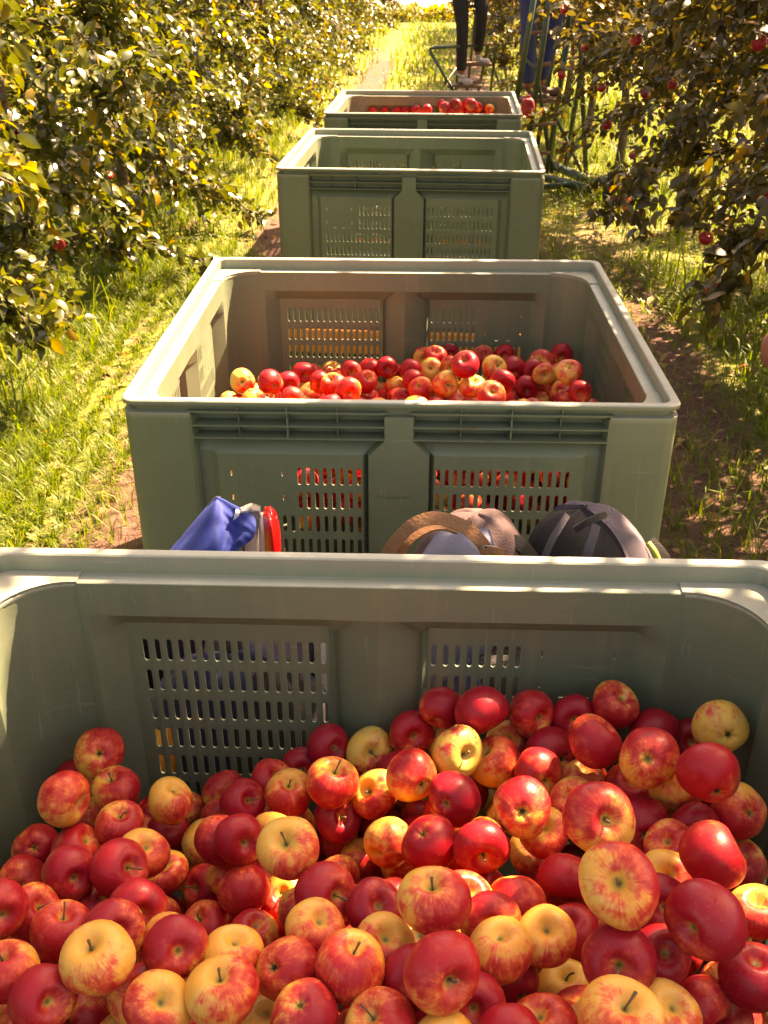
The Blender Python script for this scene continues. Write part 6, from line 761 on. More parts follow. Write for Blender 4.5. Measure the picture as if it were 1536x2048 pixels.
BURIED_THIRD = [(-0.103,5.290,0.295,0.035),(0.621,5.479,0.283,0.038),(-0.105,4.778,0.259,0.035),(-0.031,4.918,0.257,0.033),(0.174,4.915,0.243,0.033),(0.050,5.039,0.254,0.034),(0.355,5.008,0.259,0.037),(-0.154,5.159,0.254,0.039),(0.399,5.405,0.276,0.039),(0.498,4.809,0.260,0.035),(0.123,4.870,0.242,0.036),(0.683,5.506,0.254,0.033),(0.059,5.435,0.296,0.035),(-0.094,5.692,0.261,0.035),(0.422,5.071,0.298,0.035),(-0.008,5.362,0.282,0.034),(0.220,5.184,0.295,0.036),(0.658,5.571,0.248,0.035),(0.113,5.350,0.293,0.037),(-0.168,5.569,0.261,0.035),(-0.090,5.436,0.269,0.034),(0.215,5.269,0.265,0.035),(-0.191,5.351,0.297,0.037),(0.607,5.661,0.290,0.039),(-0.025,5.530,0.275,0.039),(0.092,5.287,0.289,0.033),(0.237,5.078,0.296,0.036),(0.627,4.972,0.258,0.035),(0.088,4.757,0.292,0.037),(0.288,5.121,0.293,0.033),(0.580,5.424,0.255,0.038),(-0.206,5.658,0.286,0.036),(0.190,5.427,0.259,0.037),(0.358,5.282,0.281,0.034),(0.596,4.686,0.254,0.037),(-0.185,4.872,0.287,0.038),(0.372,4.885,0.279,0.036),(-0.350,4.954,0.273,0.037),(-0.231,5.068,0.279,0.037),(-0.293,5.690,0.265,0.036),(0.576,5.247,0.246,0.034),(0.342,5.632,0.283,0.037),(0.582,5.150,0.282,0.035),(-0.002,5.085,0.263,0.035),(-0.089,5.198,0.272,0.037),(0.011,5.446,0.247,0.035),(-0.231,4.791,0.260,0.036),(0.612,5.093,0.264,0.036),(0.268,4.834,0.243,0.035),(-0.347,4.844,0.249,0.036),(0.247,4.998,0.264,0.035),(-0.327,5.246,0.288,0.033),(0.384,5.178,0.261,0.039),(-0.332,5.168,0.259,0.036),(0.022,4.843,0.250,0.038),(0.529,5.646,0.245,0.035),(0.420,4.718,0.291,0.034),(-0.201,4.980,0.274,0.035),(0.512,5.191,0.279,0.032),(0.105,5.114,0.263,0.037),(-0.171,5.495,0.266,0.033),(0.357,5.464,0.292,0.037),(0.152,5.018,0.262,0.037),(0.125,4.928,0.278,0.033),(-0.306,5.101,0.276,0.035),(0.391,5.669,0.253,0.035),(0.512,5.006,0.296,0.037),(0.569,4.831,0.297,0.033),(-0.279,5.524,0.292,0.034),(-0.113,4.896,0.270,0.039),(0.152,5.202,0.261,0.035),(-0.266,5.610,0.252,0.038),(0.253,5.326,0.242,0.037),(0.465,4.901,0.259,0.035),(-0.076,4.974,0.280,0.037),(0.267,5.634,0.265,0.035),(-0.116,5.372,0.260,0.036),(0.299,5.497,0.280,0.035),(0.430,5.596,0.286,0.035),(0.047,5.183,0.262,0.036),(-0.228,5.546,0.245,0.033),(0.150,5.691,0.286,0.036),(-0.092,5.092,0.283,0.038),(-0.337,5.474,0.284,0.037),(0.299,5.258,0.290,0.034),(-0.249,5.256,0.297,0.038),(0.525,5.103,0.257,0.037),(-0.110,5.040,0.245,0.034),(0.243,5.562,0.288,0.034),(0.658,5.207,0.264,0.034),(0.060,5.696,0.292,0.037),(0.422,4.834,0.277,0.034),(0.611,4.792,0.263,0.035),(0.607,5.338,0.273,0.038),(0.541,4.863,0.249,0.035),(0.066,5.548,0.262,0.035),(0.492,5.260,0.280,0.033),(-0.322,4.772,0.275,0.037),(-0.268,4.902,0.263,0.037),(0.044,5.631,0.269,0.035),(0.401,5.235,0.294,0.034),(0.515,5.518,0.260,0.038),(0.301,5.360,0.276,0.033),(-0.348,5.299,0.240,0.033),(-0.066,4.842,0.266,0.033),(0.164,5.584,0.276,0.032),(0.485,4.706,0.297,0.034),(0.500,5.590,0.299,0.037),(0.219,4.767,0.290,0.038),(0.040,4.938,0.256,0.033),(0.375,5.102,0.241,0.039),(0.511,5.406,0.274,0.037),(0.296,4.931,0.250,0.035),(-0.025,5.167,0.259,0.037),(0.443,5.316,0.275,0.037),(0.094,5.494,0.294,0.033),(0.291,4.779,0.294,0.037),(0.151,5.283,0.264,0.035),(-0.234,5.720,0.241,0.034),(-0.244,5.434,0.255,0.039),(0.145,4.789,0.266,0.032),(-0.006,4.791,0.299,0.032),(0.438,5.496,0.291,0.034),(0.436,4.973,0.241,0.033),(-0.235,5.324,0.250,0.034),(0.390,4.769,0.264,0.034),(0.456,4.776,0.299,0.034),(-0.006,5.286,0.293,0.037),(0.611,4.895,0.268,0.038),(0.182,5.086,0.247,0.033),(-0.315,5.632,0.298,0.034),(0.194,4.846,0.247,0.033),(0.479,5.670,0.281,0.036),(-0.185,5.223,0.274,0.034),(-0.272,4.974,0.273,0.033),(-0.033,5.615,0.298,0.036),(0.058,5.377,0.244,0.037),(0.299,5.072,0.246,0.033),(0.570,5.031,0.249,0.035),(0.539,4.754,0.246,0.038),(-0.335,5.033,0.268,0.034),(-0.099,5.510,0.294,0.037),(0.164,5.365,0.241,0.033),(-0.137,5.624,0.299,0.037),(-0.166,5.421,0.299,0.033),(-0.327,5.383,0.280,0.038),(0.197,5.501,0.268,0.039),(0.619,5.031,0.297,0.034),(0.216,5.368,0.287,0.037),(0.555,4.955,0.247,0.037),(0.002,5.001,0.296,0.033),(0.366,5.553,0.293,0.035),(0.563,5.287,0.298,0.033),(0.023,4.725,0.269,0.032),(0.277,4.735,0.240,0.036),(0.083,4.981,0.273,0.035),(-0.247,5.182,0.241,0.034),(0.006,5.707,0.247,0.035),(0.657,5.285,0.295,0.033),(0.135,5.534,0.243,0.038),(0.145,4.722,0.282,0.035),(0.577,5.599,0.266,0.036),(0.021,5.253,0.240,0.035),(0.532,5.342,0.250,0.038),(0.655,5.394,0.245,0.035),(0.675,5.325,0.243,0.033),(0.188,5.646,0.262,0.033),(-0.286,5.315,0.295,0.032),(-0.199,5.137,0.299,0.033),(0.362,4.709,0.257,0.034),(-0.045,5.313,0.241,0.034),(0.665,5.135,0.262,0.035),(-0.145,4.745,0.299,0.034),(0.102,5.657,0.242,0.035),(0.295,4.875,0.293,0.039),(0.208,4.950,0.293,0.033),(-0.067,5.584,0.247,0.033),(-0.162,5.684,0.241,0.034),(0.070,4.863,0.297,0.036),(0.573,4.729,0.300,0.033),(0.445,5.158,0.291,0.035),(0.665,5.657,0.248,0.036)]
BURIED_FAR = [(0.372,6.964,0.625,0.039),(0.535,6.807,0.604,0.033),(0.170,7.412,0.629,0.034),(-0.066,7.231,0.611,0.033),(0.719,6.665,0.620,0.034),(-0.001,7.045,0.596,0.033),(0.289,6.569,0.582,0.033),(0.060,7.154,0.586,0.035),(-0.060,7.166,0.597,0.037),(0.773,7.017,0.633,0.038),(-0.076,6.730,0.599,0.034),(-0.206,7.043,0.625,0.037),(0.053,7.307,0.581,0.038),(0.494,6.563,0.619,0.035),(0.514,7.027,0.624,0.038),(-0.036,6.572,0.632,0.035),(-0.140,6.961,0.616,0.033),(0.313,7.497,0.637,0.035),(0.346,7.370,0.623,0.036),(-0.136,7.193,0.636,0.037),(0.418,7.269,0.600,0.036),(0.540,7.445,0.584,0.036),(-0.181,6.833,0.634,0.035),(0.218,7.208,0.594,0.038),(0.207,7.317,0.609,0.035),(0.422,7.380,0.585,0.033),(0.222,7.057,0.609,0.038),(0.365,6.652,0.625,0.036),(0.255,7.146,0.612,0.036),(0.370,7.112,0.634,0.033),(0.012,7.231,0.614,0.035),(0.606,7.461,0.615,0.034),(0.096,6.883,0.616,0.036),(0.672,6.880,0.621,0.038),(0.182,7.113,0.615,0.035),(0.026,6.785,0.618,0.034),(-0.107,7.309,0.595,0.038),(0.285,7.205,0.635,0.034),(0.614,7.376,0.612,0.038),(0.117,7.258,0.600,0.038),(-0.248,6.907,0.611,0.035),(-0.264,6.647,0.637,0.037),(0.277,6.716,0.585,0.036),(0.255,6.975,0.596,0.038),(0.734,7.199,0.605,0.037),(-0.116,6.806,0.613,0.038),(0.622,6.605,0.609,0.035),(0.172,7.483,0.639,0.037),(-0.238,7.100,0.606,0.036),(-0.105,6.615,0.594,0.039),(0.076,7.428,0.589,0.033),(0.374,7.460,0.639,0.033),(0.374,6.545,0.604,0.037),(0.064,6.961,0.605,0.036),(0.379,7.182,0.635,0.037),(0.496,7.399,0.636,0.033),(0.375,6.742,0.583,0.038),(0.681,6.984,0.628,0.034),(-0.031,6.903,0.593,0.037),(0.239,6.547,0.616,0.034),(-0.022,7.461,0.628,0.035),(0.212,6.836,0.584,0.035),(0.482,7.300,0.612,0.034),(0.457,7.451,0.580,0.034),(0.108,7.173,0.625,0.034),(-0.180,6.743,0.610,0.038),(-0.104,6.879,0.593,0.036),(0.477,6.883,0.623,0.034),(-0.039,7.371,0.602,0.034),(0.439,7.507,0.616,0.036),(-0.007,7.116,0.596,0.035),(-0.126,7.470,0.633,0.034),(0.613,6.931,0.625,0.037),(0.226,6.702,0.633,0.035),(-0.018,6.643,0.582,0.037),(0.285,7.283,0.586,0.036),(0.071,7.526,0.602,0.038),(0.707,6.566,0.609,0.034),(0.143,6.947,0.598,0.038),(0.796,7.484,0.622,0.035),(0.328,6.909,0.603,0.037),(0.508,7.167,0.628,0.036),(0.261,7.398,0.603,0.038),(0.137,6.785,0.597,0.038),(0.696,7.433,0.632,0.035),(0.529,6.631,0.615,0.034),(-0.109,7.096,0.584,0.039),(0.462,6.972,0.628,0.035),(0.428,6.692,0.611,0.036),(-0.034,7.536,0.583,0.033),(0.045,7.051,0.639,0.033),(0.633,6.826,0.589,0.038),(0.167,6.890,0.637,0.035),(0.504,6.698,0.614,0.036),(0.249,6.765,0.621,0.034),(0.314,7.013,0.624,0.037),(0.581,6.525,0.589,0.035),(-0.213,7.453,0.614,0.034),(-0.151,7.116,0.634,0.034),(-0.167,7.383,0.608,0.036),(0.590,6.721,0.635,0.033),(0.675,7.347,0.629,0.034),(0.623,7.039,0.609,0.036),(-0.047,6.996,0.614,0.036),(0.605,7.292,0.585,0.033),(0.041,6.585,0.608,0.034),(0.472,7.100,0.601,0.038),(0.697,6.721,0.585,0.034),(0.126,6.633,0.596,0.033),(-0.217,7.231,0.613,0.035),(-0.173,6.655,0.629,0.037),(0.741,6.870,0.596,0.038),(0.591,7.119,0.618,0.038),(0.643,7.164,0.594,0.037),(0.403,6.904,0.595,0.034),(0.572,6.991,0.594,0.034),(0.731,7.132,0.599,0.033),(0.035,6.704,0.584,0.038),(0.730,7.377,0.586,0.034),(0.801,7.374,0.602,0.033),(0.405,7.031,0.622,0.038),(0.793,7.303,0.632,0.033),(0.323,6.783,0.605,0.033),(-0.155,7.543,0.598,0.036),(0.360,7.294,0.628,0.036),(0.623,7.231,0.628,0.036),(0.141,7.353,0.610,0.034),(0.554,7.226,0.607,0.037),(0.084,7.027,0.586,0.033),(-0.136,7.247,0.581,0.033),(0.214,6.904,0.583,0.038),(0.256,7.466,0.584,0.033),(0.703,6.785,0.612,0.033),(0.320,7.451,0.583,0.034),(-0.176,7.315,0.639,0.038),(0.708,7.271,0.593,0.037),(0.603,6.666,0.581,0.036),(0.766,6.761,0.584,0.033),(0.119,7.072,0.630,0.037),(0.097,7.389,0.639,0.033),(0.139,6.696,0.612,0.036),(0.791,7.133,0.635,0.036),(-0.053,7.081,0.630,0.035),(0.391,6.803,0.622,0.038),(0.469,6.755,0.580,0.036),(0.342,7.238,0.593,0.033),(0.265,6.652,0.616,0.033),(-0.170,6.581,0.594,0.037),(0.421,7.336,0.637,0.037),(-0.256,6.804,0.635,0.039),(0.001,7.334,0.637,0.033),(-0.254,6.716,0.619,0.033),(-0.222,6.966,0.595,0.033),(0.542,7.326,0.590,0.037),(0.696,7.065,0.625,0.037),(0.522,6.918,0.583,0.036),(0.072,6.656,0.630,0.038),(0.762,6.949,0.585,0.039),(0.015,6.855,0.622,0.037),(-0.175,6.919,0.581,0.034),(0.568,6.750,0.581,0.033),(0.286,6.846,0.584,0.036),(0.463,6.799,0.637,0.033),(-0.269,6.591,0.584,0.038),(0.166,6.579,0.610,0.037),(0.633,6.751,0.585,0.035),(0.706,7.494,0.596,0.033),(0.026,7.400,0.639,0.035),(0.161,7.172,0.581,0.036),(0.790,7.227,0.629,0.033),(0.752,6.525,0.582,0.034),(-0.105,7.005,0.581,0.034),(0.452,6.630,0.616,0.033),(0.642,6.522,0.628,0.034),(0.759,7.066,0.581,0.034),(0.438,7.214,0.634,0.033),(0.236,7.513,0.638,0.034),(0.484,7.226,0.589,0.036),(-0.039,6.801,0.604,0.035),(-0.098,7.411,0.610,0.035),(0.415,7.139,0.583,0.034),(0.114,6.996,0.639,0.038),(0.197,7.260,0.639,0.034),(0.754,7.436,0.594,0.033),(-0.096,7.490,0.580,0.033),(0.330,6.707,0.632,0.033),(0.303,7.078,0.604,0.037),(-0.057,7.296,0.640,0.033)]
# ------------------------------------------------------------------ bins
BW, BL, BH = 1.2, 1.1533, 0.76
NS = 8                                  # slot rows
def wall_mesh(k):
    """one moulded side with its two perforated bays. u along the wall, n inward is -, z up. k scales u."""
    def c(d): return .031 + .035 * min(1, max(0, (d - .092) / .036))
    cells = [.0785 + .019 * i for i in range(17)]
    def cols(d): return [0, c(d), c(d) + .004] + cells + [.400, .416, .442, .450, .4545]
    rows = [.034, .088, .093, .128, .152] + [.152 + .061 * (i + 1) for i in range(NS)] + [.665, .69, .76]
    nc = len(cols(0)); pan = -.006
    def no(j, d):
        if j <= 1 or j >= nc - 2: return 0.0
        if d < .0925: return -.040
        if d > .68: return -.004
        g = -.022
        f = min(1, max(0, (d - .093) / .035))
        tgt = g if (j == 2 or j in (nc - 3, nc - 4)) else pan
        e = 1 if d <= .665 else 1
        return -.040 + (tgt + .040) * f
    def ni(s, d, o):
        q = min(1, (s - .045) / .018, (.440 - s) / .030, (d - .085) / .040, (.695 - d) / .025)
        return min(-.0455 + .0345 * max(0, q), o - .0032)
    V, Fc, holes = [], [], []
    for sg in (1, -1):
        io, ii = {}, {}
        for r, d in enumerate(rows):
            for j, s in enumerate(cols(d)):
                o = no(j, d)
                io[r, j] = len(V); V.append((sg * s * k, o, BH - d))
                ii[r, j] = len(V); V.append((sg * s * k, ni(s, d, o), BH - d))
        def q(a, b, c_, d_): Fc.append((a, b, c_, d_) if sg > 0 else (d_, c_, b, a))
        for r in range(len(rows) - 1):
            for j in range(nc - 1):
                slot = None
                if 3 <= j < 19 and 4 <= r < 4 + NS:
                    cj, cr = j - 3, r - 4
                    slot = 'slot'
                    if sg > 0 and cr in (0, 1) and cj >= 8:
                        slot = 'notch' if cj in (9, 15) else None
                    if sg > 0 and cr == 1 and cj in (11, 13): slot = 'dash'
                if slot is None:
                    q(io[r, j], io[r + 1, j], io[r + 1, j + 1], io[r, j + 1])
                    q(ii[r, j], ii[r, j + 1], ii[r + 1, j + 1], ii[r + 1, j])
                    continue
                s0, s1 = cols(rows[r])[j], cols(rows[r])[j + 1]; sc = (s0 + s1) / 2
                dc = (rows[r] + rows[r + 1]) / 2
                hw, hl = {'slot': (.0043, .0215), 'notch': (.0017, .0065), 'dash': (.0075, .0016)}[slot]
                if slot == 'dash': dc = rows[r + 1] - .012
                if slot == 'notch': dc -= .006
                cap_ = min(hw, hl)
                prof = [(0, -hl), (-.7 * hw, -hl + .3 * cap_), (-hw, -hl + cap_), (-hw, hl - cap_), (-.7 * hw, hl - .3 * cap_), (0, hl),
                        (.7 * hw, hl - .3 * cap_), (hw, hl - cap_), (hw, -hl + cap_), (.7 * hw, -hl + .3 * cap_)]
                oo, oi = [], []
                for (a, b) in prof:
                    oo.append(len(V)); V.append((sg * (sc + a) * k, pan, BH - dc - b))
                    oi.append(len(V)); V.append((sg * (sc + a) * k, pan - .0032, BH - dc - b))
                for idx, hh, fl in ((io, oo, 1), (ii, oi, -1)):
                    TL, TR, BR_, BL_ = idx[r, j], idx[r, j + 1], idx[r + 1, j + 1], idx[r + 1, j]
                    for f in ([TL, BL_, hh[5], hh[4], hh[3], hh[2], hh[1], hh[0]], [TR, hh[0], hh[9], hh[8], hh[7], hh[6], hh[5], BR_], [TL, hh[0], TR], [BL_, BR_, hh[5]]):
                        Fc.append(tuple(f if sg * fl > 0 else f[::-1]))
                for a in range(10):
                    b = (a + 1) % 10
                    Fc.append((oo[a], oo[b], oi[b], oi[a]) if sg > 0 else (oi[a], oi[b], oo[b], oo[a]))
        for j in range(nc - 1): q(io[0, j], io[0, j + 1], ii[0, j + 1], ii[0, j])
    me = bpy.data.meshes.new('bin_wall'); me.from_pydata(V, [], Fc); me.materials.append(M['bin'])
    me.update(); return me
def rr(ins, rad, z, hw=BW / 2, hl=BL / 2, ns=7):
    out = []; hx, hy = hw - ins, hl - ins
    for (sx, sy, a0) in ((1, 1, 0), (-1, 1, PI / 2), (-1, -1, PI), (1, -1, 1.5 * PI)):
        for i in range(ns + 1):
            a = a0 + PI / 2 * i / ns
            out.append((sx * (hx - rad) + rad * math.cos(a), sy * (hy - rad) + rad * math.sin(a), z))
    return out
def rim_mesh():
    H = BH
    prof = [(-.002, .032, H - .011), (-.0025, .032, H - .003), (0.0005, .030, H), (.0155, .027, H), (.018, .025, H - .0025), (.0185, .025, H - .031), (.0195, .025, H - .0325),
            (.042, .10, H - .0335), (.0452, .10, H - .036), (.0452, .10, H - .041), (.030, .06, H - .040), (.0145, .028, H - .037), (.0145, .028, H - .014), (.006, .03, H - .0115)]
    V = []; sunlit_wear = []; n = 32
    for (i, r, z) in prof: V += rr(i, r, z)
    ch = [.0, .2, 1, .8, .4, .0, .3, .8, .5, 0, 0, 0, 0, 0]  # upward faces paler: worn plastic plus sunlit brightness as colour
    for c_ in ch: sunlit_wear += [c_] * n
    Fc = []; m = len(prof)
    for a in range(m):
        b = (a + 1) % m
        for i in range(n): Fc.append((a * n + i, b * n + i, b * n + (i + 1) % n, a * n + (i + 1) % n))
    me = bpy.data.meshes.new('rim'); me.from_pydata(V, [], Fc); me.materials.append(M['bin'])
    at = me.attributes.new('sunlit_wear', 'FLOAT', 'POINT'); at.data.foreach_set('value', sunlit_wear)
    me.polygons.foreach_set('use_smooth', [True] * len(me.polygons)); me.update(); 
    return me
def post_mesh():
    # corner at local origin, walls run along +x and +y; inside is (+,+)
    P = [(.148, 0)]
    for i in range(6):
        a = -PI / 2 - PI / 2 * i / 5; P.append((.03 + .03 * math.cos(a), .03 + .03 * math.sin(a)))
    P += [(0, .148), (.0448, .148)]
    for i in range(11):
        a = PI + PI / 2 * i / 10; P.append((.1448 + .10 * math.cos(a), .1448 + .10 * math.sin(a)))
    P += [(.148, .0448)]
    n = len(P); zt = BH - .030
    V = [(x, y, 0) for x, y in P] + [(x, y, zt - .014) for x, y in P] + [(x, y, zt - .002) for x, y in P]
    cx = sum(x for x, y in P) / n
    # inner edge slightly rounded
    V += [(x + (.0015 if x > .04 else .0), y + 0, zt) for x, y in P]
    Fc = [tuple(range(n)), tuple(range(4 * n - 1, 3 * n - 1, -1))]
    for r in range(3):
        for i in range(n): Fc.append((r * n + i, r * n + n + i, r * n + n + (i + 1) % n, r * n + (i + 1) % n))
    me = bpy.data.meshes.new('corner_post'); me.from_pydata(V, [], Fc); me.materials.append(M['bin'])
    at = me.attributes.new('sunlit_wear', 'FLOAT', 'POINT'); at.data.foreach_set('value', [0.] * n + [0.] * n + [.3] * n + [.6] * n)
    me.update()
    import bmesh
    bm = bmesh.new(); bm.from_mesh(me); bmesh.ops.recalc_face_normals(bm, faces=bm.faces); bm.to_mesh(me); bm.free()
    me.polygons.foreach_set('use_smooth', [len(p.vertices) == 4 for p in me.polygons]); return me
def shade_by_angle(me, deg=28):
    me.polygons.foreach_set('use_smooth', [True] * len(me.polygons))
    try: me.set_sharp_from_angle(angle=math.radians(deg))
    except Exception: pass
WALL = {1.0: wall_mesh(1.0), .948: wall_mesh(.948)}
RIM = rim_mesh(); POST = post_mesh()
for me in (RIM, POST): shade_by_angle(me, 40)
def me_from(name, vf, mat):
    me = bpy.data.meshes.new(name); me.from_pydata([tuple(v) for v in vf[0]], [], vf[1]); me.materials.append(mat); me.update(); return me
def rib_meshes(k):
    L = .432 * k
    h = me_from('rib', box_vf(0, -.0190, 0, L, .0400, .0028), M['bin'])
    h1 = me_from('rib', box_vf(0, -.0065, 0, L, .0150, .0028), M['bin'])
    hv = me_from('rib', box_vf(0, -.0215, 0, .0032, .0370, .048), M['bin'])
    hv1 = me_from('rib', box_vf(0, -.0080, 0, .0032, .0110, .028), M['bin'])
    q = me_from('rib', box_vf(0, -.0300, 0, .0026, .0200, .046), M['bin'])
    return h, hv, q, h1, hv1
RIB = {k: rib_meshes(k) for k in WALL}
FLOOR = me_from('bin_floor', box_vf(0, 0, .075, BW - .094, BL - .094, .02, .004), M['bin'])
FOOT = me_from('bin_foot', box_vf(0, 0, .0315, .13, BL - .32, .063, .008), M['bin'])
def lettering():
    cu = bpy.data.curves.new('lettering', 'FONT'); cu.body = 'ArcaSystems'; cu.size = .0125; cu.extrude = .0006; cu.align_x = 'LEFT'
    o = bpy.data.objects.new('lettering', cu); COL.objects.link(o)
    dg = bpy.context.evaluated_depsgraph_get(); me = bpy.data.meshes.new_from_object(o.evaluated_get(dg)); bpy.data.objects.remove(o)
    me.materials.clear(); me.materials.append(M['bin'])
    return me
LET = lettering()
def ring_vf(r, t_, seg=16, s2=5):
    V, Fc = [], []
    for i in range(seg):
        a = 2 * PI * i / seg
        for j in range(s2):
            b = 2 * PI * j / s2; V.append(((r + t_ * math.cos(b)) * math.cos(a), (r + t_ * math.cos(b)) * math.sin(a), t_ * math.sin(b)))
    for i in range(seg):
        for j in range(s2): Fc.append((i * s2 + j, ((i + 1) % seg) * s2 + j, ((i + 1) % seg) * s2 + (j + 1) % s2, i * s2 + (j + 1) % s2))
    return V, Fc
EMB = me_from('emblem', join_vf([ring_vf(.0048, .0006), ring_vf(.0022, .0006, 4)]), M['bin'])
def make_bin(x, y, a, z, label):
    # x, y: middle of the near side
    t = thing('apple_bin', label, 'bin', (x + BL / 2 * math.sin(a), y + BL / 2 * math.cos(a), z), -a, 'green plastic apple bins in a line')
    inst('rim', RIM, t)
    for i, (sx, sy) in enumerate(((-1, -1), (1, -1), (1, 1), (-1, 1))):
        inst('corner_post', POST, t, (sx * BW / 2, sy * BL / 2, 0), (0, 0, i * PI / 2))
    for i in range(4):
        k = 1.0 if i % 2 == 0 else .948
        d = BL / 2 if i % 2 == 0 else BW / 2
        wl = inst('wall', WALL[k], t)
        # wall frame: +u along, n outward is +y of the mesh -> rotate so that +y points out
        ang = PI + i * PI / 2                     # i=0 near side (-y)
        wl.rotation_euler = (0, 0, ang); wl.location = (-math.sin(ang) * d, math.cos(ang) * d, 0)
        h, hv, q, h1, hv1 = RIB[k]
        for sg in (-1, 1):
            cx = sg * .2425 * k
            inst('rib', h1, wl, (cx, 0, BH - .0265))
            for dd in (.059, .088): inst('rib', h, wl, (cx, 0, BH - dd))
            inst('rib', hv, wl, (cx, 0, BH - .0635)); inst('rib', hv1, wl, (cx, -.0002, BH - .022))
            for m_ in (-.108, .108): inst('rib', q, wl, (cx + m_ * k, 0, BH - .0635)); inst('rib', hv1, wl, (cx + m_ * k, -.004, BH - .022))
        if i == 0:
            inst('lettering', LET, wl, (.050 - .012, .0002, BH - .232), (PI / 2, 0, PI))
            inst('emblem', EMB, wl, (.045, .0004, BH - .228), (PI / 2, 0, PI))
    inst('bin_floor', FLOOR, t)
    for fx in (-.42, 0, .42): inst('bin_foot', FOOT, t, (fx, 0, 0))
    return t
for me in WALL.values(): shade_by_angle(me, 25)
ZB = .12
BINS = {1: (-.0463, .1442, .0329, .0456), 2: (.0322, 1.9858, .0304, 0), 3: (.1118, 4.6332, .0771, -.0035), 4: (.231, 6.4563, .0679, -.0107)}
BLAB = {1: 'nearest green plastic bin, heaped with apples and cut by the bottom of the photo', 2: 'second green plastic bin from the camera, part filled with apples behind the bags',
        3: 'third green plastic bin from the camera, the one that looks empty inside', 4: 'farthest green plastic bin with a small mound of apples on its right'}
for k, (x, y, a, dz) in BINS.items(): make_bin(x, y, a, ZB + dz, BLAB[k])

# ------------------------------------------------------------------ trailers under the bins
M['orange'] = simple_mat('orange_paint', (.62, .20, .025), .45, .35, 15, .1)
M['rubber'] = simple_mat('rubber', (.03, .028, .026), .85, .3, 30)
M['steel'] = simple_mat('steel', (.28, .27, .25), .4, .4, 30, .1, 30, .7)
def trailer(k):
    x, y, a, dz = BINS[k]
    nm = {1: 'nearest', 2: 'second', 3: 'third', 4: 'farthest'}[k]
    t = thing('bin_trailer', 'low orange trailer carrying the %s green bin' % nm, 'trailer', (x + BL / 2 * math.sin(a), y + BL / 2 * math.cos(a), 0), -a, 'bin trailers')
    zt = ZB + dz - .002
    for sy in (-1, 1):
        mesh_obj('cross_beam', *box_vf(0, sy * (BL / 2 + (.10 if sy < 0 else .03)), zt - .03, 1.12, .06, .06, .006), M['orange'], t)
    mesh_obj('head_rail', *box_vf(0, -BL / 2 - .10, zt + .028, 1.12, .035, .036, .004), M['orange'], t)
    for sx in (-.38, .38): mesh_obj('deck_rail', *box_vf(sx, 0, zt - .03, .07, BL + .0, .056, .005), M['orange'], t)
    mesh_obj('axle', *tube_vf([(-.5, 0, .062), (.5, 0, .062)], .014, 8), M['steel'], t)
    for sx in (-.53, .53):
        w_ = mesh_obj('wheel', *tube_vf([(sx - .022, 0, .060), (sx - .018, 0, .060), (sx + .018, 0, .060), (sx + .022, 0, .060)], [.05, .060, .060, .05], 20), M['rubber'], t)
        mesh_obj('hub', *tube_vf([(sx - .026, 0, .060), (sx + .026, 0, .060)], .022, 12), M['steel'], w_)
    mesh_obj('drawbar', *tube_vf([(0, BL / 2 + .06, .09), (0, BL / 2 + .5, .10)], .022, 8), M['orange'], t)
for k in BINS: trailer(k)

# ------------------------------------------------------------------ apples
def apple_template(seed, squat=.86, seg=30, rings=20):
    r = np.random.default_rng(seed)
    th = np.linspace(0, 1, rings + 1); th = PI * (th - .045 * np.sin(2 * PI * th)); ph = np.linspace(0, 2 * PI, seg, endpoint=False)
    T, P_ = np.meshgrid(th, ph, indexing='ij')
    lob = 1 + .028 * np.cos(5 * P_ + r.uniform(0, 6)) * np.clip(1 - np.cos(T), .15, 2) / 2 + .022 * np.cos(2 * P_ + r.uniform(0, 6)) + .02 * np.cos(3 * P_ + r.uniform(0, 6)) * np.sin(T)
    rad = np.sin(T) ** .95 * (1 + .075 * np.cos(T)) * lob
    z = squat * np.cos(T) * (1 + .03 * np.cos(P_ + r.uniform(0, 6)))
    z -= .36 * np.exp(-(T / .25) ** 2) + .07 * np.exp(-(T / .55) ** 2); z += .22 * np.exp(-((PI - T) / .22) ** 2) * (1 + .25 * np.cos(5 * P_))
    z += .05 * np.cos(P_ + r.uniform(0, 6)) * np.sin(T)
    X = rad * np.cos(P_); Y = rad * np.sin(P_)
    V = np.stack([X, Y, z], -1)
    verts = [tuple(V[0, 0])] + [tuple(V[i, j]) for i in range(1, rings) for j in range(seg)] + [tuple(V[rings, 0])]
    Fc = [(0, 1 + j, 1 + (j + 1) % seg) for j in range(seg)]
    for i in range(rings - 2):
        for j in range(seg):
            a = 1 + i * seg + j; b = 1 + i * seg + (j + 1) % seg; Fc.append((a, a + seg, b + seg, b))
    e = len(verts) - 1; o_ = 1 + (rings - 2) * seg
    Fc += [(e, o_ + (j + 1) % seg, o_ + j) for j in range(seg)]
    return verts, Fc
APM = []
for s_, q in ((1, .86), (2, .92), (3, .82), (4, .89), (5, .95), (6, .85)):
    v, f = apple_template(s_, q); me = bpy.data.meshes.new('apple'); me.from_pydata(v, [], f); me.materials.append(M['apple'])
    me.polygons.foreach_set('use_smooth', [True] * len(me.polygons)); me.update(); APM.append((me, q))
LOWV, LOWF = apple_template(9, .88, 14, 9)
STEM_ME = []
for s_ in range(3):
    b = .25 * (s_ - 1)
    vf = tube_vf([(0, 0, .30), (.02 * s_, .0, .55), (b * .5, .05, .80), (b, .08, .98)], [.035, .03, .032, .05], 6)
    STEM_ME.append(me_from('stem', vf, M['stem']))
    STEM_ME[-1].polygons.foreach_set('use_smooth', [True] * len(STEM_ME[-1].polygons))
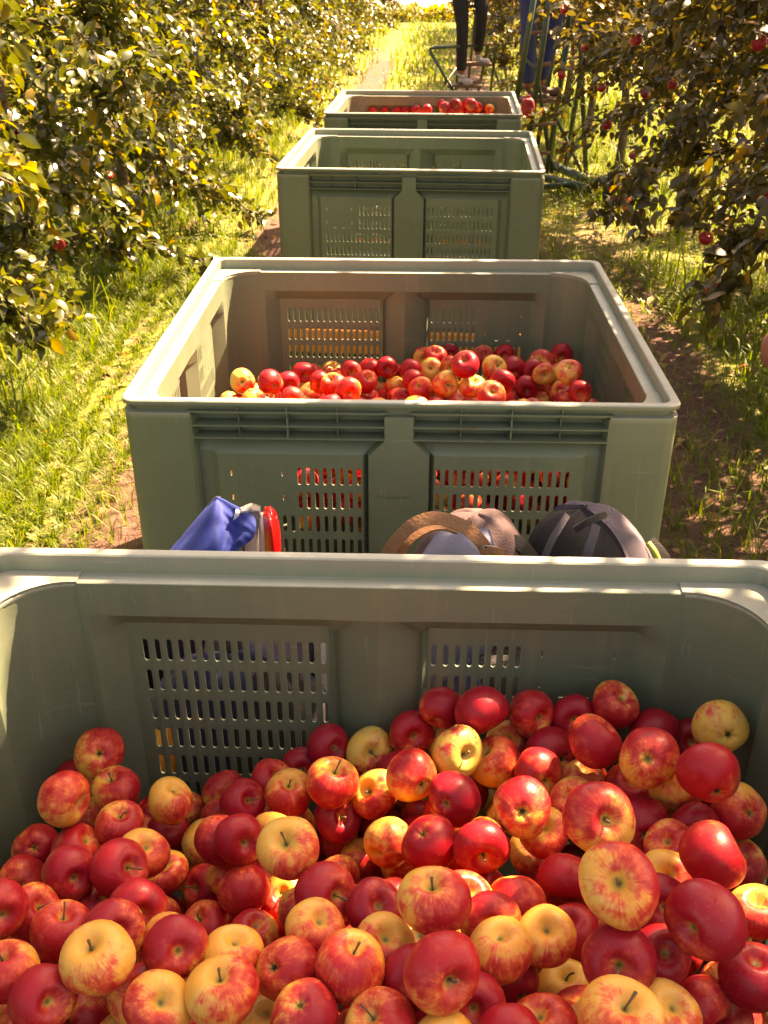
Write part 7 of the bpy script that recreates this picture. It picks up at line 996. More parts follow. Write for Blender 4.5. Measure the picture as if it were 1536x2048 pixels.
def calyx_vf():
    parts = []
    for k in range(5):
        a = k * 2 * PI / 5; c, s = math.cos(a), math.sin(a)
        v = [(c * .02 - s * .03, s * .02 + c * .03, -.50), (c * .02 + s * .03, s * .02 - c * .03, -.50), (c * .10, s * .10, -.62), (c * .05, s * .05, -.70)]
        parts.append((v, [(0, 1, 2), (0, 2, 3), (1, 3, 2), (0, 3, 1)]))
    return join_vf(parts)
CALYX = me_from('calyx', calyx_vf(), M['calyx'])
FW = Vector((0, math.cos(PITCH), -math.sin(PITCH))); DN = Vector((0, -math.sin(PITCH), -math.cos(PITCH))); RT = Vector((1, 0, 0))
def add_apple(pos, R_, kind, dx, dy, bl, bdx, bdy, tone, label, i, group):
    pos = Vector(pos); view = (CAM - pos).normalized()
    r_ = RT; dd = DN
    m = dx * dx + dy * dy
    if m > .96: dx /= math.sqrt(m) * 1.02; dy /= math.sqrt(m) * 1.02; m = .96
    ax = (r_ * dx + dd * dy + view * math.sqrt(max(0.02, 1 - m))).normalized()
    z = -ax if kind == 'c' else ax
    b = r_ * bdx + dd * bdy + view * .35
    x = b - z * b.dot(z)
    if x.length < .05: x = z.orthogonal()
    x.normalize(); y = z.cross(x)
    me, q = APM[i % len(APM)]
    o = bpy.data.objects.new('apple', me); COL.objects.link(o)
    o.matrix_world = Matrix.Translation(pos) @ Matrix((x, y, z)).transposed().to_4x4() @ Matrix.Diagonal((R_ * (1.02 + .05 * math.sin(i * 7.3)), R_ * (1.02 - .05 * math.sin(i * 7.3 + .6)), R_ * (1.01 + .05 * math.sin(i * 3.9)), 1.0))
    o['blush'] = float(bl) * .88; o['tone'] = min(1.0, float(tone) * .95 + .13); tag(o, label, 'apple', group)
    if kind == 's': inst('stem', STEM_ME[i % 3], o)
    if kind == 'c' and R_ > .02: inst('calyx', CALYX, o)
    return o
def fill_apples(rows, group):
    for i, (x, y, z, R_, kind, dx, dy, bl, bdx, bdy, tone, lab) in enumerate(rows):
        add_apple((x, y, z), R_, kind, dx, dy, bl, bdx, bdy, tone, lab, i, group)
fill_apples(APPLES_NEAR, 'apples heaped in the nearest bin')
fill_apples(APPLES_SECOND, 'apples in the second bin')
fill_apples(APPLES_FAR, 'apples in the farthest bin')
def buried(rows, name, label, seed):
    r = np.random.default_rng(seed); A = np.array(rows); n = len(A); v = np.array(LOWV); k = len(v)
    tri = []
    for f in LOWF:
        tri.append((f[0], f[1], f[2]));
        if len(f) == 4: tri.append((f[0], f[2], f[3]))
    tri = np.array(tri)
    q = r.normal(size=(n, 4)); q /= np.linalg.norm(q, axis=1, keepdims=True); w_, x, y, z = q.T
    Rm = np.stack([1 - 2 * (y * y + z * z), 2 * (x * y - z * w_), 2 * (x * z + y * w_), 2 * (x * y + z * w_), 1 - 2 * (x * x + z * z), 2 * (y * z - x * w_), 2 * (x * z - y * w_), 2 * (y * z + x * w_), 1 - 2 * (x * x + y * y)], 1).reshape(n, 3, 3)
    V = np.einsum('nij,kj->nki', Rm, v) * A[:, 3][:, None, None] + A[:, None, :3]
    Fc = (np.arange(n) * k)[:, None, None] + tri[None]
    o = bulk(name, V.reshape(-1, 3), Fc.reshape(-1, 3), M['apple_j'], smooth=True,
             attrs={'apple_co': np.tile(v, (n, 1)), 'blush': np.repeat(r.uniform(.3, .95, n), k), 'tone': np.repeat(r.uniform(.1, .6, n), k), 'seed': np.repeat(r.random(n), k)})
    o['kind'] = 'stuff'; tag(o, label, 'apples'); return o
buried(BURIED_NEAR, 'buried_apples', 'lower layers of apples seen in the gaps of the nearest heap', 1)
buried(BURIED_SECOND, 'buried_apples', 'lower layers of apples seen through the slots of the second bin', 2)
buried(BURIED_FAR, 'buried_apples', 'lower layer of apples in the farthest bin', 4)
# leaves lying among the apples
def loose_leaf(name, p, L, az, tilt, mat, label, roll=0.0):
    me = one_leaf('loose_leaf', mat, .25)
    o = bpy.data.objects.new(name, me); COL.objects.link(o); o.location = p; o.rotation_euler = (roll, tilt, az); o.scale = (L,) * 3
    return tag(o, label, 'leaf')
loose_leaf('fallen_leaf', pix(1090, 1722, .97) , .045, -1.2, .9, M['leaf'], 'folded green leaf caught beside the stem of a green tinged apple', .9)
loose_leaf('fallen_leaf', pix(588, 776, 2.86), .06, .1, -.1, M['dry'], 'curled dry leaf lying on apples at the left of the second bin', .5)

# ------------------------------------------------------------------ hanging and fallen apples
HANG = [(295, 293, 5.6, .80, 'red apple hanging low in the left row, right of centre of its foliage'),
        (215, 351, 5.0, .75, 'red apple hanging behind leaves above the left row trunk'), (204, 392, 4.9, .8, 'small red apple just above the left row trunk with bare foot'),
        (118, 490, 4.3, .8, 'shaded red apple low in the left row near the photo edge'), (32, 262, 4.4, .7, 'dull red apple behind bright leaves at the far left'),
        (140, 255, 5.0, .7, 'orange red apple deep inside the left row'),
        (1272, 80, 4.6, .8, 'big coral apple high in the right row below two sunlit leaves'), (1518, 85, 3.4, .95, 'red apple hanging at the right edge of the photo, upper one'),
        (1123, 150, 6.4, .8, 'orange red apple beside the right person\'s boots'), (1203, 175, 6.0, .75, 'pink red apple right of the green ladder rails'),
        (1214, 250, 5.8, .8, 'dark red apple hanging above a trunk of the right row'), (1268, 310, 5.4, .6, 'pale orange apple hanging low at the middle of the right row'),
        (1405, 158, 4.8, .9, 'red apple behind yellow leaves in the upper right'), (1345, 170, 5.2, .9, 'crimson apple in the upper middle of the right row'),
        (1290, 188, 5.3, .9, 'dark red apple deep in the right row'), (1412, 476, 3.6, .85, 'red apple hanging under the long bare twig at the right'),
        (1428, 580, 3.3, .95, 'dark red apple hanging lowest in the right row over the sunny grass'), (1532, 396, 3.1, .9, 'red apple cut by the right edge of the photo'),
        (1170, 95, 6.6, .8, 'small orange apple high beside the right person\'s leg'), (1128, 20, 6.8, .85, 'small red apple near the top edge beside the right person')]
for i, (px, py, Y, bl, lab) in enumerate(HANG):
    o = add_apple(pix(px, py, Y + (.50 if i % 2 else .25)), .028, 's', .5 * math.sin(i), -.6, bl * .85, .5 * math.cos(i * 2), .3, -.1, lab, i, 'apples hanging on the trees')
    rr_ = np.random.default_rng(900 + i); inv = o.matrix_world.inverted(); top_ = o.matrix_world.translation + Vector((0, 0, .026))
    for k_ in range(6):
        dl = rr_.normal(0, .8, 3); dl[2] = -.15 + .4 * rr_.random(); d_, s_, n_ = leaf_frames(dl[None], np.array([[rr_.normal(0, .4), -.4 + rr_.normal(0, .4), 1.]]))
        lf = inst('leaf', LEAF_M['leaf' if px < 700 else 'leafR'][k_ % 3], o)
        lf.matrix_local = inv @ frame_mat(np.array(top_) + rr_.normal(0, .012, 3) + np.array((0, 0, .012)), d_[0], s_[0], n_[0], rr_.uniform(.05, .08))
p = pix(92, 996, 1); 
def on_ground(px, py, h=0.0):
    a = pix(px, py, 1.0) - CAM; return CAM + a * ((CAM.z - h) / -a.z)
add_apple(on_ground(92, 996, .008), .029, 's', .3, -.6, .0, .2, .2, .0, 'green windfall apple lying in the grass at the left edge', 3, 'windfall apples')
add_apple(on_ground(1492, 742, .02), .033, 's', .3, -.6, .95, .2, .2, .3, 'red windfall apple sunk in the grass at the right edge', 4, 'windfall apples')
def scatter_leaves(n, seed):
    r = np.random.default_rng(seed)
    x = r.uniform(-3, 3.4, n); y = r.uniform(1.8, 14, n) ** 1.0; x += ROW * y
    z = gz(x, y) + r.uniform(.004, .05, n)
    P = np.c_[x, y, z]; d = r.normal(0, 1, (n, 3)); d[:, 2] *= .25; up = np.array([0, 0, 1.]) + r.normal(0, .35, (n, 3))
    d, s, nn = leaf_frames(d, up); V, Fc = leaves_mesh(P, d, s, nn, r.uniform(.03, .075, n))
    o = bulk('fallen_leaves', V, Fc, M['dry'], smooth=True); o['kind'] = 'stuff'; return o
scatter_leaves(2600, 8)

# ------------------------------------------------------------------ things between the first two bins
M['denim'] = simple_mat('dark_blue_knit', (.010, .016, .055), .9, .3, 14, .35, 220)
M['blue'] = simple_mat('blue_cloth', (.013, .034, .22), .75, .3, 14, .35, 220, 0, .3)
M['bluedark'] = simple_mat('blue_fold_shade', (.012, .014, .05), .8, .3, 14, .3, 200)  # darker copy of the blue cloth, shade inside the fold as colour
M['styro'] = simple_mat('white_polystyrene', (.74, .70, .70), .8, .10, 90, .5, 260)
M['greyfelt'] = simple_mat('worn_grey_edge', (.36, .31, .29), .9, .3, 40, .6, 200)
M['redlid'] = simple_mat('red_plastic_lid', (.60, .008, .012), .28, .15, 30, .05)
M['maroon'] = simple_mat('maroon_brown_fabric', (.085, .045, .050), .8, .3, 18, .4, 240)
M['grape'] = simple_mat('grey_mauve_fabric', (.075, .058, .085), .75, .2, 18, .3, 260)
M['paleblue'] = simple_mat('pale_grey_blue_fabric', (.25, .25, .36), .6, .15, 18, .25, 260)
M['black'] = simple_mat('black_fabric', (.018, .013, .014), .8, .4, 25, .4, 260)
M['webbing'] = simple_mat('dark_grey_webbing', (.045, .038, .055), .8, .2, 30, .4, 300)
M['lime'] = simple_mat('lime_piping', (.36, .42, .07), .6, .2, 30)
M['leather'] = simple_mat('tan_leather', (.25, .105, .045), .7, .35, 25, .5, 180)
M['buckle'] = simple_mat('buckle_metal', (.30, .27, .24), .4, .3, 50, .1, 50, .9)
M['lblue'] = simple_mat('light_blue_print', (.20, .46, .72), .6, .15, 20)
M['crate'] = simple_mat('dark_crate_plastic', (.035, .032, .045), .5, .3, 15)

def sheet(name, rowsP, mat, parent, thick=.002, sub=(5, 5), wob=.003, seed=0):
    """cloth surface through a grid of control points, given real thickness"""
    r = random.Random(seed)
    rows = [smooth_path(row, sub[0]) for row in rowsP]
    colsP = [smooth_path([rows[j][i] for j in range(len(rows))], sub[1]) for i in range(len(rows[0]))]
    nu, nv = len(colsP), len(colsP[0]); V = []
    for i in range(nu):
        for j in range(nv):
            q = colsP[i][j]; e = wob * (math.sin(i * .9 + j * .55 + seed) + math.sin(i * .37 - j * 1.3 + 2 * seed) * .7)
            V.append(q + Vector((0, -e, e * .6)))
    n = len(V)
    f = [(i * nv + j, i * nv + j + 1, (i + 1) * nv + j + 1, (i + 1) * nv + j) for i in range(nu - 1) for j in range(nv - 1)]
    V2 = [v + Vector((0, thick, 0)) for v in V]
    F2 = [tuple(x + n for x in q[::-1]) for q in f]
    edge = [i * nv for i in range(nu)] + [(nu - 1) * nv + j for j in range(1, nv)] + [i * nv + nv - 1 for i in range(nu - 2, -1, -1)] + [j for j in range(nv - 2, 0, -1)]
    F3 = [(edge[i], edge[(i + 1) % len(edge)], edge[(i + 1) % len(edge)] + n, edge[i] + n) for i in range(len(edge))]
    return mesh_obj(name, V + V2, f + F2 + F3, mat, parent, True)
# supporting crates standing on the trailer between the bins
def crate(cx, cy, z0, sx, sy, h, label):
    t = thing('plastic_crate', label, 'crate', (cx, cy, z0), .03, 'dark crates under the bags')
    mesh_obj('crate_base', *box_vf(0, 0, .012, sx - .02, sy - .02, .016), M['crate'], t)
    for (ax, ay, lx, ly) in ((-1, 0, .012, sy), (1, 0, .012, sy), (0, -1, sx, .012), (0, 1, sx, .012)):
        s_ = mesh_obj('crate_side', *box_vf(ax * (sx / 2 - .006), ay * (sy / 2 - .006), h / 2, lx if ax else sx - .025, ly if not ax else sy, h, .002), M['crate'], t)
    return t
M['board'] = simple_mat('weathered_board', (.22, .16, .11), .85, .35, 10, .4, 60)
pl = thing('plank_deck', 'weathered plank deck between the nearest and second bins', 'deck', (0, 1.64, 0))
for k in range(4): mesh_obj('plank', *box_vf(.01, -.225 + k * .15, .165, 1.1, .143, .022, .003), M['board'], pl)
mesh_obj('plank_support', *box_vf(-.4, 0, .076, .07, .56, .152), M['board'], pl); mesh_obj('plank_support', *box_vf(.4, 0, .076, .07, .56, .152), M['board'], pl)
crate(-.30, 1.66, .178, .50, .36, .24, 'dark crate under the blue cloth and polystyrene box')
crate(.26, 1.66, .178, .50, .36, .24, 'dark crate under the two bags')
# polystyrene box with torn wall
bt = thing('polystyrene_box', 'white polystyrene box with a torn grey edge under the blue cloth', 'box', (-.19, 1.62, .425))
mesh_obj('box_body', *box_vf(.092, -.01, .11, .055, .20, .24, .006), M['styro'], bt)
# tall front wall reaching out of the cloth
P0 = Vector((-.19, 1.62, .425))
def loc(px, py, Y, o): return pix(px, py, Y) - o
Yb = 1.585
wl_ = [[loc(455, 1130, Yb, P0), loc(487, 1128, Yb, P0), loc(518, 1127, Yb, P0)], [loc(460, 1075, Yb, P0), loc(490, 1072, Yb, P0), loc(517, 1068, Yb, P0)], [loc(470, 1025, Yb, P0), loc(495, 1022, Yb + .01, P0), loc(518, 1022, Yb + .01, P0)]]
sheet('side_wall', wl_, M['styro'], bt, .012, (4, 4), .0008, 2)
wl_ = [[loc(514, 1140, Yb + .002, P0), loc(534, 1140, Yb + .03, P0)], [loc(515, 1070, Yb, P0), loc(531, 1075, Yb + .03, P0)], [loc(517, 1022, Yb + .002, P0), loc(528, 1040, Yb + .03, P0)]]
sheet('torn_inner_edge', wl_, M['greyfelt'], bt, .010, (4, 5), .0012, 5)
wl_ = [[loc(478, 1023, Yb + .006, P0), loc(500, 1014, Yb + .012, P0), loc(520, 1019, Yb + .008, P0)], [loc(484, 1028, Yb - .004, P0), loc(502, 1023, Yb - .003, P0), loc(519, 1026, Yb - .003, P0)]]
sheet('torn_top_edge', wl_, M['greyfelt'], bt, .014, (7, 3), .0025, 6)
wl_ = [[loc(455, 1112, Yb - .006, P0), loc(472, 1112, Yb - .006, P0), loc(476, 1110, Yb - .006, P0)], [loc(462, 1095, Yb - .006, P0), loc(475, 1092, Yb - .006, P0), loc(482, 1086, Yb - .006, P0)]]
sheet('light_blue_print', wl_, M['lblue'], bt, .002, (3, 3), 0, 0)
wl_ = [[loc(485, 1100, Yb - .004, P0), loc(488, 1104, Yb - .004, P0)], [loc(489, 1096, Yb - .004, P0), loc(490, 1088, Yb - .004, P0)]]
sheet('blue_print', wl_, M['blue'], bt, .002, (2, 2), 0, 0)
# red lid standing on edge
P1 = Vector((-.175, 1.60, .425)); lt = thing('red_lid', 'red plastic lid standing on edge beside the white box', 'lid', P1)
lp = [[loc(531, 1160, 1.52, P1), loc(545, 1160, 1.505, P1), loc(561, 1160, 1.52, P1)], [loc(530, 1085, 1.52, P1), loc(544, 1083, 1.503, P1), loc(559, 1082, 1.52, P1)],
      [loc(527, 1045, 1.53, P1), loc(540, 1042, 1.512, P1), loc(553, 1043, 1.53, P1)], [loc(526, 1028, 1.55, P1), loc(537, 1025, 1.54, P1), loc(547, 1030, 1.55, P1)], [loc(529, 1026, 1.57, P1), loc(537, 1023, 1.57, P1), loc(544, 1027, 1.57, P1)]]
sheet('lid_panel', lp, M['redlid'], lt, .02, (5, 5), .0004, 0)
mesh_obj('lid_edge', *tube_vf(smooth_path([loc(530, 1165, 1.53, P1), loc(529, 1085, 1.53, P1), loc(526, 1045, 1.54, P1), loc(525, 1027, 1.56, P1)], 5), .0022, 6), M['styro'], lt, True)
# blue cloth
P2 = Vector((-.32, 1.60, .55)); ct = thing('blue_cloth', 'crumpled royal blue cloth with mud stains thrown over the white box', 'cloth', P2)
g = [[loc(318, 1128, 1.60, P2), loc(372, 1062, 1.63, P2), loc(425, 1003, 1.64, P2), loc(437, 996, 1.635, P2), loc(470, 1012, 1.61, P2), loc(503, 1030, 1.57, P2), loc(514, 1048, 1.55, P2)],
     [loc(330, 1132, 1.56, P2), loc(380, 1075, 1.585, P2), loc(424, 1022, 1.59, P2), loc(445, 1024, 1.60, P2), loc(470, 1040, 1.585, P2), loc(495, 1050, 1.545, P2), loc(512, 1060, 1.525, P2)],
     [loc(335, 1140, 1.52, P2), loc(385, 1096, 1.53, P2), loc(428, 1060, 1.55, P2), loc(450, 1055, 1.575, P2), loc(470, 1070, 1.56, P2), loc(488, 1066, 1.53, P2), loc(506, 1076, 1.515, P2)],
     [loc(340, 1150, 1.50, P2), loc(390, 1120, 1.50, P2), loc(430, 1098, 1.51, P2), loc(448, 1092, 1.535, P2), loc(465, 1094, 1.53, P2), loc(475, 1084, 1.515, P2), loc(492, 1088, 1.51, P2)],
     [loc(345, 1180, 1.50, P2), loc(390, 1180, 1.50, P2), loc(420, 1170, 1.50, P2), loc(440, 1140, 1.51, P2), loc(450, 1120, 1.515, P2), loc(460, 1108, 1.512, P2), loc(470, 1102, 1.51, P2)]]
sheet('cloth_panel', g, M['blue'], ct, .003, (5, 6), .0016, 1)
g = [[loc(330, 1120, 1.66, P2), loc(380, 1055, 1.68, P2), loc(424, 1000, 1.68, P2), loc(440, 994, 1.67, P2)], [loc(345, 1122, 1.62, P2), loc(390, 1072, 1.64, P2), loc(427, 1030, 1.65, P2), loc(445, 1012, 1.64, P2)]]
sheet('folded_edge', g, M['bluedark'], ct, .003, (5, 5), .001, 3)

def blob(name, c, rx, ry, rz_, mat, parent, pw=2.4, lean=(0, 0), seg=36, rings=22, phi=None, th=None, off=0.0, wob=.0, seed=0, cull=None):
    V, ids = [], {}
    p0, p1 = phi or (0, 2 * PI); t0, t1 = th or (0.02, PI - .02)
    full = phi is None
    nseg = seg if full else seg + 1
    for i in range(rings + 1):
        t_ = t0 + (t1 - t0) * i / rings
        for j in range(nseg):
            q = p0 + (p1 - p0) * j / seg
            def sp(v): return math.copysign(abs(v) ** (2 / pw), v)
            x = sp(math.sin(t_)) * sp(math.cos(q)); y = sp(math.sin(t_)) * sp(math.sin(q)); z = sp(math.cos(t_))
            e = 1 + off + wob * (math.sin(q * 5 + z * 4 + seed) + .6 * math.sin(q * 9 - z * 7 + seed * 2) + .5 * math.sin(z * 13 + q * 2))
            V.append(Vector((c[0] + rx * x * e + lean[0] * z, c[1] + ry * y * e + lean[1] * z, c[2] + rz_ * z * e)))
    f = []
    for i in range(rings):
        for j in range(seg):
            k = (j + 1) % nseg if full else j + 1
            f.append((i * nseg + j, (i + 1) * nseg + j, (i + 1) * nseg + k, i * nseg + k))
    if full: f += [tuple(range(nseg)), tuple((rings) * nseg + j for j in range(nseg - 1, -1, -1))]
    else:
        # give the patch an edge thickness
        n = len(V); cc = Vector(c); V += [cc + (v - cc) * .97 for v in V]
        F2 = [tuple(x + n for x in q[::-1]) for q in f]
        edge = [i * nseg for i in range(rings + 1)] + [rings * nseg + j for j in range(1, nseg)] + [i * nseg + nseg - 1 for i in range(rings - 1, -1, -1)] + [j for j in range(nseg - 2, 0, -1)]
        f = f + F2 + [(edge[i], edge[(i + 1) % len(edge)], edge[(i + 1) % len(edge)] + n, edge[i] + n) for i in range(len(edge))]
    return mesh_obj(name, V, f, mat, parent, True)
def strap(name, pts, wdt, mat, parent, th=.004, sub=6, up=(0, 0, 1)):
    """flat band with a rectangular section, its broad side turned along up"""
    P = smooth_path(pts, sub); U = Vector(up).normalized(); V, Fc = [], []; n = len(P)
    for i, p in enumerate(P):
        t_ = (P[min(i + 1, n - 1)] - P[max(i - 1, 0)]).normalized(); a = (U - t_ * U.dot(t_))
        if a.length < 1e-4: a = t_.orthogonal()
        a.normalize(); s_ = t_.cross(a)
        for (q, w_) in ((th / 2, -1), (th / 2 * 1.3, 0), (th / 2, 1), (-th / 2, 1), (-th / 2, -1)): V.append(p + a * q + s_ * (w_ * wdt / 2))
    for i in range(n - 1):
        for k in range(5): Fc.append((i * 5 + k, i * 5 + (k + 1) % 5, i * 5 + 5 + (k + 1) % 5, i * 5 + 5 + k))
    Fc += [(4, 3, 2, 1, 0), tuple((n - 1) * 5 + k for k in range(5))]
    o = mesh_obj(name, V, Fc, mat, parent); shade_by_angle(o.data, 40); return o
Ys = 1.60
gbg = thing('cloth_bag', 'grey mauve cloth bag low beside the polystyrene box, seen through the slots', 'bag', (-.235, 1.60, .42))
blob('bag_body', (0, 0, .11), .115, .13, .12, M['grape'], gbg, 2.4, (0, 0), wob=.02, seed=7)
blob('bag_fold', (-.03, -.03, .17), .07, .08, .07, M['maroon'], gbg, 2.3, (0, 0), seg=20, rings=12, wob=.03, seed=9)
c0 = pix(925, 1110, Ys)
sb = thing('shoulder_bag', 'brown and pale grey shoulder bag with a tan leather strap arched over it', 'bag', (c0.x, c0.y, .42))
o_ = Vector((c0.x, c0.y, .42))
blob('bag_body', (.015, .02, .19), .125, .095, .205, M['maroon'], sb, 2.3, (.01, 0), wob=.012, seed=1)
blob('side_pocket', (.085, .0, .14), .055, .06, .18, M['maroon'], sb, 2.2, (0, 0), wob=.02, seed=4, seg=20, rings=14)
blob('pale_panel', (.015, .02, .19), .125, .095, .205, M['paleblue'], sb, 2.3, (.01, 0), wob=.010, seed=1, phi=(math.radians(205), math.radians(287)), th=(.42, 2.3), off=.045, seg=16, rings=16)
def L2(px, py, Y): return pix(px, py, Y) - o_
strap('leather_strap', [L2(768, 1122, 1.49), L2(790, 1085, 1.50), L2(825, 1050, 1.51), L2(868, 1036, 1.515), L2(912, 1046, 1.51), L2(945, 1066, 1.50), L2(972, 1098, 1.49), L2(980, 1125, 1.49)], .023, M['leather'], sb, .004, 6, (0, -.75, .65))
strap('leather_strap', [L2(792, 1124, 1.50), L2(812, 1088, 1.51), L2(845, 1062, 1.52), L2(880, 1052, 1.53), L2(915, 1060, 1.53)], .018, M['leather'], sb, .004, 6, (0, -.3, .95))
bk = [L2(966, 1092, 1.478), L2(994, 1094, 1.478), L2(1000, 1112, 1.478), L2(972, 1112, 1.478)]
mesh_obj('buckle', *join_vf([tube_vf([bk[i], bk[(i + 1) % 4]], .0019, 6) for i in range(4)]), M['buckle'], sb, True)
strap('strap_end', [L2(962, 1098, 1.484), L2(985, 1103, 1.472), L2(1006, 1106, 1.478)], .016, M['leather'], sb, .004, 4, (0, -.9, .4))
mesh_obj('seam', *tube_vf(smooth_path([L2(938, 1034, 1.60), L2(945, 1046, 1.56), L2(950, 1062, 1.53)], 4), .0012, 5), M['leather'], sb)
jk = thing('jacket', 'crumpled dark blue jacket pushed down behind the left slots of the nearest bin', 'jacket', (-.27, 1.45, .20))
blob('jacket_body', (0, 0, .20), .17, .075, .215, M['denim'], jk, 2.6, (0, 0), wob=.03, seed=11)
blob('jacket_fold', (.07, -.02, .22), .09, .07, .19, M['black'], jk, 2.4, (.01, 0), wob=.04, seed=12, seg=24, rings=14)
blob('orange_lining', (-.135, -.02, .20), .030, .065, .12, M['orange'], jk, 2.4, (.02, 0), wob=.04, seed=13, seg=20, rings=12)
jk = thing('jacket', 'black sweater pushed down behind the right slots of the nearest bin', 'jacket', (.26, 1.45, .20))
blob('sweater_body', (0, 0, .19), .21, .08, .22, M['black'], jk, 2.6, (0, 0), wob=.03, seed=14)
blob('blue_lining', (-.12, -.02, .24), .05, .075, .17, M['denim'], jk, 2.4, (.01, 0), wob=.04, seed=15, seg=20, rings=12)
c1 = pix(1192, 1110, 1.66)
bp = thing('backpack', 'black and grey backpack with lime piping leaning against the second bin', 'backpack', (c1.x, c1.y, .42))
o_ = Vector((c1.x, c1.y, .42))
LN = (-.045, .0)
blob('pack_body', (.008, .0, .17), .132, .10, .210, M['black'], bp, 2.3, LN, wob=.012, seed=2)
blob('side_panel', (.008, .0, .17), .132, .10, .210, M['grape'], bp, 2.3, LN, wob=.010, seed=2, phi=(math.radians(-58), math.radians(40)), th=(.30, 2.4), off=.030, seg=20, rings=20)
blob('top_flap', (.008, .0, .17), .132, .10, .210, M['grape'], bp, 2.3, LN, wob=.012, seed=2, phi=(math.radians(-60), math.radians(150)), th=(.05, .40), off=.030, seg=20, rings=8)
blob('front_pocket', (-.055, -.06, .10), .070, .045, .16, M['black'], bp, 2.5, (-.02, 0), wob=.02, seed=5, seg=24, rings=14)
blob('dark_gusset', (.03, -.055, .13), .050, .050, .17, M['maroon'], bp, 2.3, (-.03, 0), wob=.02, seed=8, seg=24, rings=14)
mesh_obj('lime_piping', *tube_vf(smooth_path([L2(1296, 1086, 1.60), L2(1310, 1106, 1.585), L2(1318, 1130, 1.58), L2(1320, 1160, 1.58)], 5), .006, 6), M['lime'], bp, True)
strap('grey_webbing', [L2(1166, 1140, 1.50), L2(1176, 1104, 1.51), L2(1186, 1072, 1.53), L2(1192, 1050, 1.55)], .017, M['webbing'], bp, .004, 5, (0, -1, .3))
strap('grey_webbing', [L2(1086, 1124, 1.52), L2(1102, 1084, 1.535), L2(1122, 1050, 1.56), L2(1134, 1030, 1.58)], .012, M['webbing'], bp, .004, 5, (0, -1, .3))
strap('compression_strap', [L2(1150, 1060, 1.55), L2(1172, 1046, 1.55), L2(1196, 1034, 1.56), L2(1210, 1030, 1.58)], .012, M['black'], bp, .005, 5, (0, -1, .5))
strap('shoulder_strap', [L2(1064, 1118, 1.58), L2(1044, 1092, 1.58), L2(1022, 1084, 1.59), L2(1006, 1098, 1.60)], .026, M['black'], bp, .010, 5, (0, -.7, .7))
strap('shoulder_strap', [L2(1328, 1160, 1.62), L2(1334, 1128, 1.62), L2(1318, 1100, 1.63), L2(1300, 1082, 1.64)], .020, M['black'], bp, .006, 5, (0, -.7, .7))

# ------------------------------------------------------------------ orchard ladders
M['green'] = simple_mat('green_ladder_paint', (.030, .065, .042), .38, .35, 20, .15, 80)
M['wood'] = simple_mat('worn_step_wood', (.17, .085, .055), .8, .35, 15, .3, 80)
def tb(name, pts, r, mat, parent, o, sub=1):
    P = [Vector(q) - o for q in pts]
    if sub > 1: P = smooth_path(P, sub)
    return mesh_obj(name, *tube_vf(P, r, 10), mat, parent, True)
G = on_ground
g1, g2, g3, g4 = G(1062, 312, .09), G(1236, 386, .09), G(1080, 364, .09), G(1196, 386, .09)
la = thing('orchard_ladder', 'front green tubular picking ladder with splayed base under the right person', 'ladder', (1.5, 8.8, 0))
o_ = Vector((1.5, 8.8, 0))
tb('base_tube', [g1, g2], .036, M['green'], la, o_); tb('base_tube', [G(1075, 352, .09), g4 + Vector((.05, 0, 0))], .034, M['green'], la, o_); tb('base_tube', [G(1085, 374, .09), G(1150, 368, .10), G(1196, 386, .09)], .022, M['green'], la, o_)
def rail(b, top, Yt, r=.017): return [G(*b, .03), pix(*top, Yt)]
for b, tp_, Yt in (((1100, 328), (1150, -60), 8.9), ((1130, 336), (1176, 60), 8.7), ((1172, 352), (1160, 60), 8.3), ((1104, 345), (1062, 60), 8.5), ((1068, 330), (1122, 20), 9.1), ((1092, 350), (1134, 90), 8.6)):
    tb('rail', rail(b, tp_, Yt), .021, M['green'], la, o_)
tb('brace', [pix(1112, 236, 8.9), G(1166, 350, .03)], .014, M['green'], la, o_)
tb('rail', [pix(1030, 215, 7.9), pix(1083, -90, 7.9)], .022, M['green'], la, o_); tb('rail', [pix(1060, 262, 8.0), pix(1112, -90, 8.0)], .022, M['green'], la, o_)
tb('rail', [pix(1060, 255, 8.0), G(1072, 356, .03)], .018, M['green'], la, o_)
tb('rail', [pix(1030, 215, 7.9), G(1040, 352, .03)], .018, M['green'], la, o_)
for a_, b_ in (((1042, 254), (1112, 246)), ((1078, 306), (1100, 306)), ((1062, 66), (1140, 60)), ((1064, 132), (1102, 127))):
    tb('rung', [pix(*a_, 8.1), pix(*b_, 8.1)], .014, M['wood'], la, o_)
mesh_obj('step', *[(lambda vf: ([Vector(v) for v in vf[0]], vf[1]))(box_vf(*(pix(1073, 199, 8.25) - o_), .36, .22, .03, .004))][0], M['wood'], la)
tb('rail', [pix(1050, 118, 8.05), pix(1075, 140, 8.0), pix(1085, 215, 8.0)], .010, M['green'], la, o_)
lb = thing('orchard_ladder', 'rear green tubular picking ladder with bent foot rail under the left person', 'ladder', (1.0, 11, 0)); o_ = Vector((1.0, 11, 0))
tb('foot_rail', [pix(958, 91, 10.9), pix(870, 95, 10.6), pix(861, 98, 10.6), pix(862, 106, 10.6), pix(885, 145, 10.5), pix(905, 178, 10.4), G(930, 205, .03)], .016, M['green'], lb, o_)
tb('brace', [G(868, 205, .03), pix(890, 166, 10.8), pix(918, 128, 11)], .013, M['green'], lb, o_)
for b, tp_, Yt in (((908, 205), (940, -70), 10.8), ((932, 205), (962, -70), 10.9), ((952, 205), (976, 90), 11.0), ((978, 205), (992, 95), 11.0), ((1016, 190), (1004, 80), 11.3), ((1010, 200), (948, 20), 11.2)):
    tb('rail', rail(b, tp_, Yt), .017, M['green'], lb, o_)
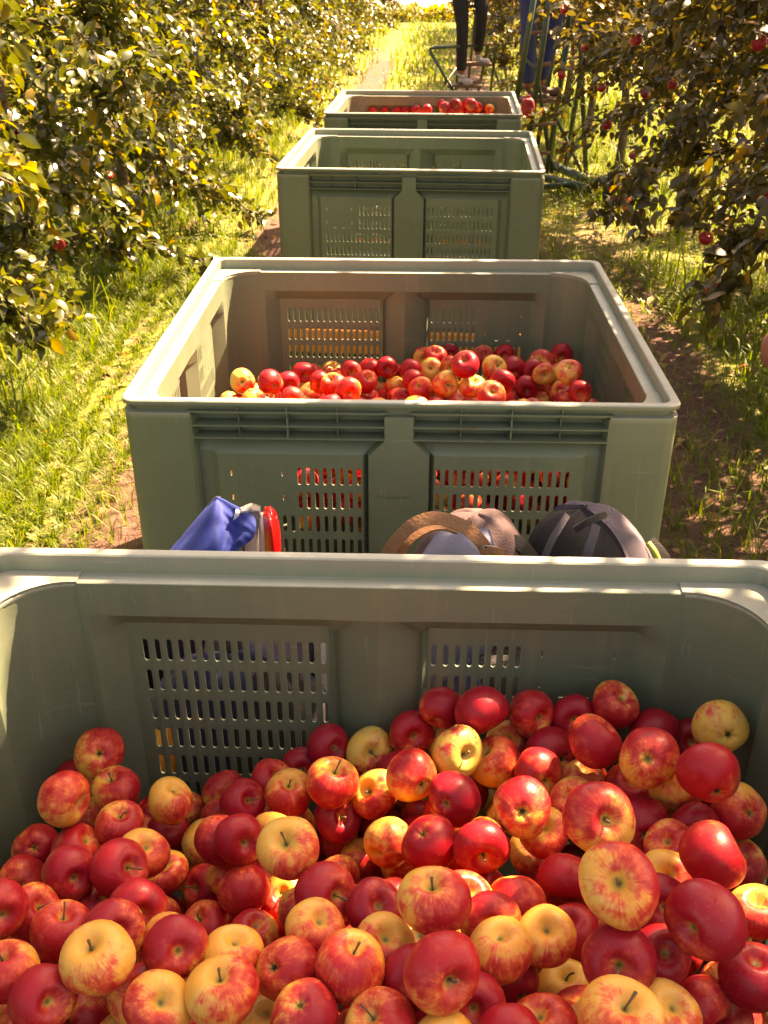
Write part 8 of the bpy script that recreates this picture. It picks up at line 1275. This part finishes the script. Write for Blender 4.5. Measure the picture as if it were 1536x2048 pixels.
for a_, b_, Y in (((925, 92), (985, 88), 10.9), ((922, 130), (968, 126), 10.9), ((915, 168), (960, 163), 10.8), ((930, 14), (960, 10), 10.9)):
    tb('rung', [pix(*a_, Y), pix(*b_, Y)], .016, M['wood'], lb, o_)
mesh_obj('step', *[box_vf(*(pix(928, 171, 10.85) - o_), .34, .20, .03, .004)][0], M['wood'], lb)
mesh_obj('step', *[box_vf(*(pix(952, 128, 10.95) - o_), .30, .18, .03, .004)][0], M['wood'], lb)

# red and dark bags near the ladders
def small_bag(name, label, p, s, m1, m2):
    t = thing(name, label, 'bag', p)
    blob('bag_body', (0, 0, s * .5), s * .36, s * .26, s * .5, m1, t, 2.5, (0, 0), 20, 14, wob=.03, seed=3)
    blob('front_pocket', (s * .02, -s * .17, s * .33), s * .26, s * .14, s * .26, m2, t, 2.4, (0, 0), 16, 10, wob=.03, seed=5)
    strap('bag_strap', [Vector((-s * .15, 0, s * .93)), Vector((0, 0, s * 1.12)), Vector((s * .15, 0, s * .93))], s * .06, m1, t, .006, 4)
    return t
M['redcloth'] = simple_mat('red_cloth', (.34, .008, .012), .6, .2, 25, .2, 150)
small_bag('rucksack', 'red and black rucksack standing on the grass at the foot of the right row', Vector(G(1232, 432, 0)), .32, M['black'], M['redcloth'])
small_bag('picking_bag', 'small red bag hanging below the right person\'s boots', pix(1054, 236, 7.6), .135, M['redcloth'], M['redcloth'])

# ------------------------------------------------------------------ people
M['skin'] = simple_mat('skin', (.27, .095, .065), .5, .12, 10, .08, 90)
M['jean'] = simple_mat('blue_work_trousers', (.022, .034, .13), .85, .35, 12, .3, 160)
M['navy'] = simple_mat('dark_trousers', (.012, .008, .012), .85, .35, 12, .3, 160)
M['shirt'] = simple_mat('blue_jacket', (.05, .075, .28), .85, .3, 12, .3, 120)
M['tee'] = simple_mat('grey_shirt', (.25, .23, .22), .85, .2, 12, .3, 120)
M['boot'] = simple_mat('brown_boot', (.10, .045, .03), .6, .35, 30, .3, 90)
M['shoe'] = simple_mat('pale_grey_shoe', (.42, .36, .38), .7, .2, 30, .2, 90)
M['hair'] = simple_mat('dark_hair', (.03, .018, .012), .6, .3, 60, .5, 120)
def skin_mesh(name, nodes, edges, mat, parent, lv=2, root=0):
    me = bpy.data.meshes.new(name); keys = list(nodes); ix = {k: i for i, k in enumerate(keys)}
    me.from_pydata([tuple(nodes[k][0]) for k in keys], [(ix[a], ix[b]) for a, b in edges], []); me.update()
    o = bpy.data.objects.new(name, me); COL.objects.link(o)
    md = o.modifiers.new('skin', 'SKIN'); md.use_smooth_shade = True
    sv = me.skin_vertices[0].data if len(me.skin_vertices) else None
    if sv is None:
        import bmesh
        bm = bmesh.new(); bm.from_mesh(me); bm.verts.layers.skin.verify(); bm.to_mesh(me); bm.free(); sv = me.skin_vertices[0].data
    for k in keys:
        r_ = nodes[k][1]; sv[ix[k]].radius = (r_, r_) if not isinstance(r_, tuple) else r_
    for i in range(len(keys)): sv[i].use_root = (i == root)
    if lv:
        sd = o.modifiers.new('sub', 'SUBSURF'); sd.levels = lv; sd.render_levels = lv
    dg = bpy.context.evaluated_depsgraph_get(); m2 = bpy.data.meshes.new_from_object(o.evaluated_get(dg))
    bpy.data.objects.remove(o); m2.materials.clear(); m2.materials.append(mat); m2.name = name
    m2.polygons.foreach_set('use_smooth', [True] * len(m2.polygons))
    r = bpy.data.objects.new(name, m2); COL.objects.link(r)
    if parent: r.parent = parent
    return r
def person(label, o, J, trou, top, shoe, sleeves=True, hat=None):
    """J: joint positions relative to o"""
    t = thing('person', label, 'person', o)
    V_ = {k: Vector(v) for k, v in J.items()}
    mid = (V_['hipL'] + V_['hipR']) / 2; neck = V_['neck']; head = V_['head']
    nd = {'pel': (mid + Vector((0, 0, .04)), .12), 'belly': (mid.lerp(neck, .35), .115), 'chest': (mid.lerp(neck, .72), .13), 'neck': (neck, .055), 'jaw': (neck.lerp(head, .5), .06), 'head': (head, .085), 'crown': (head + (head - neck).normalized() * .07, .075)}
    ed = [('pel', 'belly'), ('belly', 'chest'), ('chest', 'neck'), ('neck', 'jaw'), ('jaw', 'head'), ('head', 'crown')]
    for s in 'LR':
        nd['hip' + s] = (V_['hip' + s], .085); nd['thigh' + s] = (V_['hip' + s].lerp(V_['knee' + s], .4), .078); nd['knee' + s] = (V_['knee' + s], .055); nd['calf' + s] = (V_['knee' + s].lerp(V_['ankle' + s], .35), .055); nd['ankle' + s] = (V_['ankle' + s], .036)
        nd['sh' + s] = (V_['sh' + s], .055); nd['el' + s] = (V_['el' + s], .040); nd['fore' + s] = (V_['el' + s].lerp(V_['wr' + s], .3), .040); nd['wr' + s] = (V_['wr' + s], .026)
        hd = (V_['wr' + s] - V_['el' + s]).normalized(); side = hd.cross(Vector((0, 0, 1)));
        if side.length < .1: side = hd.cross(Vector((1, 0, 0)))
        side.normalize(); nrm = side.cross(hd)
        nd['palm' + s] = (V_['wr' + s] + hd * .055, .026)
        ed += [('pel', 'hip' + s), ('hip' + s, 'thigh' + s), ('thigh' + s, 'knee' + s), ('knee' + s, 'calf' + s), ('calf' + s, 'ankle' + s), ('chest', 'sh' + s), ('sh' + s, 'el' + s), ('el' + s, 'fore' + s), ('fore' + s, 'wr' + s), ('wr' + s, 'palm' + s)]
        for k, (off, ln) in enumerate(((-.027, .065), (-.009, .078), (.009, .072), (.027, .056))):
            b = V_['wr' + s] + hd * .085 + side * off; nd['f%d%s' % (k, s)] = (b, .0095); nd['g%d%s' % (k, s)] = (b + hd * ln * .55 - nrm * .008, .0085); nd['h%d%s' % (k, s)] = (b + hd * ln * .85 - nrm * .03, .0075)
            ed += [('palm' + s, 'f%d%s' % (k, s)), ('f%d%s' % (k, s), 'g%d%s' % (k, s)), ('g%d%s' % (k, s), 'h%d%s' % (k, s))]
        b = V_['wr' + s] + hd * .03 - side * .032; nd['t0' + s] = (b, .011); nd['t1' + s] = (b + hd * .035 - side * .018, .009); ed += [('palm' + s, 't0' + s), ('t0' + s, 't1' + s)]
    skin_mesh('body', nd, ed, M['skin'], t, 1)
    # trousers, jacket, shoes over the body
    tn = {'pel': (mid + Vector((0, 0, .06)), .135)}; te = []
    for s in 'LR':
        h, k, a = V_['hip' + s], V_['knee' + s], V_['ankle' + s]
        for nm, p_, r_ in (('a', h, .098), ('b', h.lerp(k, .45), .084), ('c', k, .064), ('d', k.lerp(a, .5), .060), ('e', a + Vector((0, 0, .03)), .054)): tn[nm + s] = (p_, r_)
        te += [('pel', 'a' + s), ('a' + s, 'b' + s), ('b' + s, 'c' + s), ('c' + s, 'd' + s), ('d' + s, 'e' + s)]
    skin_mesh('trousers', tn, te, trou, t, 2)
    jn = {'hem': (mid + Vector((0, 0, .02)), .150), 'b': (mid.lerp(neck, .4), .140), 'c': (mid.lerp(neck, .78), .145), 'n': (neck.lerp(mid, .08), .07)}; je = [('hem', 'b'), ('b', 'c'), ('c', 'n')]
    for s in 'LR':
        jn['s' + s] = (V_['sh' + s], .072); e_ = V_['el' + s]; je.append(('c', 's' + s))
        if sleeves: jn['e' + s] = (e_, .056); jn['w' + s] = (e_.lerp(V_['wr' + s], .85), .042); je += [('s' + s, 'e' + s), ('e' + s, 'w' + s)]
        else: jn['e' + s] = (V_['sh' + s].lerp(e_, .45), .064); je += [('s' + s, 'e' + s)]
    skin_mesh('jacket', jn, je, top, t, 2, 1)
    for s in 'LR':
        a = V_['ankle' + s]; d = V_['toe' + s].copy(); 
        sn = {'heel': (a + (a - d) * .12 * Vector((1, 1, 0)) + Vector((0, 0, -.035)), (.045, .040)), 'an': (a + Vector((0, 0, .02)), (.05, .05)), 'mid': (a.lerp(d, .5) + Vector((0, 0, -.03)), (.047, .038)), 'toe': (Vector((d.x, d.y, d.z)), (.043, .030))}
        skin_mesh('boot' if shoe is M['boot'] else 'shoe', sn, [('heel', 'an'), ('heel', 'mid'), ('mid', 'toe')], shoe, t, 2)
    # face and hair
    f = V_['face'].normalized(); sd = f.cross(Vector((0, 0, 1))).normalized(); hc = head
    mesh_obj('nose', *tube_vf([hc + f * .08 + Vector((0, 0, .02)), hc + f * .108 - Vector((0, 0, .015)), hc + f * .085 - Vector((0, 0, .025))], [.008, .014, .008], 8), M['skin'], t, True)
    for q in (-1, 1):
        blob('eye', hc + f * .078 + sd * .032 * q + Vector((0, 0, .022)), .012, .012, .008, M['shoe'], t, 2, (0, 0), 10, 6)
        blob('ear', hc + sd * .088 * q, .012, .02, .03, M['skin'], t, 2, (0, 0), 10, 8)
    mesh_obj('mouth', *tube_vf([hc + f * .083 + sd * .022 - Vector((0, 0, .05)), hc + f * .088 - Vector((0, 0, .052)), hc + f * .083 - sd * .022 - Vector((0, 0, .05))], .005, 6), M['redcloth'], t, True)
    blob('hair', hc - f * .015 + Vector((0, 0, .045)), .098, .098, .085, M['hair'], t, 2.1, (0, 0), 24, 14, wob=.01)
    return t
def stand(hipL, hipR, kneeL, kneeR, anL, anR, toeL, toeR, face, up=.50, arms='reach'):
    m = (Vector(hipL) + Vector(hipR)) / 2; n = m + Vector((0, 0, up)) + Vector(face) * .05
    sd = Vector(face).cross(Vector((0, 0, 1))).normalized() * .18; F_ = Vector(face)
    J = dict(hipL=hipL, hipR=hipR, kneeL=kneeL, kneeR=kneeR, ankleL=anL, ankleR=anR, toeL=toeL, toeR=toeR, neck=n, head=n + Vector((0, 0, .17)) + F_ * .03, face=F_)
    for s, q in (('L', -1), ('R', 1)):
        sh = n + sd * q - Vector((0, 0, .07)); J['sh' + s] = sh; J['el' + s] = sh + F_ * .22 + sd * q * .3 + Vector((0, 0, -.10)); J['wr' + s] = J['el' + s] + F_ * .20 + Vector((0, 0, .14)) - sd * q * .3
    return J
# left person on the rear ladder
a1, a2 = pix(922, 152, 10.8), pix(955, 112, 10.95); base = Vector((a1.x, 10.85, 0))
hz = a1.z + .84
J = stand((a1.x - .05 - base.x, 0, hz), (a1.x + .14 - base.x, .05, hz), (a1.x + .0 - base.x, -.04, a1.z + .42), (a2.x + .02 - base.x, -.02, a2.z + .38), a1 - base, a2 - base, a1 - base + Vector((.12, -.05, -.05)), a2 - base + Vector((.13, -.04, -.05)), Vector((.95, .3, 0)).normalized())
person('person in dark trousers and pale shoes standing on the rear green ladder', base, J, M['navy'], M['shirt'], M['shoe'])
# right person on the front ladder
a1, a2 = pix(1055, 180, 8.25), pix(1080, 172, 8.35); base = Vector((a1.x, 8.3, 0)); hz = a1.z + .84
J = stand((a1.x - .04 - base.x, -.05, hz), (a2.x + .09 - base.x, .10, hz), (a1.x - .02 - base.x, -.06, a1.z + .42), (a2.x + .08 - base.x, .07, a2.z + .42), a1 - base, a2 - base, a1 - base + Vector((.17, -.05, -.045)), a2 - base + Vector((.17, .0, -.03)), Vector((.98, .2, 0)).normalized())
person('person in blue work trousers and brown boots on the front green ladder', base, J, M['jean'], M['shirt'], M['boot'])
# picker at the right edge, only the elbow shows
e = pix(1527, 700, 2.10); base = Vector((1.28, 2.15, 0))
F_ = Vector((.85, .5, 0)).normalized()
J = stand((-.04, .12, .88), (.0, -.10, .88), (.02, .13, .48), (.05, -.10, .48), (.0, .13, .09), (.02, -.11, .09), (.15, .19, .03), (.17, -.05, .03), F_, .50)
el = e - base + Vector((.010, 0, .0)); J['shR'] = Vector((-.06, -.17, 1.31)); J['elR'] = el; J['wrR'] = el + Vector((.17, .12, -.14)); J['neck'] = Vector((.0, .02, 1.40)); J['head'] = Vector((.05, .05, 1.57)); J['shL'] = Vector((.04, .20, 1.31)); J['elL'] = Vector((.22, .34, 1.15)); J['wrL'] = Vector((.40, .30, 1.28))
person('person picking beside the bins, only a bare elbow shows at the right edge', base, J, M['jean'], M['tee'], M['boot'], sleeves=False)
